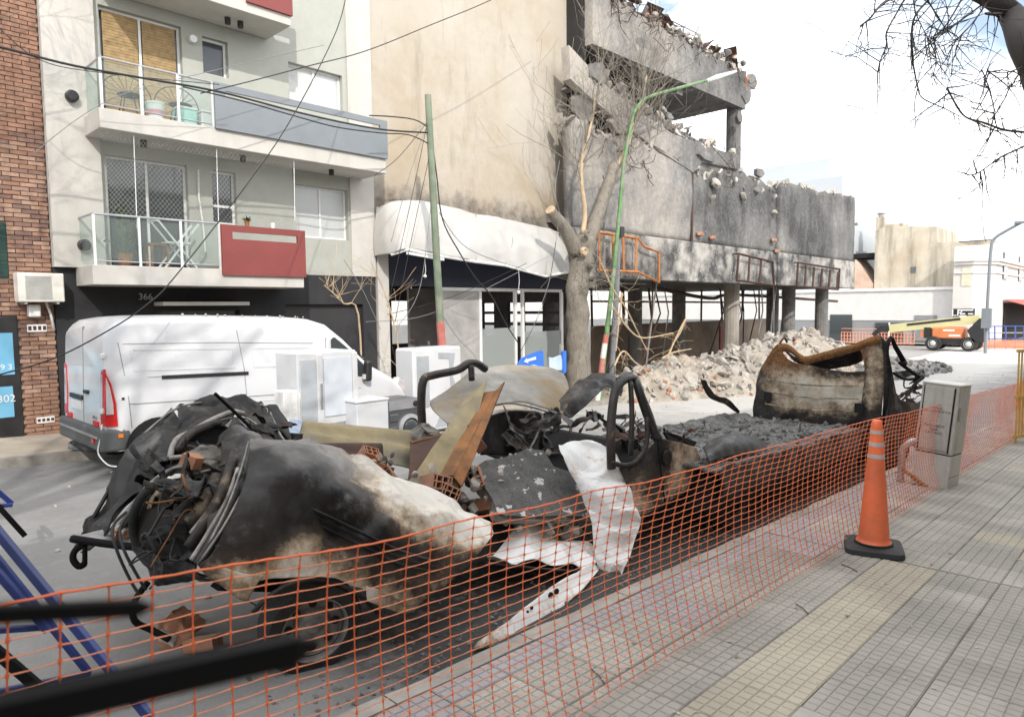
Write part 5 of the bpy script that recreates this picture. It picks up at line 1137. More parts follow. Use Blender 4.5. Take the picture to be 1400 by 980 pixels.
tk = spline([(TP(793, 520).x, Yt, gz(16, 12)-.15), TP(792, 500), TP(791, 450), TP(789, 400), TP(795, 355), TP(800, 325)], 5)
MB().tube([v+mnoise.noise_vector(v*2)*.05 for v in tk], [.42-.10*min(1, i/5) +.03*math.sin(i*1.7) for i in range(len(tk))], 14).build('trunk', M['bark'], tr, smooth=True)
def limb(pts, rs, name='limb', mat=M['bark'], k=4):
    v = spline([TP(*p) for p in pts], k); m = len(v); rr = [rs[0]+(rs[1]-rs[0])*i/(m-1) for i in range(m)]; o = MB().tube([q+mnoise.noise_vector(q*3)*.02 for q in v], rr, 10).build(name, mat, tr, smooth=True); return v
v = limb([(802, 335), (815, 300), (828, 262), (840, 226)], (.22, .16)); e = v[-1]; MB().lathe(e, [(.16, -.02), (.155, .012)], 12, rot=(v[-1]-v[-2]).to_track_quat('Z', 'Y').to_matrix()).build('cut_face', M['bark'], tr)
v = limb([(788, 345), (775, 318), (762, 300), (752, 287)], (.22, .15)); MB().lathe(v[-1], [(.15, -.02), (.14, .02), (.06, .02)], 12, rot=(v[-1]-v[-2]).to_track_quat('Z', 'Y').to_matrix()).build('cut_face', M['wood'], tr)
for (px, py, s) in ((797, 344, .13), (806, 362, .12), (808, 390, .10), (801, 320, .11)):
    q = TP(px, py, Yt-.34); MB().lathe(q, [(s, 0), (s*.95, .08), (s*.6, .10), (s*.3, .06)], 12, 'y').build('knot', M['wood'] if px in (797,) else M['bark'], tr)
v1 = limb([(796, 320), (800, 290), (795, 250), (797, 215), (806, 180), (814, 135)], (.075, .03), 'sprout', M['wood']); v2 = limb([(840, 232), (855, 205), (866, 170), (878, 140), (884, 105)], (.075, .03), 'sprout', M['wood']); v3 = limb([(818, 290), (838, 240), (868, 205), (905, 180)], (.05, .02), 'sprout', M['bark'])
g = random.Random(12); tw = MB()
for src, n_ in ((v1, 26), (v2, 32), (v3, 20)):
    for k in range(n_):
        b = src[g.randint(len(src)//3, len(src)-1)]; grow(tw, b, (g.uniform(-.8, .8), g.uniform(-.7, .5), g.uniform(.1, 1.2)), g.uniform(.9, 2.6), .016, 2, g, .06, .8, 3, 5, .0045)
for k in range(26):
    b = TP(g.uniform(782, 815), g.uniform(320, 400), Yt-.3); grow(tw, b, (g.uniform(-.8, 1), g.uniform(-.8, 0), g.uniform(-.9, .6)), g.uniform(.4, 1.4), .012, 1, g, -.05, .8, 2, 4, .004)
tag(tw.build('twigs', M['twig'], tr, fix=False), kind='stuff')
# broken pale branches hanging and lying by the pole
bn = 0
for pts in ([(822, 360), (838, 395), (855, 420), (870, 450), (885, 480)], [(838, 420), (860, 450), (880, 462), (920, 455)], [(840, 500), (852, 480), (868, 495), (884, 505)], [(912, 490), (925, 460), (938, 435), (930, 455), (920, 470)], [(850, 400), (846, 440), (842, 480)], [(905, 490), (920, 482), (945, 477)]):
    mb = MB(); v = spline([at(a, b, 11.7) for a, b in pts], 4); mb.tube(v, [.035-.02*i/len(v) for i in range(len(v))], 5)
    for k in range(5): grow(mb, v[g.randint(1, len(v)-1)], (g.uniform(-1, 1), g.uniform(-.6, .3), g.uniform(-.8, .5)), g.uniform(.3, .9), .01, 1, g, -.05, .8, 2, 4, .004)
    o = mb.build('broken_branch', M['wood'], None, fix=False); tag(o, 'pale broken branch hanging over the rubble by the lamp pole', 'branch', 'broken branches by the lamp pole')
# dry sapling by the dark doorway
for (pts, y, lab) in (([(548, 520), (545, 480), (538, 440), (526, 400), (508, 360)], 12.1, 'long dry leaning sapling before the dark doorway'), ([(490, 430), (470, 415), (455, 400), (443, 390)], 12.6, 'thin dry sapling tip above the van roof')):
    q0 = at(*pts[0], y); r = thing('dry_sapling', lab, 'sapling', (q0.x, y, gz(q0.x, y))); v = spline([(q0.x+.05, y, gz(q0.x, y)-.05)]+[at(a, b, y) for a, b in pts], 4); MB().tube(v, [.022-.012*i/len(v) for i in range(len(v))], 5).build('stem', M['wood'], r); mb = MB()
    for k in range(12): grow(mb, v[g.randint(4, len(v)-1)], (g.uniform(-1, 1), g.uniform(-.4, .2), g.uniform(0, 1)), g.uniform(.3, .8), .007, 1, g, .02, .8, 2, 4, .003)
    tag(mb.build('twigs', M['wood'], r, fix=False), kind='stuff')
def bare_tree(lab, x, y, h, r, seed, limbs, twm, n=4, depth=4):
    z = gz(x, y); g = random.Random(seed); t_ = thing('bare_tree', lab, 'tree', (x, y, z)); MB().tube(spline([(x, y, z-.2), (x+.05, y, z+h*.2), (x-.05, y+.05, z+h*.4)], 4), [r*1.25]+[r]*7+[r*.85], 12).build('trunk', M['bark'], t_, smooth=True); tw = MB()
    for (d, ln) in limbs: grow(tw, (x-.05, y+.05, z+h*.38), d, ln, r*.5, depth, g, .05, .75, n, 6, .005)
    tag(tw.build('branches', twm, t_, fix=False), kind='stuff'); return t_
bare_tree('bare street tree beyond the left edge by the brick house', -2.4, 12.2, 11, .22, 3, [((1, -.12, .42), 4.4), ((1, -.3, .5), 4.6), ((1, -.05, .6), 3.8), ((.8, -.6, .6), 4.0), ((-.6, .2, 1), 3.0), ((.3, -.8, .9), 3)], M['twig'])
bare_tree('bare tree on the near pavement left of the photographer', -2.9, 2.1, 12.0, .26, 8, [((.5, .3, 1), 4.6), ((1, .3, .8), 4.4), ((-.1, .6, 1), 4.2), ((.7, -.2, 1), 4.2), ((-.6, -.2, 1), 4)], M['twig'])
# the near tree whose dark limb crosses the upper right corner
nt_ = thing('overhanging_tree', 'dark bare limb and hanging twigs in the upper right sky', 'tree', (at(1420, 95, .85).x+.35, .3, gz(7, 0)))
def NP(px, py, y): return at(px, py, y)
mb = MB().tube(spline([(at(1420, 95, .85).x+.35, .3, gz(7, 0)-.15), (at(1420, 95, .85).x+.4, .34, 1.6), (at(1420, 95, .85).x+.3, .5, at(1420, 95, .85).z-1.2), at(1420, 95, .85)], 5), [.24-.007*i for i in range(16)], 12); mb.build('trunk', M['twigd'], nt_, smooth=True)
yy = .85; dd_ = (at(1420, 95, .85)).x
k1 = spline([at(1420, 95, .85), at(1400, 58, .95), at(1384, 22, 1.1), at(1362, 3, 1.2), at(1330, -12, 1.35), at(1290, -25, 1.5), at(1240, -30, 1.8)], 5); MB().tube(k1, [.13-.10*i/len(k1) for i in range(len(k1))], 8).build('limb', M['twigd'], nt_, smooth=True)
g = random.Random(40); tw = MB()
def twigline(pts, y, r=.011):
    v = spline([at(a, b, y+.02*i) for i, (a, b) in enumerate(pts)], 5); tw.tube(v, [max(.004, r*(1-.6*i/len(v))) for i in range(len(v))], 4)
    for k in range(len(pts)*2): grow(tw, v[g.randint(3, len(v)-1)], (g.uniform(-1, 1), g.uniform(-.5, .5), g.uniform(-1, .5)), g.uniform(.12, .5), .006, 1, g, -.03, .8, 2, 4, .0028)
for pts, y, r in (([(1240, -10), (1215, 0), (1200, 12), (1190, 25), (1176, 36)], 1.8, .02), ([(1245, -15), (1225, 20), (1212, 45), (1212, 62), (1203, 85), (1199, 106)], 1.8, .014), ([(1290, -20), (1265, 5), (1250, 25), (1246, 55), (1248, 85), (1255, 120), (1262, 135), (1290, 148), (1320, 163)], 1.5, .014), ([(1320, -10), (1300, 25), (1285, 45), (1272, 52)], 1.4, .012), ([(1345, 5), (1325, 20), (1300, 38), (1278, 52)], 1.3, .012), ([(1350, 3), (1335, 25), (1318, 45), (1307, 56)], 1.25, .012), ([(1375, 20), (1362, 20), (1347, 19)], 1.15, .03), ([(1258, -5), (1250, 10), (1262, 40), (1275, 60), (1290, 62), (1320, 61), (1340, 54)], 1.6, .008),
                  ([(1420, 182), (1390, 180), (1370, 177), (1345, 168), (1320, 160), (1305, 140), (1295, 120)], .95, .016), ([(1420, 190), (1390, 205), (1368, 215), (1340, 235), (1325, 240)], .9, .012), ([(1420, 80), (1390, 95), (1370, 100), (1350, 97)], .9, .008), ([(1355, 172), (1359, 150), (1350, 115), (1342, 95)], .95, .006), ([(1270, 55), (1280, 80), (1275, 105)], 1.55, .008), ([(1262, -10), (1280, 20), (1300, 50)], 1.5, .01), ([(1420, 60), (1395, 110), (1380, 120)], .9, .006)):
    twigline(pts, y, r*.75)
tag(tw.build('twigs', M['twigd'], nt_, fix=False), kind='stuff')
# ================================================================ CABLES
def cable(lab, pts, r, mat=M['cable'], sag=None, k=6):
    v = spline([at(*p) for p in pts], k); o = MB().tube(v, r, 5).build('overhead_cable', mat, None, smooth=True); tag(o, lab, 'cable'); return o
cable('thick black cable bundle sagging across the flats to the pole', [(-60, 55, 11.8), (0, 65, 11.8), (100, 90, 11.8), (200, 108, 11.9), (300, 126, 12), (400, 152, 12.1), (470, 168, 12.1), (528, 178, 12.2), (590, 182, 12.2)], .019)
cable('second black cable just under the thick bundle', [(250, 119, 11.9), (330, 138, 11.95), (400, 158, 12), (460, 174, 12), (520, 182, 12.15), (560, 185, 12.2), (592, 200, 12.2)], .013)
cable('dark cable swooping from lower left over the van to upper right', [(-40, 524, 9.3), (0, 512, 9.3), (68, 492, 9.3), (130, 462, 9.4), (196, 420, 9.5), (250, 365, 9.8), (377, 197, 10.6), (446, 73, 11.2), (470, 10, 11.4), (480, -60, 11.5)], .009)
cable('straight dark cable crossing the cream wall to the sky', [(274, 128, 12), (340, 112, 12), (420, 91, 12), (500, 70, 12), (590, 34, 12), (672, 0, 12), (760, -45, 12)], .010)
cable('thin grey wire slanting down the white pier', [(40, 215, 12.2), (110, 160, 12.2), (180, 125, 12.2), (300, 95, 12.2), (443, 62, 12.2)], .006, M['cable_g'])
cable('thin dark wire along the balcony height', [(-20, 20, 12.3), (50, 80, 12.3), (140, 100, 12.3), (300, 116, 12.3)], .007)
cable('black wire hanging from pole top to the awning foot', [(590, 185, 12.2), (597, 240, 12.15), (605, 300, 12.1), (628, 345, 12.1), (650, 380, 12.1), (672, 405, 12.1), (690, 440, 12.1), (708, 468, 12.1)], .016)
cable('long drooping wire between pole and balcony end', [(592, 180, 12.2), (570, 165, 12.2), (540, 160, 12.2), (505, 158, 12.2)], .014)
g = random.Random(77)
for i, (a, b, c, y) in enumerate((((586, 160), (565, 260), (530, 420), 12.2), ((586, 165), (560, 240), (535, 330), 12.2), ((590, 200), (562, 330), (540, 440), 12.2), ((592, 250), (575, 390), (545, 445), 12.2), ((530, 430), (620, 405), (720, 360), 12.3), ((500, 440), (600, 425), (760, 345), 12.3), ((712, 480), (745, 410), (760, 330), 12.2), ((720, 470), (752, 380), (765, 290), 12.2), ((600, 290), (640, 340), (720, 370), 12.2), ((780, 330), (760, 270), (765, 220), 12.1), ((512, 240), (545, 215), (586, 165), 12.2), ((470, 355), (495, 395), (520, 450), 12.2))):
    m_ = ((a[0]+c[0])/2+(b[0]-(a[0]+c[0])/2), b[1])
    cable('loose thin wire tangled between the pole, the awning and the tree', [(*a, y), (*m_, y), (*c, y)], .007, M['cable_g'] if i % 2 else M['cable'], k=8)['group'] = 'loose wires by the awning'
# ================================================================ WRECKS ALONG THE NEAR KERB
def S(px, py, Y, soot=1., rust=0., ash=0.): v = at(px, py, Y); return (v.x, v.y, v.z, soot, rust, ash)
def rowsS(*rs): return [[S(*p) for p in r] for r in rs]
def strut(par, name, mat, pts, r, n=6, k=4): return MB().tube(spline([at(*p) for p in pts], k), r, n).build(name, mat, par, smooth=True)
def sheet(par, name, mat, poly, y, d, amp=0):          # flat torn plate with thickness, points (px, py, Y)
    return MB().prism([at(*p) for p in poly], d).build(name, mat, par)
# ---- crushed car
car = thing('crushed_car', 'crushed burnt car with scorched cream side panel, partly behind the orange net', 'car', (2.4, 4.0, gz(2.4, 4)))
BU, BD = M['burnt'], M['burntd']; m_edge0 = plain('highlit_seam', (.26, .25, .235), .6, .2, var=.5, scale=14, bump=.2, dirt=(.04, .04, .04), dirtamt=.9)  # pale grey paints the highlight along the side panel's edge seam
patch(rowsS(
    [(340, 604, 4.0, 1, 0, .5), (385, 600, 4.02, 1, 0, .6), (425, 602, 4.0, .8, 0, .8), (478, 620, 3.95, .3, 0, .8), (535, 652, 3.85, .05, 0, .1), (600, 680, 3.75, .03), (672, 716, 3.5, .08)],
    [(338, 626, 3.76, 1, 0, .2), (386, 616, 3.70, .95, 0, .5), (432, 622, 3.65, .85, 0, .8), (482, 648, 3.58, .5, 0, .55), (545, 680, 3.5, .08), (612, 704, 3.42, .05), (674, 728, 3.38, .1)],
    [(332, 660, 3.60, 1, 0, 0), (385, 650, 3.54, 1, 0, .2), (432, 656, 3.48, 1, 0, .25), (482, 682, 3.42, .85, 0, .1), (545, 712, 3.36, .4, .15), (612, 730, 3.31, .2, .15), (668, 742, 3.29, .25)],
    [(314, 708, 3.5, 1), (372, 702, 3.45, 1), (428, 706, 3.41, 1), (478, 724, 3.37, 1), (540, 750, 3.32, .85, .15), (600, 762, 3.27, .65, .4), (650, 762, 3.26, .5, .3)],
    [(292, 752, 3.46, .85), (352, 748, 3.42, .75), (418, 744, 3.38, .42), (478, 758, 3.35, .6), (535, 784, 3.30, .7, .35), (588, 790, 3.27, .7, .45), (630, 782, 3.26, .6, .2)],
    [(268, 776, 3.46, .6), (325, 792, 3.42, .2), (392, 789, 3.37, .12), (462, 793, 3.34, .22), (520, 812, 3.30, .3), (562, 826, 3.27, .4), (600, 806, 3.26, .6)]),
    'side_panel', BU, car, k=16, amp=.010, fr=5, crease=.012, solid=.006, crum=.03, cfr=2.4, fold=(.019, 1.7, 14))
for dy_, r_, m__ in ((0, .010, BD), (9, .006, BD), (18, .009, BD)): strut(car, 'door_moulding', m__, [(392, 681+dy_, 3.49), (440, 702+dy_, 3.385), (490, 726+dy_, 3.325), (545, 752+dy_, 3.27), (596, 768+dy_*.8, 3.225)], r_, 6)
for pts_ in ([(366, 606, 3.96), (352, 640, 3.68), (330, 676, 3.55), (304, 722, 3.47), (270, 772, 3.44)], [(340, 604, 4.0), (330, 640, 3.72), (312, 690, 3.56), (286, 742, 3.48)]): strut(car, 'panel_seam', m_edge0, pts_, .007, 5)
patch(rowsS([(268, 768, 3.452, .7), (300, 774, 3.432, .45), (335, 784, 3.412, .3), (362, 786, 3.39, .3)], [(280, 786, 3.46, .6), (300, 790, 3.432, .4), (325, 800, 3.412, .35), (350, 802, 3.40, .35)], [(290, 794, 3.46, .5), (305, 802, 3.44, .45), (322, 816, 3.42, .5), (338, 824, 3.41, .6)]), 'wing_corner', BU, car, k=5, amp=.006, solid=.006)
patch(rowsS([(500, 800, 3.34, .2), (530, 808, 3.31, .25), (565, 822, 3.28, .4), (600, 806, 3.28, .6)], [(502, 820, 3.34, .2), (530, 832, 3.31, .2), (560, 838, 3.28, .4), (585, 818, 3.28, .6)]), 'sill_corner', BU, car, k=5, amp=.006, solid=.006)
arch = [at(345+(516-345)*i/12, 838-47*math.sin(math.pi*i/12)**.8, 3.36) for i in range(13)]
MB().tube(arch, .014, 6).build('arch_lip', BU, car, smooth=True)
MB().prism([v+Vector((0, .42, 0)) for v in arch], (0, .1, 0)).build('wheel_housing', M['dark'], car)
wc = at(424, 832, 3.52); wr = .285; wz = gz(wc.x, wc.y)+wr-.03; rot = Matrix.Rotation(R(6), 3, 'X') @ Matrix.Rotation(R(-14), 3, 'Z')
ty = MB().lathe((wc.x, wc.y, wz), [(.17, .06), (.2, .105), (.262, .10), (wr, .06), (wr, -.06), (.26, -.1), (.18, -.1)], 32, 'y', rot, cap=(0, 1)).build('tyre', M['rubber'], car)
rm = MB().lathe((wc.x, wc.y, wz), [(.192, .100), (.178, .088), (.168, .03), (.11, .02), (.085, .055), (.05, .06), (.03, .07)], 32, 'y', rot, cap=(0, 1)); rm.build('rim', plain('burnt_wheel_rim', (.24, .23, .22), .6, .3, var=.4, scale=12, dirt=(.03, .03, .03), dirtamt=.7), ty)
for k in range(8):
    a = 6.283*k/8; q = Vector((wc.x, wc.y, wz))+rot @ Vector((.135*math.cos(a), -.032, .135*math.sin(a))); MB().lathe(q, [(.024, 0), (.024, .008)], 10, 'y', rot).build('rim_hole', M['dark'], ty)
# dark block added under the shell to block the see-through
mb = MB(); pts = [at(190, 700, 4.5), at(330, 590, 4.6), at(520, 640, 4.4), at(640, 700, 4.0), at(600, 800, 3.6), at(500, 790, 3.7), at(360, 775, 3.75), at(230, 770, 4.0)]
fl = [at(225, 690, 4.3), at(300, 630, 4.3), at(450, 650, 4.2), at(600, 712, 3.9), at(590, 790, 3.6), at(490, 776, 3.6), at(345, 765, 3.75), at(250, 765, 3.9)]
MB().prism(fl, (.05, .7, .05)).build('dark_filler', M['dark'], car)
# rear end: big folded plate on the far left
patch(rowsS([(104, 752, 4.75, 1), (140, 685, 4.95, 1), (165, 640, 5.1, 1), (192, 598, 5.2, .95), (238, 560, 5.25, 1, 0, .3)],
            [(122, 746, 4.6, 1), (160, 680, 4.75, .95), (188, 640, 4.85, .9, 0, .35), (218, 606, 4.95, .85, 0, .4), (246, 588, 5.0, 1)],
            [(150, 730, 4.45, 1), (186, 682, 4.55, 1), (206, 656, 4.65, .9), (222, 640, 4.7, .9), (236, 624, 4.7, 1)]), 'folded_tailgate', BD, car, k=16, fold=(.03, 2.6), amp=.008, fr=6, crease=.015, solid=.008)
strut(car, 'plate_edge', BD, [(100, 755, 4.72), (140, 686, 4.92), (166, 640, 5.07), (193, 598, 5.17)], .014)
strut(car, 'lower_flange', plain('ashen_edge', (.20, .19, .18), .7, var=.5, scale=10), [(150, 732, 4.42), (186, 684, 4.52), (214, 654, 4.6), (250, 634, 4.62), (290, 622, 4.5)], .014)
strut(car, 'lower_flange', BD, [(160, 730, 4.38), (196, 690, 4.44), (232, 660, 4.5), (290, 640, 4.4)], .02)
# roof hump with the torn window opening
patch(rowsS([(238, 560, 5.25, 1), (262, 552, 5.35, 1), (300, 549, 5.4, 1), (345, 551, 5.4, 1), (366, 556, 5.3, .95), (372, 572, 5.2, 1)],
            [(244, 580, 5.05, 1), (270, 566, 5.1, .9), (305, 560, 5.1, 1), (338, 562, 5.1, .9), (366, 580, 5.0, .9), (384, 598, 4.9, 1)],
            [(236, 622, 4.7, .9), (262, 590, 4.85, .8), (300, 575, 4.95, .9), (334, 572, 4.95, .9), (368, 598, 4.8, .95), (404, 616, 4.6, 1)]), 'roof_skin', BD, car, k=16, fold=(.035, 3.0), seed=2, amp=.018, fr=7, crease=.015, solid=.008)
m_edge = plain('bared_edge', (.30, .285, .26), .6, .2, var=.4, scale=12, bump=.2, dirt=(.05, .05, .05), dirtamt=.8)
strut(car, 'window_frame', m_edge, [(232, 626, 4.62), (240, 602, 4.72), (262, 590, 4.8), (290, 574, 4.85), (318, 563, 4.9), (334, 566, 4.88)], .02); strut(car, 'window_frame', BD, [(240, 618, 4.66), (262, 592, 4.75), (300, 578, 4.8)], .03)
strut(car, 'window_frame', m_edge, [(232, 626, 4.6), (252, 624, 4.55), (268, 624, 4.5)], .016)
sheet(car, 'cabin_void', M['dark'], [(242, 624, 4.85), (262, 596, 4.95), (300, 580, 5.0), (332, 598, 5.0), (330, 622, 4.8)], 0, (.05, .15, 0))  # dark sheet standing in for the unlit hole behind the window
patch(rowsS([(318, 570, 4.85, .8), (345, 580, 4.8, .9), (380, 606, 4.65, 1), (404, 618, 4.5, 1)], [(312, 586, 4.75, 1), (336, 600, 4.65, 1), (362, 618, 4.5, 1), (396, 626, 4.35, 1)]), 'roof_rail', BD, car, k=6, amp=.012, fr=8, solid=.012)
sheet(car, 'red_trim', M['red'], [(331, 576, 4.78), (338, 577, 4.78), (359, 600, 4.7), (355, 603, 4.7)], 0, (.0, .015, .0)); sheet(car, 'white_trim', M['frame'], [(326, 572, 4.8), (331, 576, 4.78), (355, 603, 4.7), (352, 604, 4.7)], 0, (0, .012, 0))
strut(car, 'loose_rod', M['iron'], [(294, 538, 4.7), (330, 572, 4.75), (380, 620, 4.6)], .012)
patch(rowsS([(364, 556, 5.2, 1), (378, 556, 5.2, 1), (392, 580, 5.1, 1)], [(372, 588, 5.05, 1), (386, 592, 5.0, 1), (402, 614, 4.8, 1)]), 'rear_corner', BD, car, k=6, amp=.02, fr=8, solid=.01)
# nose of the side: folded wing top hump, hinge column
patch(rowsS([(300, 598, 4.3, 1), (325, 588, 4.3, .95, 0, .5), (352, 600, 4.25, .9, 0, .5), (374, 622, 4.15, .9)], [(302, 622, 4.1, 1), (328, 610, 4.05, .85, 0, .3), (352, 616, 4.0, .8, 0, .35), (366, 638, 3.9, .9)], [(300, 640, 3.95, 1), (322, 640, 3.85, 1), (340, 650, 3.75, .9), (346, 668, 3.68, 1)]), 'wing_top', BD, car, k=14, fold=(.022, 3.4), seed=4, amp=.012, fr=7, crease=.01, solid=.01)
for i, (pts, r, m_) in enumerate((([(318, 628, 3.9), (306, 668, 3.8), (282, 712, 3.75), (258, 748, 3.75)], .035, BD), ([(336, 650, 3.72), (316, 690, 3.66), (296, 730, 3.6), (272, 772, 3.58)], .03, BD), ([(326, 640, 3.78), (310, 684, 3.7), (284, 730, 3.65), (262, 765, 3.62)], .014, m_edge), ([(300, 650, 3.95), (280, 690, 3.9), (258, 716, 3.88)], .045, BD), ([(345, 662, 3.64), (326, 704, 3.58), (302, 748, 3.52)], .012, m_edge), ([(312, 648, 3.9), (292, 690, 3.82), (262, 730, 3.8)], .02, m_edge))): strut(car, 'bent_pillar', m_, pts, r, 7)
patch(rowsS([(305, 640, 3.95, 1), (330, 640, 3.8, .8), (345, 665, 3.66, .9)], [(275, 705, 3.9, 1), (300, 700, 3.75, .7), (318, 712, 3.6, .9)], [(240, 765, 3.85, 1), (262, 768, 3.65, .9), (285, 780, 3.52, 1)]), 'inner_wing', BD, car, k=20, fold=(.035, 5), amp=.03, fr=7, crease=.03, solid=.01, seed=3)
# lamp bucket ring and lower apron
rc = at(222, 716, 4.1); ax = (Vector((-.8, -.75, .15))).normalized(); rq = ax.to_track_quat('Z', 'Y').to_matrix()
rp = [rc+rq @ Vector((.17*math.cos(a)*(1.0+.12*math.sin(2*a)), .23*math.sin(a), .03*math.sin(3*a))) for a in [6.283*i/28 for i in range(29)]]
MB().tube(rp, .026, 7).build('lamp_bucket_rim', M['rubber'], car, smooth=True); MB().tube([v+ax*-.05+(v-rc)*-.12 for v in rp], .02, 7).build('lamp_bucket_rim', BD, car, smooth=True)
MB().lathe(rc, [(.19, -.02), (.16, -.12), (.08, -.2), (.02, -.21)], 24, rot=rq).build('lamp_bucket', plain('dark_brown_plastic', (.028, .022, .018), .5, var=.4, scale=8), car)
patch(rowsS([(186, 742, 4.2, 1), (206, 760, 4.05, 1), (238, 768, 3.9, 1), (268, 776, 3.7, 1)], [(192, 760, 4.2, 1), (212, 776, 4.05, .9), (242, 782, 3.9, 1), (272, 790, 3.65, 1)], [(200, 782, 4.2, 1), (222, 796, 4.05, 1), (250, 796, 3.9, 1), (285, 796, 3.62, 1)]), 'lower_apron', BD, car, k=12, fold=(.022, 4), amp=.014, fr=8, crease=.02, solid=.01)
patch(rowsS([(196, 690, 4.3, .1), (222, 668, 4.35, .05), (248, 648, 4.4, .05)], [(204, 700, 4.15, .3), (236, 678, 4.2, .05), (264, 664, 4.2, .2)], [(226, 690, 4.1, .9), (246, 690, 4.1, .6), (272, 680, 4.1, .9)]), 'crumpled_liner', BU, car, k=16, fold=(.04, 5), amp=.03, fr=9, crease=.03, solid=.006, seed=5)
# bumper shelf with brick rubble
sheet(car, 'bumper_shelf', plain('scraped_alloy', (.36, .35, .34), .6, .2, var=.4, scale=9, bump=.3, dirt=(.06, .06, .06), dirtamt=.7), [(98, 734, 4.55), (150, 740, 4.4), (186, 745, 4.25), (200, 718, 4.5), (170, 716, 4.6), (140, 726, 4.6)], 0, (0, .0, -.035))
strut(car, 'bumper_beam', M['iron'], [(98, 736, 4.54), (145, 743, 4.38), (188, 748, 4.22)], .022); strut(car, 'torn_hook', M['iron'], [(118, 742, 4.5), (103, 752, 4.52), (100, 764, 4.52), (108, 774, 4.5), (116, 770, 4.5)], .02); strut(car, 'torn_hook', M['iron'], [(116, 748, 4.48), (116, 772, 4.48)], .014)
for i, pts in enumerate(([(172, 700, 4.4), (154, 720, 4.2), (160, 752, 4.1), (178, 792, 4.05), (192, 815, 4.0)], [(180, 698, 4.4), (164, 722, 4.2), (170, 752, 4.08), (190, 790, 4.02), (200, 806, 4.0)])): strut(car, 'dangling_cable', M['cable'], pts, .009, 5)
strut(car, 'exhaust_bracket', M['iron'], [(202, 796, 4.05), (184, 822, 4.0), (184, 848, 4.0), (206, 860, 3.98), (232, 874, 3.9)], .018)
for i in range(24):
    p = at(rnd.uniform(150, 200), rnd.uniform(722, 734), rnd.uniform(4.35, 4.5)); o = put(ROCKB if i % 4 else ROCK[i % 9], 'brick_fragment', p, rnd.uniform(.04, .10), None); tag(o, 'orange brick fragment lying on the bent bumper shelf', 'brick', 'brick bits on the bumper shelf')
for i in range(14):
    p = at(rnd.uniform(205, 262), rnd.uniform(655, 690), rnd.uniform(4.2, 4.3)); o = put(ROCKB if i % 2 else ROCKD[i % 6], 'brick_fragment', p, rnd.uniform(.04, .09), None); tag(o, 'small brick fragment caught inside the crushed tail', 'brick', 'brick bits in the crushed tail')
ck = rock_mesh('concrete_lump', 5, plain('rough_grey_concrete', (.19, .175, .155), .95, var=.4, scale=14, bump=.8, dirt=(.09, .08, .07), dirtamt=.6), 4, .8, 1.0); o = put(ck, 'concrete_lump', at(300, 632, 4.3), (.42, .36, .30), (.2, .1, .4)); tag(o, 'rough grey concrete lump lodged in the torn roof opening', 'concrete')
o = put(ROCKB, 'brick_fragment', at(258, 637, 4.2), (.16, .2, .5), (.3, .2, .5)); tag(o, 'orange hollow brick corner beside the concrete lump', 'brick')
# extra folded scraps filling the crush
def scrap(par, n, box, yr, seed, mats, size=(.06, .22)):   # torn curled bits
    g = random.Random(seed)
    for i in range(n):
        p = at(g.uniform(box[0], box[2]), g.uniform(box[1], box[3]), g.uniform(*yr)); s = g.uniform(*size); u = Vector((g.uniform(-1, 1), g.uniform(-1, 1), g.uniform(-.6, .6))).normalized()*s*1.5; w = u.orthogonal().normalized()*s*g.uniform(.12, .4)
        rr = [[(*(p+u*a+w*b+Vector((0, 0, g.uniform(-.25, .25)*s))), g.choice((1, 1, .9, .6)), g.choice((0, 0, 0, .5))) for b in (-1, 0, 1)] for a in (-1, -.3, .4, 1)]
        patch(rr, 'torn_scrap', g.choice(mats), par, k=4, amp=.012, fr=9, solid=.005, fold=(s*.16, 5, 15))
scrap(car, 34, (195, 640, 330, 765), (3.85, 4.4), 1, [BD, BD, BD, BU], (.04, .13)); scrap(car, 8, (330, 560, 400, 612), (4.7, 5.1), 2, [BD], (.05, .14)); scrap(car, 16, (190, 600, 300, 660), (4.5, 4.8), 21, [BD], (.03, .10))
for pts in ([(192, 598, 5.16), (214, 578, 5.2), (238, 560, 5.22), (262, 552, 5.3), (300, 549, 5.36), (345, 551, 5.36), (366, 556, 5.26)], [(366, 556, 5.24), (384, 596, 4.86), (402, 614, 4.6)], [(300, 575, 4.92), (338, 572, 4.92), (372, 602, 4.74)], [(236, 640, 4.5), (270, 632, 4.4), (300, 618, 4.3)], [(204, 676, 4.4), (236, 662, 4.3), (262, 650, 4.2), (288, 642, 4.15)]): strut(car, 'torn_rim', m_edge, pts, .009, 5)
g = random.Random(90)
for i in range(22):   # loose wiring
    q = at(g.uniform(200, 320), g.uniform(650, 760), g.uniform(3.75, 4.2)); pts = [q]
    for k in range(4): q = q+Vector((g.uniform(-.12, .12), g.uniform(-.12, .06), g.uniform(-.14, .07))); pts.append(q)
    MB().tube(spline(pts, 4), g.choice((.004, .006, .009)), 5).build('loose_wire', g.choice((M['cable'], M['cable'], M['rust'])), car, smooth=True)
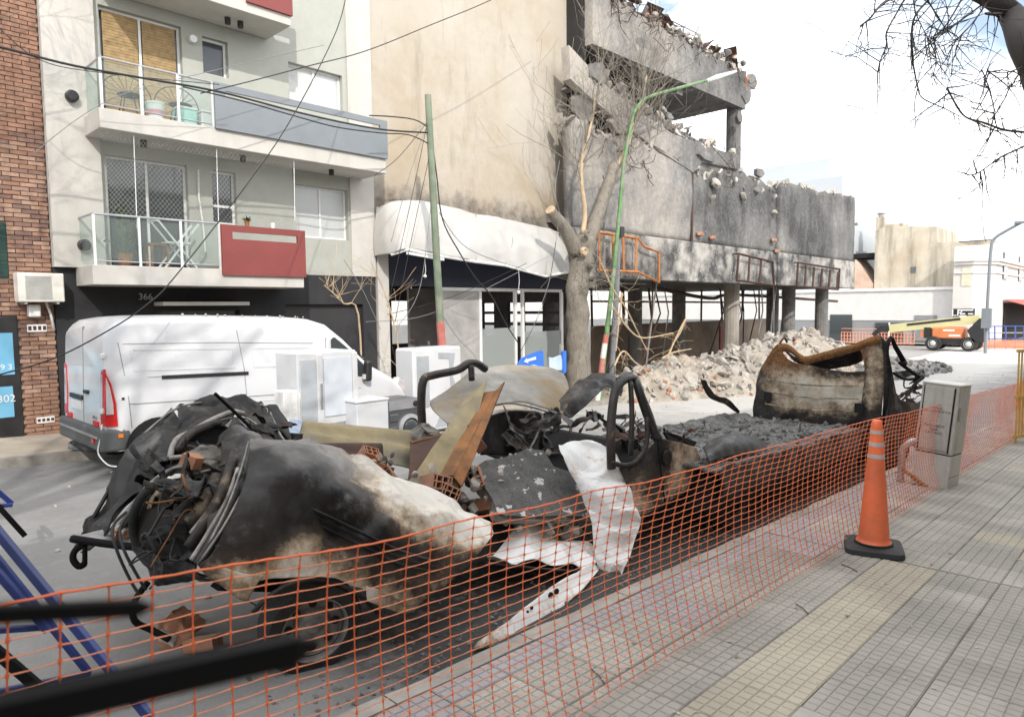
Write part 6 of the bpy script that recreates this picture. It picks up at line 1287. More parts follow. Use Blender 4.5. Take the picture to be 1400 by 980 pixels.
# ---- heap of beams and wreck in the middle
mid = thing('wrecked_hatchback', 'burnt car shell with empty door frame between crushed car and pickup', 'car', (5.2, 4.0, gz(5.2, 4)))
patch(rowsS([(588, 548, 5.7, .45, .15), (618, 528, 5.8, .5, .3), (652, 505, 5.9, .5, .25), (700, 499, 5.9, .42, .05), (752, 503, 5.8, .4, 0), (772, 514, 5.6, .5, 0)],
            [(592, 562, 5.4, .45, .3), (628, 546, 5.5, .4, .4), (662, 528, 5.5, .42, .2), (706, 522, 5.5, .38, 0), (752, 524, 5.45, .36, 0), (778, 534, 5.3, .6, 0)],
            [(612, 580, 5.1, .6, .3), (642, 572, 5.1, .5, .4), (676, 556, 5.1, .5, .2), (712, 550, 5.1, .5, 0), (748, 560, 5.05, .45, 0), (778, 572, 5.0, .8, 0)]), 'roof', plain('ash_grey_roof', (.27, .26, .235), .8, var=.35, scale=3.2, bump=.5, dirt=(.22, .15, .07), dirtamt=.9), mid, k=7, amp=.012, fr=4, crease=.008, solid=.008)
strut(mid, 'roof_crease', m_edge, [(612, 582, 5.05), (650, 560, 5.05), (700, 551, 5.05), (760, 566, 5.0)], .012)
for pts, r in (([(578, 590, 5.6), (576, 550, 5.6), (579, 520, 5.6), (592, 513, 5.6), (625, 506, 5.6), (640, 497, 5.6), (652, 497, 5.6), (664, 505, 5.6)], .045), ([(644, 500, 5.55), (645, 520, 5.5)], .035)): strut(mid, 'far_door_frame', BD, pts, r, 6)
# bucket-like seat shell
patch(rowsS([(664, 568, 4.6, .9), (688, 560, 4.75, .8), (712, 560, 4.75, .6), (740, 564, 4.6, .7)], [(660, 592, 4.55, 1), (688, 588, 4.75, 1), (714, 586, 4.75, .75), (736, 590, 4.6, .8)], [(658, 622, 4.5, 1), (688, 622, 4.7, 1), (712, 620, 4.7, .9), (726, 616, 4.55, .9)]), 'seat_shell', burnt('seat_black', (.05, .05, .05), .35), mid, k=7, amp=.006, fr=5, solid=.02)
strut(mid, 'seat_edge', m_edge, [(662, 570, 4.55), (690, 562, 4.7), (716, 561, 4.7), (741, 566, 4.55), (736, 592, 4.55), (722, 618, 4.5)], .014)
for y in (590, 600, 611): strut(mid, 'seat_rib', BD, [(692, y-2, 4.68), (712, y-2, 4.68), (732, y, 4.55)], .012)
# black curled bonnet and door frame on the right
patch(rowsS([(764, 548, 4.5, .9), (782, 528, 4.6, .7), (806, 512, 4.7, .85), (832, 510, 4.7, 1), (850, 522, 4.6, 1)], [(768, 560, 4.35, .6), (790, 540, 4.4, .6), (814, 522, 4.45, .8), (838, 516, 4.5, 1), (852, 530, 4.45, 1)], [(770, 576, 4.3, 1), (792, 562, 4.3, .9), (812, 544, 4.3, 1), (832, 528, 4.35, 1), (850, 540, 4.35, 1)]), 'curled_bonnet', BD, mid, k=12, fold=(.016, 2.6), amp=.008, fr=6, solid=.01)
for pts, r in (([(836, 640, 3.45), (835, 600, 3.45), (837, 560, 3.5), (843, 530, 3.55), (856, 518, 3.6), (868, 519, 3.6), (874, 535, 3.5), (886, 570, 3.4), (900, 602, 3.32)], .042), ([(862, 522, 3.55), (864, 570, 3.45), (862, 622, 3.4)], .024), ([(846, 520, 3.62), (858, 512, 3.75), (866, 516, 3.7)], .03), ([(836, 632, 3.42), (852, 636, 3.4), (870, 630, 3.36), (884, 606, 3.34), (884, 570, 3.4)], .022), ([(872, 528, 3.55), (886, 560, 3.5), (896, 590, 3.42)], .03)): strut(mid, 'door_frame', BD, pts, r, 8)
patch(rowsS([(846, 640, 3.42, .8), (872, 634, 3.36, .8), (898, 602, 3.32, .95), (925, 604, 3.28, .5), (952, 612, 3.26, .3)], [(856, 660, 3.38, .5), (878, 656, 3.33, .55), (902, 640, 3.3, .75), (928, 634, 3.26, .3), (957, 630, 3.24, .35)], [(866, 688, 3.33, .35), (886, 684, 3.3, .4), (908, 672, 3.27, .5), (932, 662, 3.24, .35), (950, 652, 3.22, .6)], [(872, 706, 3.3, .6), (892, 700, 3.27, .55), (912, 688, 3.25, .6), (932, 676, 3.23, .6), (944, 664, 3.21, .8)]), 'door_skin', burnt('ashen_side', (.40, .385, .36), .6), mid, k=7, amp=.006, fr=5, crease=.006, solid=.008)
strut(mid, 'door_gap', M['iron'], [(899, 604, 3.29), (903, 640, 3.27), (909, 686, 3.23)], .007)
MB().lathe(at(912, 626, 3.27), [(.075, -.005), (.075, .008), (.06, .012)], 18, 'y').build('fuel_flap', burnt('flap', (.38, .37, .34), .6), mid)
sheet(mid, 'torn_flap', M['dark'], [(908, 590, 3.5), (925, 594, 3.45), (953, 604, 3.4), (948, 612, 3.4), (918, 606, 3.45)], 0, (0, .02, -.01))
MB().prism([at(770, 590, 4.3), at(840, 600, 4.2), at(930, 620, 3.6), at(930, 665, 3.45), at(860, 690, 3.5), at(740, 640, 4.2)], (.1, .9, 0)).build('dark_filler', M['dark'], mid)
scrap(mid, 60, (740, 568, 880, 612), (4.0, 5.0), 5, [BD, BD, M['rustd'], M['ash']], (.03, .13)); scrap(mid, 10, (690, 570, 780, 620), (4.2, 4.6), 6, [BD, BU], (.06, .2)); scrap(mid, 14, (840, 590, 890, 630), (3.6, 4.4), 9, [BD, M['rustd']], (.06, .2))
# white crumpled wing spilling to the kerb
wg = thing('torn_wing', 'crumpled white car wing with a brown-flecked fold hanging at the kerb', 'car wing', at(840, 800, 3.05))
m_wg = burnt('white_wing_paint', (.74, .74, .73), .4)
patch(rowsS([(764, 606, 3.9, .05), (790, 602, 3.85, .0), (818, 606, 3.75, .12), (838, 616, 3.65, .18)], [(772, 632, 3.75, .05), (806, 630, 3.65, .15), (832, 636, 3.5, .1), (856, 650, 3.4, .1)], [(796, 676, 3.6, .1), (822, 674, 3.45, .05), (846, 680, 3.32, .05), (872, 700, 3.22, .05)], [(808, 716, 3.5, .05), (832, 718, 3.36, .0), (852, 722, 3.25, 0), (876, 718, 3.18, .05)], [(812, 752, 3.42, .05), (834, 762, 3.28, .1), (850, 768, 3.2, .1), (862, 756, 3.15, .1)], [(818, 782, 3.35, .2), (832, 798, 3.22, .2), (840, 803, 3.14, .2), (848, 792, 3.1, .2)]), 'wing_skin', m_wg, wg, k=14, fold=(.030, 2.1, 14), seed=6, amp=.012, fr=5, crease=.014, solid=.006)
patch(rowsS([(664, 768, 3.55, .1), (688, 742, 3.7, .0), (716, 716, 3.85, .1), (748, 712, 3.9, .4)], [(690, 770, 3.45, .0), (716, 752, 3.55, .0), (746, 740, 3.65, .15), (778, 736, 3.7, .3)], [(740, 774, 3.38, .0), (764, 764, 3.42, 0), (790, 758, 3.45, .1), (812, 748, 3.5, .1)], [(790, 780, 3.3, .1), (804, 778, 3.3, .1), (814, 776, 3.32, .1), (822, 770, 3.36, .1)]), 'wing_flange', m_wg, wg, k=14, fold=(.028, 2.4, 14), seed=7, amp=.012, fr=5, crease=.012, solid=.006)
strut(wg, 'rolled_edge', m_wg, [(664, 769, 3.53), (700, 773, 3.43), (745, 778, 3.35), (808, 781, 3.27)], .012, 6)
sp = thing('wing_strut', 'white perforated strut fallen from the wing onto the kerb', 'strut', at(660, 886, 3.0))
patch(rowsS([(652, 878, 2.98, .5), (690, 852, 3.03, .15), (730, 820, 3.1, .05), (772, 790, 3.2, .05), (812, 770, 3.3, .1)], [(648, 886, 2.95, .5), (694, 862, 3.0, .1), (738, 832, 3.06, .05), (782, 802, 3.15, .05), (816, 776, 3.28, .1)], [(662, 886, 2.95, .6), (704, 872, 2.97, .3), (752, 842, 3.02, .2), (794, 808, 3.1, .2), (818, 780, 3.26, .2)]), 'strut_skin', m_wg, sp, k=6, amp=.006, fr=8, solid=.008)
for (x, y) in ((720, 836), (726, 830), (731, 837), (724, 842), (714, 840), (760, 808), (752, 813)): MB().lathe(at(x, y, 3.06), [(.012 if x < 740 else .022, 0), (.012 if x < 740 else .022, .012)], 10, 'y').build('punched_hole', M['dark'], sp)
# slab of asphalt/concrete on top, beams, bricks
cs = thing('concrete_slab', 'jagged dark grey slab fragment with pale broken edge on the wreck', 'concrete', at(730, 700, 3.8))
outl = [(652, 640), (664, 632), (690, 628), (706, 622), (722, 616), (744, 618), (758, 640), (776, 646), (796, 640), (800, 660), (808, 698), (806, 706), (770, 704), (730, 706), (690, 704), (680, 700), (672, 680), (660, 662)]
def dep(x, y): return 4.15-(y-616)/92*.55
m_as = NT('slab_face'); f1 = m_as.noise(9, 6, .7); f2 = m_as.noise(120, 3, .8); f3 = m_as.noise(6, 3, .6, stretch=(1, 1, 2.2), off=3); cc = m_as.mix(m_as.ramp(f1, .3, .7), (.055, .055, .056), (.14, .137, .132)); cc = m_as.mix(m_as.ramp(f2, .55, .7, 0, .7), cc, (.42, .41, .39)); cc = m_as.mix(m_as.ramp(f3, .62, .645), cc, (.55, .54, .52)); m_as.bump(f2, .8, .01); m_as = m_as.out(cc, .95)
MB().prism([at(x, y, dep(x, y)) for x, y in outl], (.015, .02, .012)).build('top_face', m_as, cs); MB().prism([at(x+rnd.uniform(-3, 3), y+3+rnd.uniform(0, 4), dep(x, y)+.04) for x, y in outl], (.04, .10, -.07)).build('broken_core', M['concrete'], cs)
for i, (x, y) in enumerate(outl):
    for k in range(3): p = at(x+rnd.uniform(-8, 8), y+rnd.uniform(0, 5), dep(x, y)+.06); put(ROCK[(i+k) % 9], 'edge_crumb', p, rnd.uniform(.04, .09), None, cs)
def angle_beam(lab, a0, a1, b0, b1, d, m_, cat='beam', corr=0):
    r = thing('fallen_beam' if not corr else 'roofing_sheet', lab, cat, at(*b0)); P0, P1, Q0, Q1 = at(*a0), at(*a1), at(*b0), at(*b1); n = 14 if corr else 2; mb = MB(); nn = 10; nrm = (P1-P0).cross(Q0-P0).normalized()
    for j in range(nn+1):
        A, C_ = P0.lerp(Q0, j/nn), P1.lerp(Q1, j/nn)
        for i in range(n+1):
            u_ = i/n; mb.v.append(A.lerp(C_, u_)+nrm*((math.sin(u_*math.pi*corr)*.02) if corr else 0)+mnoise.noise_vector(A.lerp(C_, u_)*3)*.012)
    for j in range(nn):
        for i in range(n): q = j*(n+1)+i; mb.f.append((q, q+1, q+n+2, q+n+1))
    mb.build('web', m_, r, smooth=bool(corr), solid=.008); return r, P0, P1, Q0, Q1, nrm
r, P0, P1, Q0, Q1, nv = angle_beam('broad ochre-stained bent steel sheet standing on the wreck', (636, 548, 4.55), (664, 520, 4.6), (552, 668, 4.0), (622, 690, 3.85), 0, M['ochre'], 'beam'); MB().tube([P1, Q1], .012, 5).build('edge', M['ochre'], r)
r, P0, P1, Q0, Q1, nv = angle_beam('rusty orange steel channel leaning across the wreck', (678, 534, 4.45), (690, 522, 4.42), (620, 650, 3.92), (632, 664, 3.85), 0, M['rust']); MB().add([P0, Q0, Q0+Vector((-.06, .1, -.02)), P0+Vector((-.05, .1, -.02))], [(0, 1, 2, 3)]).build('flange', M['rust'], r, solid=.008); MB().add([P1, Q1, Q1+Vector((.03, .09, -.05)), P1+Vector((.03, .09, -.05))], [(0, 1, 2, 3)]).build('flange', M['rustd'], r, solid=.008)
r, P0, P1, Q0, Q1, nv = angle_beam('dark brown rusted steel channel behind the orange one', (640, 560, 4.5), (660, 545, 4.5), (605, 640, 4.1), (628, 650, 4.05), 0, M['rustd']); MB().tube([P0, Q0], .02, 5).build('edge', M['rustd'], r)
r, P0, P1, Q0, Q1, nv = angle_beam('dark rusty sheet wedged behind the scorched side panel', (562, 605, 4.5), (612, 592, 4.6), (556, 662, 4.1), (572, 664, 4.0), 0, M['rustd'], 'sheet'); MB().tube([P0, P1], .015, 5).build('edge', M['rust'], r)
r, P0, P1, Q0, Q1, nv = angle_beam('long scorched corrugated sheet with blue end lying before the fridges', (396, 574, 5.9), (388, 602, 5.5), (575, 590, 5.9), (560, 640, 5.3), 0, M['ochre'], 'roofing sheet', 4)
r2, P0, P1, Q0, Q1, nv = angle_beam('dark underside sheet of rusted roofing beneath the corrugated one', (395, 606, 5.4), (400, 622, 5.2), (520, 606, 5.3), (530, 632, 5.0), 0, M['rustd'], 'roofing sheet', 3)
sheet(r, 'blue_patch', plain('pale_blue_paint', (.30, .38, .52), .6, var=.4, scale=9, dirt=(.5, .45, .38), dirtamt=.6), [(396, 573, 5.86), (413, 575, 5.86), (406, 602, 5.45), (387, 602, 5.45)], 0, (0, -.012, .006))
# hollow clay bricks
def hollow():
    mb = MB(); L_, W_, H_ = .33, .18, .12
    for z in (-H_/2, -.003, H_/2-.01): mb.box(-L_/2, L_/2, -W_/2, W_/2, z, z+.011)
    for y in (-W_/2, -.062, -.006, .05, W_/2-.011): mb.box(-L_/2+.001, L_/2-.001, y, y+.01, -H_/2+.0005, H_/2)
    me = bpy.data.meshes.new('hollow_brick'); me.from_pydata(mb.v, [], mb.f); me.materials.append(M['brickclay']); return me
HB = hollow()
for i, (px, py, y, s, rot, lab) in enumerate(((592, 662, 3.95, .9, (.35, .3, 1.4), 'mortar-caked hollow brick lying against the ochre sheet'), (612, 676, 3.85, .75, (.5, .4, 1.1), 'hollow brick wedged below the ochre sheet foot'), (648, 600, 4.3, .8, (.8, .6, .4), 'hollow brick standing behind the rusty channel'), (652, 654, 4.0, .9, (1.2, .3, .7), 'dark hollow brick under the slab fragment'), (668, 690, 3.9, .8, (.4, .2, 2.0), 'hollow brick under the lower slab corner'), (512, 640, 4.6, .9, (.2, .4, .3), 'hollow brick heaped behind the scorched panel'), (530, 650, 4.4, .8, (1.0, .2, .9), 'tilted hollow brick beside the dark rusty sheet'), (498, 632, 4.7, .8, (.6, .9, 1.9), 'upended hollow brick behind the scorched panel'))):
    o = put(HB, 'hollow_brick', at(px, py, y), s, rot); tag(o, lab, 'brick')
g = random.Random(4)
for i in range(70):
    bx = g.choice(((480, 622, 560, 660, 4.2, 4.8), (630, 640, 690, 700, 3.85, 4.1), (690, 708, 790, 735, 3.65, 3.85), (540, 640, 620, 690, 3.9, 4.2)))
    p = at(g.uniform(bx[0], bx[2]), g.uniform(bx[1], bx[3]), g.uniform(bx[4], bx[5])); o = put(g.choice(ROCK+[ROCKB, ROCKB]+ROCKD[:3]), 'debris_lump', p, g.uniform(.05, .17), None, None, g); tag(o, 'lump of broken masonry heaped among the wrecked cars', 'debris', 'masonry lumps on the wrecks')
MB().prism([at(470, 660, 4.6), at(560, 655, 4.5), at(690, 700, 4.0), at(780, 735, 3.75), at(790, 770, 3.6), at(640, 760, 3.7), at(560, 720, 3.9)], (.1, .6, -.1)).build('under_debris', M['dark'], mid)
o = put(ck, 'concrete_lump', at(585, 598, 5.2), (.6, .4, .35), (.3, .2, .9)); tag(o, 'pale broken concrete lump behind the dark rusty sheets', 'concrete'); MB_ = None
# ---- burnt pickup
pu = thing('burnt_pickup', 'burnt-out pickup with ash-filled flat bed and scorched rusty cab', 'pickup', (8.6, 3.9, gz(8.6, 4)))
bz = lambda x: gz(x, 3.5)+.72
rows = [[(x, y, bz(x)+(.05 if y in (3.0, 4.75) else 0)+.05*mnoise.noise(Vector((x*2, y*2, 4))), .5, .0) for y in (2.98, 3.2, 3.9, 4.5, 4.75)] for x in [5.7+.45*i for i in range(11)]]
t = NT('bed_ash'); f1 = t.noise(2.2, 7, .7); f2 = t.noise(14, 6, .75, off=3); f3 = t.noise(50, 3, .7); c = t.mix(t.ramp(f1, .32, .68), (.05, .05, .05), (.22, .217, .21)); c = t.mix(t.ramp(f2, .48, .72, 0, .8), c, (.38, .375, .36)); c = t.mix(t.ramp(f3, .6, .7, 0, .7), c, (.03, .03, .03)); t.bump(t.math('ADD', f2, f3), 1.0, .03)
patch(rows, 'ash_bed', t.out(c, 1), pu, k=7, amp=.035, fr=6, solid=.03)
patch([[(x, 2.97, bz(x)-.0, .9), (x, 2.95, bz(x)-.16, .95), (x, 2.99, bz(x)-.34, 1)] for x in [5.9+.5*i for i in range(9)]], 'bed_side', BD, pu, k=6, amp=.03, fr=4, crease=.03, solid=.01)
patch([[(x, 4.76, bz(x)+.02, .9), (x, 4.78, bz(x)-.2, .95), (x, 4.76, bz(x)-.45, 1)] for x in [5.8+.5*i for i in range(10)]], 'bed_side', BD, pu, k=4, amp=.03, fr=4, solid=.01)
MB().prism([(5.9, 3.05, bz(5.9)-.1), (10.3, 3.05, bz(10.3)-.1), (10.3, 3.05, bz(10.3)-.42), (5.9, 3.05, bz(5.9)-.42)], (0, 1.6, 0)).build('bed_underside', M['dark'], pu)
for x in (6.5, 11.1):
    for y in (3.2, 4.55):
        o = MB().lathe((x, y, gz(x, y)+.3), [(.16, .08), (.28, .1), (.31, .06), (.31, -.06), (.28, -.1), (.16, -.1)], 24, 'y', cap=(0, 1)).build('tyre', M['rubber'], pu); MB().lathe((x, y-.06, gz(x, y)+.3), [(.2, .04), (.17, 0), (.1, .01), (.06, .04)], 18, 'y', cap=(0, 1)).build('rim', BD, o)
scrap(pu, 60, (905, 580, 1180, 612), (3.2, 4.6), 11, [BD, M['ash'], BD, M['rustd']], (.025, .09))
g = random.Random(19); pts = []
for i in range(420):
    x, y = g.uniform(5.8, 10.2), g.uniform(3.05, 4.7); pts.append(((x, y, bz(x)+.02), g.uniform(.03, .11)))
tag(joined_rocks('ash_crumbs', pts, RLOWD, pu, 3), kind='stuff')
patch(rowsS([(960, 612, 3.25, 1), (985, 596, 3.3, .8), (1010, 592, 3.35, .9), (1050, 606, 3.3, 1)], [(966, 622, 3.1, 1), (990, 606, 3.12, .9), (1020, 604, 3.12, 1), (1055, 614, 3.12, 1)], [(968, 632, 3.05, 1), (992, 624, 3.04, 1), (1022, 622, 3.04, 1), (1056, 622, 3.04, 1)]), 'wheel_tub', BD, pu, k=6, amp=.02, fr=8, solid=.01)
patch(rowsS([(958, 518, 4.72, .9, .5), (962, 530, 4.72, .9, .3), (972, 545, 4.72, .8, .4), (990, 552, 4.72, .5, .2), (1008, 565, 4.7, 1, 0)], [(964, 519, 4.7, 1, .2), (970, 530, 4.7, 1, .5), (980, 541, 4.7, .8, .3), (995, 545, 4.7, .6, .2), (1011, 562, 4.68, 1, 0)]), 'bent_rail', BD, pu, k=6, amp=.01, solid=.02)
# cab
xc = lambda px, py, X, s=1, r_=0: (*atx(px, py, X), s, r_)
XCb = 10.35; m_cab = burnt('cab_bare_metal', (.56, .53, .45), .5)
wl = [[(1030, 572, .9, 0), (1031, 545, .8, .1), (1036, 520, .6, .3), (1044, 497, .5, .6), (1056, 478, .6, .7), (1064, 470, .7, .6)],
      [(1062, 575, .95, 0), (1064, 552, .35, .05), (1066, 532, .3, .3), (1070, 512, .25, .5), (1075, 500, .5, .6), (1078, 492, .6, .7)],
      [(1102, 580, .95, 0), (1104, 560, .35, .1), (1106, 540, .15, .1), (1108, 520, .2, .2), (1110, 507, .5, .4), (1110, 500, .6, .5)],
      [(1142, 584, .95, 0), (1144, 562, .35, .0), (1146, 542, .12, .1), (1148, 524, .3, .1), (1148, 514, .55, .2), (1148, 508, .7, .3)],
      [(1176, 584, .95, 0), (1178, 562, .45, .1), (1180, 540, .2, .2), (1182, 524, .4, .2), (1184, 514, .55, .3), (1184, 508, .6, .4)]]
patch([[xc(a, b, XCb+.02*i, s, r_) for (a, b, s, r_) in row] for i, row in enumerate(wl)], 'rear_wall', m_cab, pu, k=10, fold=(.010, 1.5), amp=.012, fr=4, crease=.012, solid=.01)
for row, nm in (([(1056, 478), (1070, 470), (1082, 474), (1100, 487), (1130, 480), (1160, 472), (1192, 461), (1204, 459)], 'roof_edge'),):
    patch([[xc(a, b, XCb+.02, .6, .75) for a, b in row], [xc(a, b+5, XCb+.0, .55, .7) for a, b in row], [xc(a+2, b+11, XCb+.03, .6, .5) for a, b in row]], nm, m_cab, pu, k=6, amp=.012, solid=.012)
patch([[xc(1172, 470, XCb+.03, .6, .7), xc(1186, 466, XCb+.03, .5, .6), xc(1204, 460, XCb+.06, .6, .4)], [xc(1180, 490, XCb+.03, .6, .7), xc(1190, 490, XCb+.03, .4, .3), xc(1208, 490, XCb+.08, .5, .1)], [xc(1182, 515, XCb+.03, .6, .3), xc(1192, 520, XCb+.03, .3, .1), xc(1208, 520, XCb+.08, .5, .1)], [xc(1178, 550, XCb+.03, .6, .1), xc(1190, 552, XCb+.03, .35, .1), xc(1206, 556, XCb+.08, .7, 0)], [xc(1174, 586, XCb+.03, .9, .0), xc(1188, 590, XCb+.03, .9, 0), xc(1204, 596, XCb+.08, .9, 0)]], 'corner_post', m_cab, pu, k=6, amp=.01, solid=.012)
patch([[xc(1072, 478, XCb+.06, .9, .2), xc(1100, 494, XCb+.1, .9, .1), xc(1140, 488, XCb+.12, .9, 0), xc(1178, 478, XCb+.1, .9, .3)], [xc(1082, 490, XCb+.2, 1, 0), xc(1104, 504, XCb+.3, 1, 0), xc(1142, 504, XCb+.3, .95, 0), xc(1180, 494, XCb+.25, 1, 0)]], 'sagged_roof', m_cab, pu, k=5, amp=.015, solid=.01)
for (a, b, c, d) in ((1044, 536, 1054, 548), (1168, 552, 1180, 564)):
    p, q = atx(a, d, XCb-.03), atx(c, b, XCb-.03); MB().prism([(p.x, p.y, p.z), (p.x, q.y, p.z), (p.x, q.y, q.z), (p.x, p.y, q.z)], (.03, 0, 0)).build('wall_slot', M['dark'], pu)
for yy_ in (526, 543, 560): rbm = MB().tube(spline([atx(1046, yy_-8, XCb-.02), atx(1100, yy_, XCb-.03), atx(1174, yy_+2, XCb-.0)], 5), .009, 6); rbm.at = {'soot': [.42]*len(rbm.v), 'rust': [.2]*len(rbm.v)}; rbm.build('pressed_rib', m_cab, pu, smooth=True)
strut(pu, 'torn_edge', M['rustd'], [(1066, 470, 5.0), (1072, 462, 5.0), (1076, 468, 5.0)], .02)
# cab side, door pillar, front wing
yS = 3.0
patch(rowsS([(1204, 459, 3.15, .8, .2), (1212, 470, 3.05, .9), (1216, 490, 3.0, .95)], [(1208, 500, 3.1, .8), (1216, 510, 3.0, .9), (1222, 520, 2.95, 1)], [(1208, 545, 3.1, .9), (1218, 550, 2.98, 1), (1226, 548, 2.95, 1)], [(1206, 590, 3.1, .9), (1220, 588, 2.98, .9), (1230, 580, 2.95, .9)]), 'door_pillar', BD, pu, k=6, amp=.01, solid=.02)
patch(rowsS([(1218, 520, 2.98, 1), (1226, 540, 2.96, .95), (1240, 550, 2.95, .8), (1262, 552, 2.95, .75)], [(1214, 560, 2.96, .9), (1228, 566, 2.93, .8), (1244, 568, 2.92, .6), (1266, 566, 2.92, .6)], [(1206, 596, 2.95, .8), (1226, 598, 2.92, .7), (1246, 592, 2.91, .55), (1268, 584, 2.91, .6)], [(1190, 622, 2.95, .9), (1218, 622, 2.93, .75), (1236, 616, 2.92, .8), (1246, 604, 2.92, .8)], [(1170, 645, 2.96, 1), (1206, 642, 2.94, .9), (1226, 636, 2.93, .9), (1238, 626, 2.92, .9)]), 'side_skin', burnt('cab_side', (.30, .29, .28), .6), pu, k=10, fold=(.014, 2.2), amp=.01, fr=5, crease=.01, solid=.01)
for pts, r in (([(1216, 520, 3.2), (1212, 480, 3.2), (1218, 462, 3.2), (1224, 474, 3.2), (1234, 494, 3.2)], .035), ([(1224, 474, 3.2), (1236, 494, 3.15), (1236, 498, 3.1)], .04), ([(1230, 496, 3.15), (1246, 508, 3.1), (1258, 516, 3.1)], .03), ([(1222, 510, 3.1), (1236, 518, 3.1), (1250, 518, 3.1), (1262, 514, 3.1)], .025), ([(1240, 540, 3.05), (1252, 524, 3.05), (1262, 516, 3.05)], .03), ([(1236, 520, 3.1), (1237, 530, 3.1), (1250, 528, 3.1)], .012)): strut(pu, 'bent_frame', M['iron'], pts, r, 6)
scrap(pu, 16, (1228, 508, 1264, 552), (3.0, 3.3), 14, [BD, M['rustd']], (.06, .16))
MB().prism([(10.5, 3.1, bz(10.5)-.3), (12.3, 3.1, bz(12)-.25), (12.3, 3.1, bz(12)-.05), (10.9, 3.1, bz(10.7)+.15), (10.5, 3.1, bz(10.5)+.1)], (0, 1.5, 0)).build('dark_filler', M['dark'], pu)
archp = [at(1232+26*i/8, 640-34*math.sin(math.pi*(.15+.7*i/8)), 2.9) for i in range(9)]; MB().tube(archp, .02, 6).build('arch_lip', M['rust'], pu)
# soot and ash litter in the gutter
g = random.Random(23); pts = []
for i in range(900):
    x, y = g.uniform(1.6, 11), 2.95+abs(g.gauss(0, .45)); pts.append(((x, y, gz(x, max(y, 2.8))+.005), g.uniform(.012, .05)))
tag(joined_rocks('gutter_debris', pts, RLOWD, None, 13), 'black charred crumbs strewn along the near gutter', 'debris')
pts = []
for i in range(420): x, y = g.uniform(.5, 40), g.uniform(4.5, 11.5); pts.append(((x, y, gz(x, y)+.004), g.uniform(.02, .07)))
tag(joined_rocks('road_grit', pts, RLOW, None, 14), 'pale grit and crumbs scattered on the road', 'debris')
o = put(rock_mesh('brick_fragment', 9, M['brickclay'], 4, .42, .9), 'brick_fragment', onground(248, 872)+Vector((0, 0, .07)), (.36, .26, .30), (.45, -.25, .5)); tag(o, 'large orange brick fragment on the road beside the burnt wheel', 'brick')
o = put(HB, 'hollow_brick', onground(278, 890)+Vector((0, 0, .05)), .6, (.2, .2, 2.2)); tag(o, 'broken hollow orange brick on the road before the burnt wheel', 'brick')
o = put(ROCK[3], 'mortar_lump', onground(232, 880)+Vector((0, 0, .03)), (.2, .13, .12), None); tag(o, 'pale mortar lump stuck beside the orange brick fragment', 'mortar')
# ================================================================ ORANGE NET
net = thing('orange_safety_net', 'orange plastic safety net strung along the near kerb', 'net', (6, 2.0, gz(6)))
TOPS = [(-.8, 1.96, at(0, 831, 1.96).z+.03)]+[tuple(at(px_, py_, 1.96)) for px_, py_ in ((0, 831), (62, 817), (136, 803), (200, 792), (320, 771), (419, 755), (570, 727), (659, 707), (781, 680), (889, 657), (967, 635), (1077, 605), (1190, 574), (1262, 559))]+[(12, 2.02, .47), (15.5, 2.0, .31), (20, 2.2, .10)]
def topz(x):
    for (a, y, z), (b, y2, z2) in zip(TOPS, TOPS[1:]):
        if x <= b: u_ = (x-a)/(b-a); return y+(y2-y)*u_, z+(z2-z)*u_
    return TOPS[-1][1:]
NH = 25; sx_ = .108; nx = int(20.4/sx_)
def npnt(i, j):
    x = -.55+i*sx_; ty, tz = topz(x); tz += .012*math.sin(i*.9)*0+.015*mnoise.noise(Vector((x*1.3, 0, 0))); by = 1.93+.05*mnoise.noise(Vector((x*.7, 3, 0)))+(.1*max(0, (x-12)/8)); bz_ = sx(x)+.015
    u_ = j/(NH-1); y = ty+(by-ty)*u_+.16*math.sin(math.pi*u_)*(.45+.8*mnoise.noise(Vector((x*.45, 1, 5)))); z = tz+(bz_-tz)*u_
    dx = (.05*mnoise.noise(Vector((x*.9, u_*1.4, 2)))+.02*mnoise.noise(Vector((x*3, u_*3, 8))))*u_ + .10*u_*u_*mnoise.noise(Vector((x*.35, 2, 2)))
    return Vector((x+dx, y+.012*mnoise.noise(Vector((x*2.2, u_*3, 4))), z+.01*mnoise.noise(Vector((x*2.5, u_*4, 6)))))
GN = [[npnt(i, j) for j in range(NH)] for i in range(nx+1)]
for i in range(nx+1):
    mb = MB(); pts = []; rs = []
    for j in range(NH):
        p = GN[i][j]
        if j: pts.append(p.lerp(GN[i][j-1], .22)); rs.append(.0025)
        pts.append(p); rs.append(.0064)
        if j < NH-1: pts.append(p.lerp(GN[i][j+1], .22)); rs.append(.0025)
    mb.tube(pts, rs, 4); mb.build('vertical_strand', M['net'], net, fix=False)
for j in range(NH):
    mb = MB(); pts = []; rs = []
    for i in range(nx+1):
        pts.append(GN[i][j]); rs.append(.0027 if j else .0045)
        if i < nx: pts.append(GN[i][j].lerp(GN[i+1][j], .5)+Vector((0, 0, -.002))); rs.append(.0015 if j else .0034)
    mb.tube(pts, rs, 4); mb.build('horizontal_strand', M['netl'] if j else M['net'], net, fix=False)
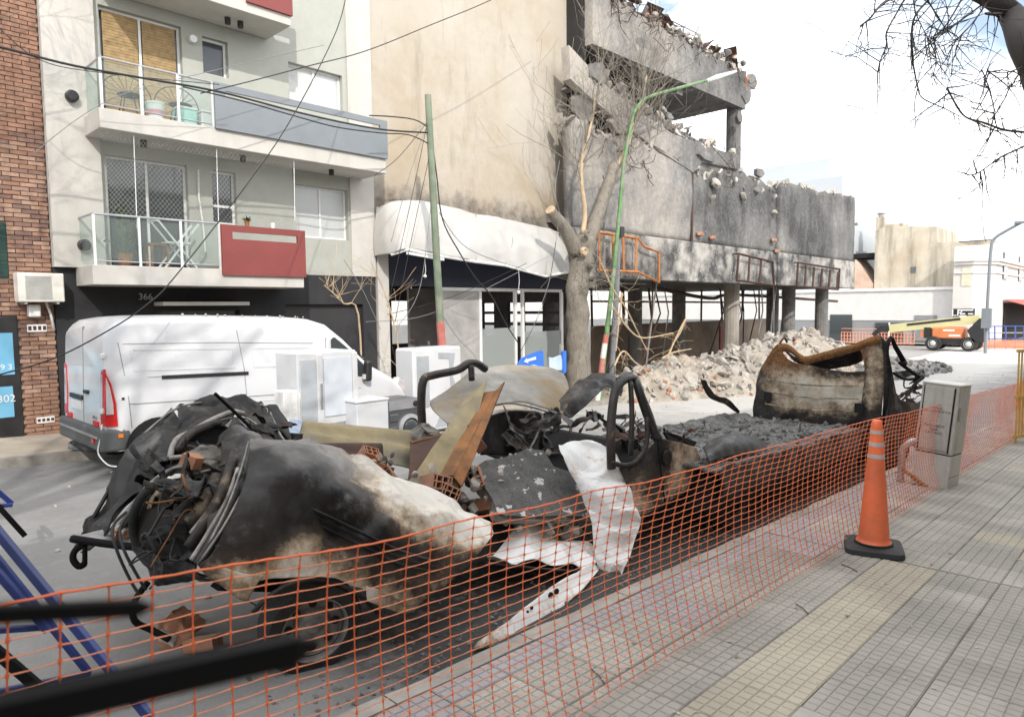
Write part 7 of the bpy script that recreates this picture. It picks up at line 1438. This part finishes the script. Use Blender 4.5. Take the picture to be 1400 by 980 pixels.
# ================================================================ TRAFFIC CONE
c0 = onground(1194, 752); cz = sx(c0.x)+.002
cn_ = thing('traffic_cone', 'tall slim orange traffic cone with three pale bands on the pavement', 'traffic cone', (c0.x, c0.y, cz))
ca = -math.atan(SL)
mb = MB(); nn = 10
prof = [(.215, 0), (.225, .012), (.22, .05), (.15, .062), (.12, .066)]
def sq(r, h): return [Vector((c0.x, c0.y, cz+h))+Matrix.Rotation(R(20), 3, 'Z') @ Vector((r*math.copysign(abs(math.cos(a))**.28, math.cos(a)), r*math.copysign(abs(math.sin(a))**.28, math.sin(a)), 0)) for a in [6.283*k/40 for k in range(40)]]
for r_, h_ in prof: mb.v += sq(r_, h_)
for i in range(len(prof)-1):
    for k in range(40): a = i*40+k; b = i*40+(k+1) % 40; mb.f.append((a, b, b+40, a+40))
mb.f += [tuple(reversed(range(40))), tuple(range(160, 200))]; mb.build('rubber_base', plain('cone_base', (.025, .025, .028), .7, var=.2, scale=10), cn_)
H = 1.12
mb = MB(); mb.lathe((c0.x, c0.y, cz), [(.142, .064), (.138, .085), (.128, .09), (.120, .12), (.045, H-.06), (.040, H-.02), (.030, H), (.012, H+.003)], 28); mb.build('cone_body', M['orange'], cn_, smooth=True)
MB().lathe((c0.x, c0.y, cz), [(.150, .066), (.152, .08), (.132, .084)], 28).build('collar', M['rubber'], cn_)
def cr_(h): return .120+(.045-.120)*(h-.12)/(H-.06-.12)+.0016
for h0, h1 in ((.80, .835), (.90, .935), (1.005, 1.035)): MB().lathe((c0.x, c0.y, cz), [(cr_(h0)-.001, h0), (cr_(h0), h0+.001), (cr_(h1), h1-.001), (cr_(h1)-.001, h1)], 28).build('reflective_band', M['reflect'], cn_)
# ================================================================ CABINET
cb0 = onground(1292, 668); cb = thing('utility_cabinet', 'weathered grey concrete utility cabinet leaning on the kerb side', 'cabinet', (cb0.x, cb0.y, sx(cb0.x)))
cw, cd, chh = .46, .40, 1.27
CM = Matrix.Translation((cb0.x-.02, cb0.y-.02, sx(cb0.x)-.02)) @ Matrix.Rotation(R(4.0), 4, 'X') @ Matrix.Rotation(R(3.2), 4, 'Y') @ Matrix.Rotation(R(-4), 4, 'Z')
m_cb = stucco('weathered_fibrecement', (.46, .44, .40), (.15, .14, .13), .6, (.30, .28, .25), .6, 2.2, .3); m_cl = stucco('chalky_plinth', (.52, .50, .46), (.3, .28, .25), .5, (.42, .40, .36), .4, 2.2, .3)
# local: x along street (0..cw), y across (0..cd); the two faces seen are -x and -y
xf(MB().box(0, cw, 0, cd, 0, .42), CM).build('plinth', m_cl, cb, bevel=.006); xf(MB().box(-.004, cw+.004, -.004, cd+.004, .432, chh), CM).build('case', m_cb, cb, bevel=.008); xf(MB().box(.005, cw-.005, .005, cd-.005, .415, .435), CM).build('joint', M['dark'], cb)
xf(MB().box(-.012, cw+.012, -.012, cd+.012, chh+.001, chh+.03), CM).build('top', plain('bleached_top', (.62, .61, .58), .8), cb, bevel=.01)
xf(MB().box(-.016, -.005, .05, cd-.035, .47, chh-.03), CM).build('door', m_cb, cb, bevel=.004); xf(MB().box(-.012, -.0045, .033, .048, .45, chh-.02), CM).build('door_gap', M['dark'], cb); xf(MB().box(-.012, -.0045, cd-.033, cd-.022, .45, chh-.02), CM).build('door_gap', M['dark'], cb)
xf(MB().box(.05, .10, -.018, -.005, .85, 1.02), CM).build('handle_plate', M['kerb'], cb); xf(MB().box(-.006, cw, -.001, .0, .15, .155), CM).build('plinth_crack', M['dark'], cb)
R3 = CM.to_3x3(); stn = plain('stencil_black', (.05, .05, .05), .8)
for (s, z, sz) in (('TRIPLE', .985, .042), ('CAPA CONDUCTOR', .945, .034), ('PROHIBIDO', .765, .042), ('FIJAR', .722, .04), ('CARTELES', .68, .042)): text(s, 'stencil_lettering', stn, cb, CM @ Vector((-.0175, .215, z)), sz, R3 @ Vector((0, -1, 0)), R3 @ Vector((0, 0, 1)), .0005)
pp = spline([CM @ Vector((.02, .52, -.02)), CM @ Vector((0, .53, .25)), CM @ Vector((-.02, .52, .42)), CM @ Vector((-.01, .44, .52)), CM @ Vector((.04, .38, .53))], 5)
MB().tube(pp, .042, 10).build('conduit_pipe', M['steel'], cb, smooth=True); MB().tube([CM @ Vector((-.01, .53, .17)), CM @ Vector((-.03, .3, .05)), CM @ Vector((-.03, .2, .0))], .022, 6).build('pipe_brace', M['rust'], cb)
# ================================================================ YELLOW BARRIER at the right edge
q0 = onground(1386, 606); yg = thing('yellow_barrier', 'yellow slatted metal barrier panel standing on the pavement', 'barrier', (q0.x, q0.y, sx(q0.x)))
m_y = plain('ochre_yellow', (.52, .33, .06), .55, var=.2, scale=6, dirt=(.3, .2, .08), dirtamt=.6); zt_ = at(1386, 480, q0.y).z; zb0 = sx(q0.x)
for i in range(9):
    x = q0.x+.02+i*.11; y = q0.y-.02-i*.03; MB().box(x-.022, x+.022, y-.012, y+.012, sx(x)+.0 if i % 8 == 0 else sx(x)+.12, zt_-.02).build('upright' if i % 8 == 0 else 'slat', m_y, yg)
for z in (zt_-.02, zb0+.12, (zt_+zb0)/2): MB().bar((q0.x-.02, q0.y-.005, z), (q0.x+.95, q0.y-.265, z-.03), .05, .05).build('rail', m_y, yg)
# ================================================================ BLUE BARRIERS, lower left
bb1 = thing('blue_barrier', 'large blue steel crowd barrier lying tilted behind the orange net', 'barrier', onground(120, 930))
def bbar(par, a, b, w, h, m_=M['blue'], nm='tube'): return MB().bar(at(*a), at(*b), w, h).build(nm, m_, par, bevel=.003)
bbar(bb1, (-60, 657, 3.6), (206, 982, 2.95), .03, .036, nm='main_tube'); bbar(bb1, (-40, 718, 3.9), (122, 920, 3.6), .026, .03, nm='leg'); bbar(bb1, (-30, 752, 3.7), (66, 862, 3.55), .03, .03, nm='brace'); bbar(bb1, (-60, 958, 3.3), (122, 920, 3.6), .026, .026, nm='foot'); bbar(bb1, (-40, 864, 3.6), (58, 857, 3.6), .025, .025, nm='cross_tube'); bbar(bb1, (-30, 868, 3.3), (72, 956, 3.2), .03, .04, M['iron'], 'dark_leg')
bb2 = thing('blue_barrier', 'small blue steel barrier corner standing on the sunlit road by the van', 'barrier', onground(30, 735)); bbar(bb2, (-40, 640, 6.9), (16, 688, 6.9), .04, .04, nm='top_tube'); bbar(bb2, (-40, 650, 6.8), (34, 732, 6.8), .04, .04, M['iron'], 'leg'); bbar(bb2, (-20, 693, 6.85), (17, 690, 6.85), .03, .03, nm='cross_tube')
# ================================================================ BLACK IRON SPIKES close to the lens
for i, (a, b, w, dy, lab) in enumerate((((-120, 845), (214, 829), .0085, .42, 'thin blurred black iron spike pointing across the barrier'), ((-160, 1012), (438, 878), .0165, .42, 'thick blurred black iron spike below the thin one'))):
    A, Bt = at(*a, .42), at(*b, .42); d = (Bt-A); tip = A+d*.90; r = thing('iron_spike', lab, 'railing', A); MB().bar(A-d*1.5, tip, w, w).build('shaft', M['iron'], r); side_ = d.normalized().cross(Vector((0, 0, 1))).normalized(); u2 = side_.cross(d.normalized())
    MB().add([tip+side_*w*.5+u2*w*.5, tip-side_*w*.5+u2*w*.5, tip-side_*w*.5-u2*w*.5, tip+side_*w*.5-u2*w*.5, Bt], [(0, 1, 4), (1, 2, 4), (2, 3, 4), (3, 0, 4), (3, 2, 1, 0)]).build('point', M['iron'], r)
# ================================================================ LITTER ON THE PAVEMENT
g = random.Random(55); lf1 = MB(); 
leafy = plain('dry_leaf', (.30, .22, .14), .8, var=.4, scale=30, bump=0)
for i, (px, py) in enumerate(((1352, 745), (1318, 717), (1163, 842), (1090, 832), (1300, 756), (1277, 772), (1380, 640), (1010, 900), (870, 880), (1200, 640))):
    p = onground(px, py); ln = g.uniform(.02, .045); a = g.uniform(0, 3); mb = MB(); d = Vector((math.cos(a), math.sin(a), 0))*ln; e = Vector((-d.y, d.x, 0))*.45; z = Vector((0, 0, .006)); mb.add([p+z*.5, p+d*.5+e+z*2, p+d+z, p+d*.5-e+z*1.5], [(0, 1, 2, 3)]); o = mb.build('dry_leaf', leafy, None, fix=False); tag(o, 'small dry curled leaf on the pavement tiles', 'leaf', 'dry leaves on the pavement')
for i, (a, b) in enumerate((((1088, 826), (1105, 840)), ((1150, 772), (1172, 782)), ((808, 915), (826, 935)))):
    o = MB().tube([onground(*a)+Vector((0, 0, .006)), onground((a[0]+b[0])/2+2, (a[1]+b[1])/2)+Vector((0, 0, .008)), onground(*b)+Vector((0, 0, .006))], .004, 4).build('fallen_twig', M['twigd'], None); tag(o, 'short dark twig lying on the pavement tiles', 'twig', 'twigs on the pavement')
bits = MB()
for i in range(240):
    x, y = g.uniform(1.8, 13), g.uniform(.2, 2.5); s = g.uniform(.004, .012); a = g.uniform(0, 3); bits.obox((x, y, sx(x)+.004), (s*g.uniform(1, 2.5), s, .003), (0, 0, a))
tag(bits.build('pavement_specks', M['concrete'], None), 'tiny pale crumbs scattered over the pavement tiles', 'debris', kind='stuff')
gm = MB()
for i in range(90):
    x0 = g.choice((6.16, 6.17, 6.15)); y = g.uniform(-.3, 2.5); p = Vector((x0+g.uniform(-.015, .015), y, sx(x0)-.01)); d = Vector((g.uniform(-.02, .02), g.uniform(-.02, .02), g.uniform(.008, .022))); e = Vector((.003, 0, 0)); gm.add([p-e, p+e, p+d], [(0, 1, 2)])
tag(gm.build('joint_grass', leafm, None, fix=False), 'sparse grass and moss in the open pavement joint', 'grass', kind='stuff')
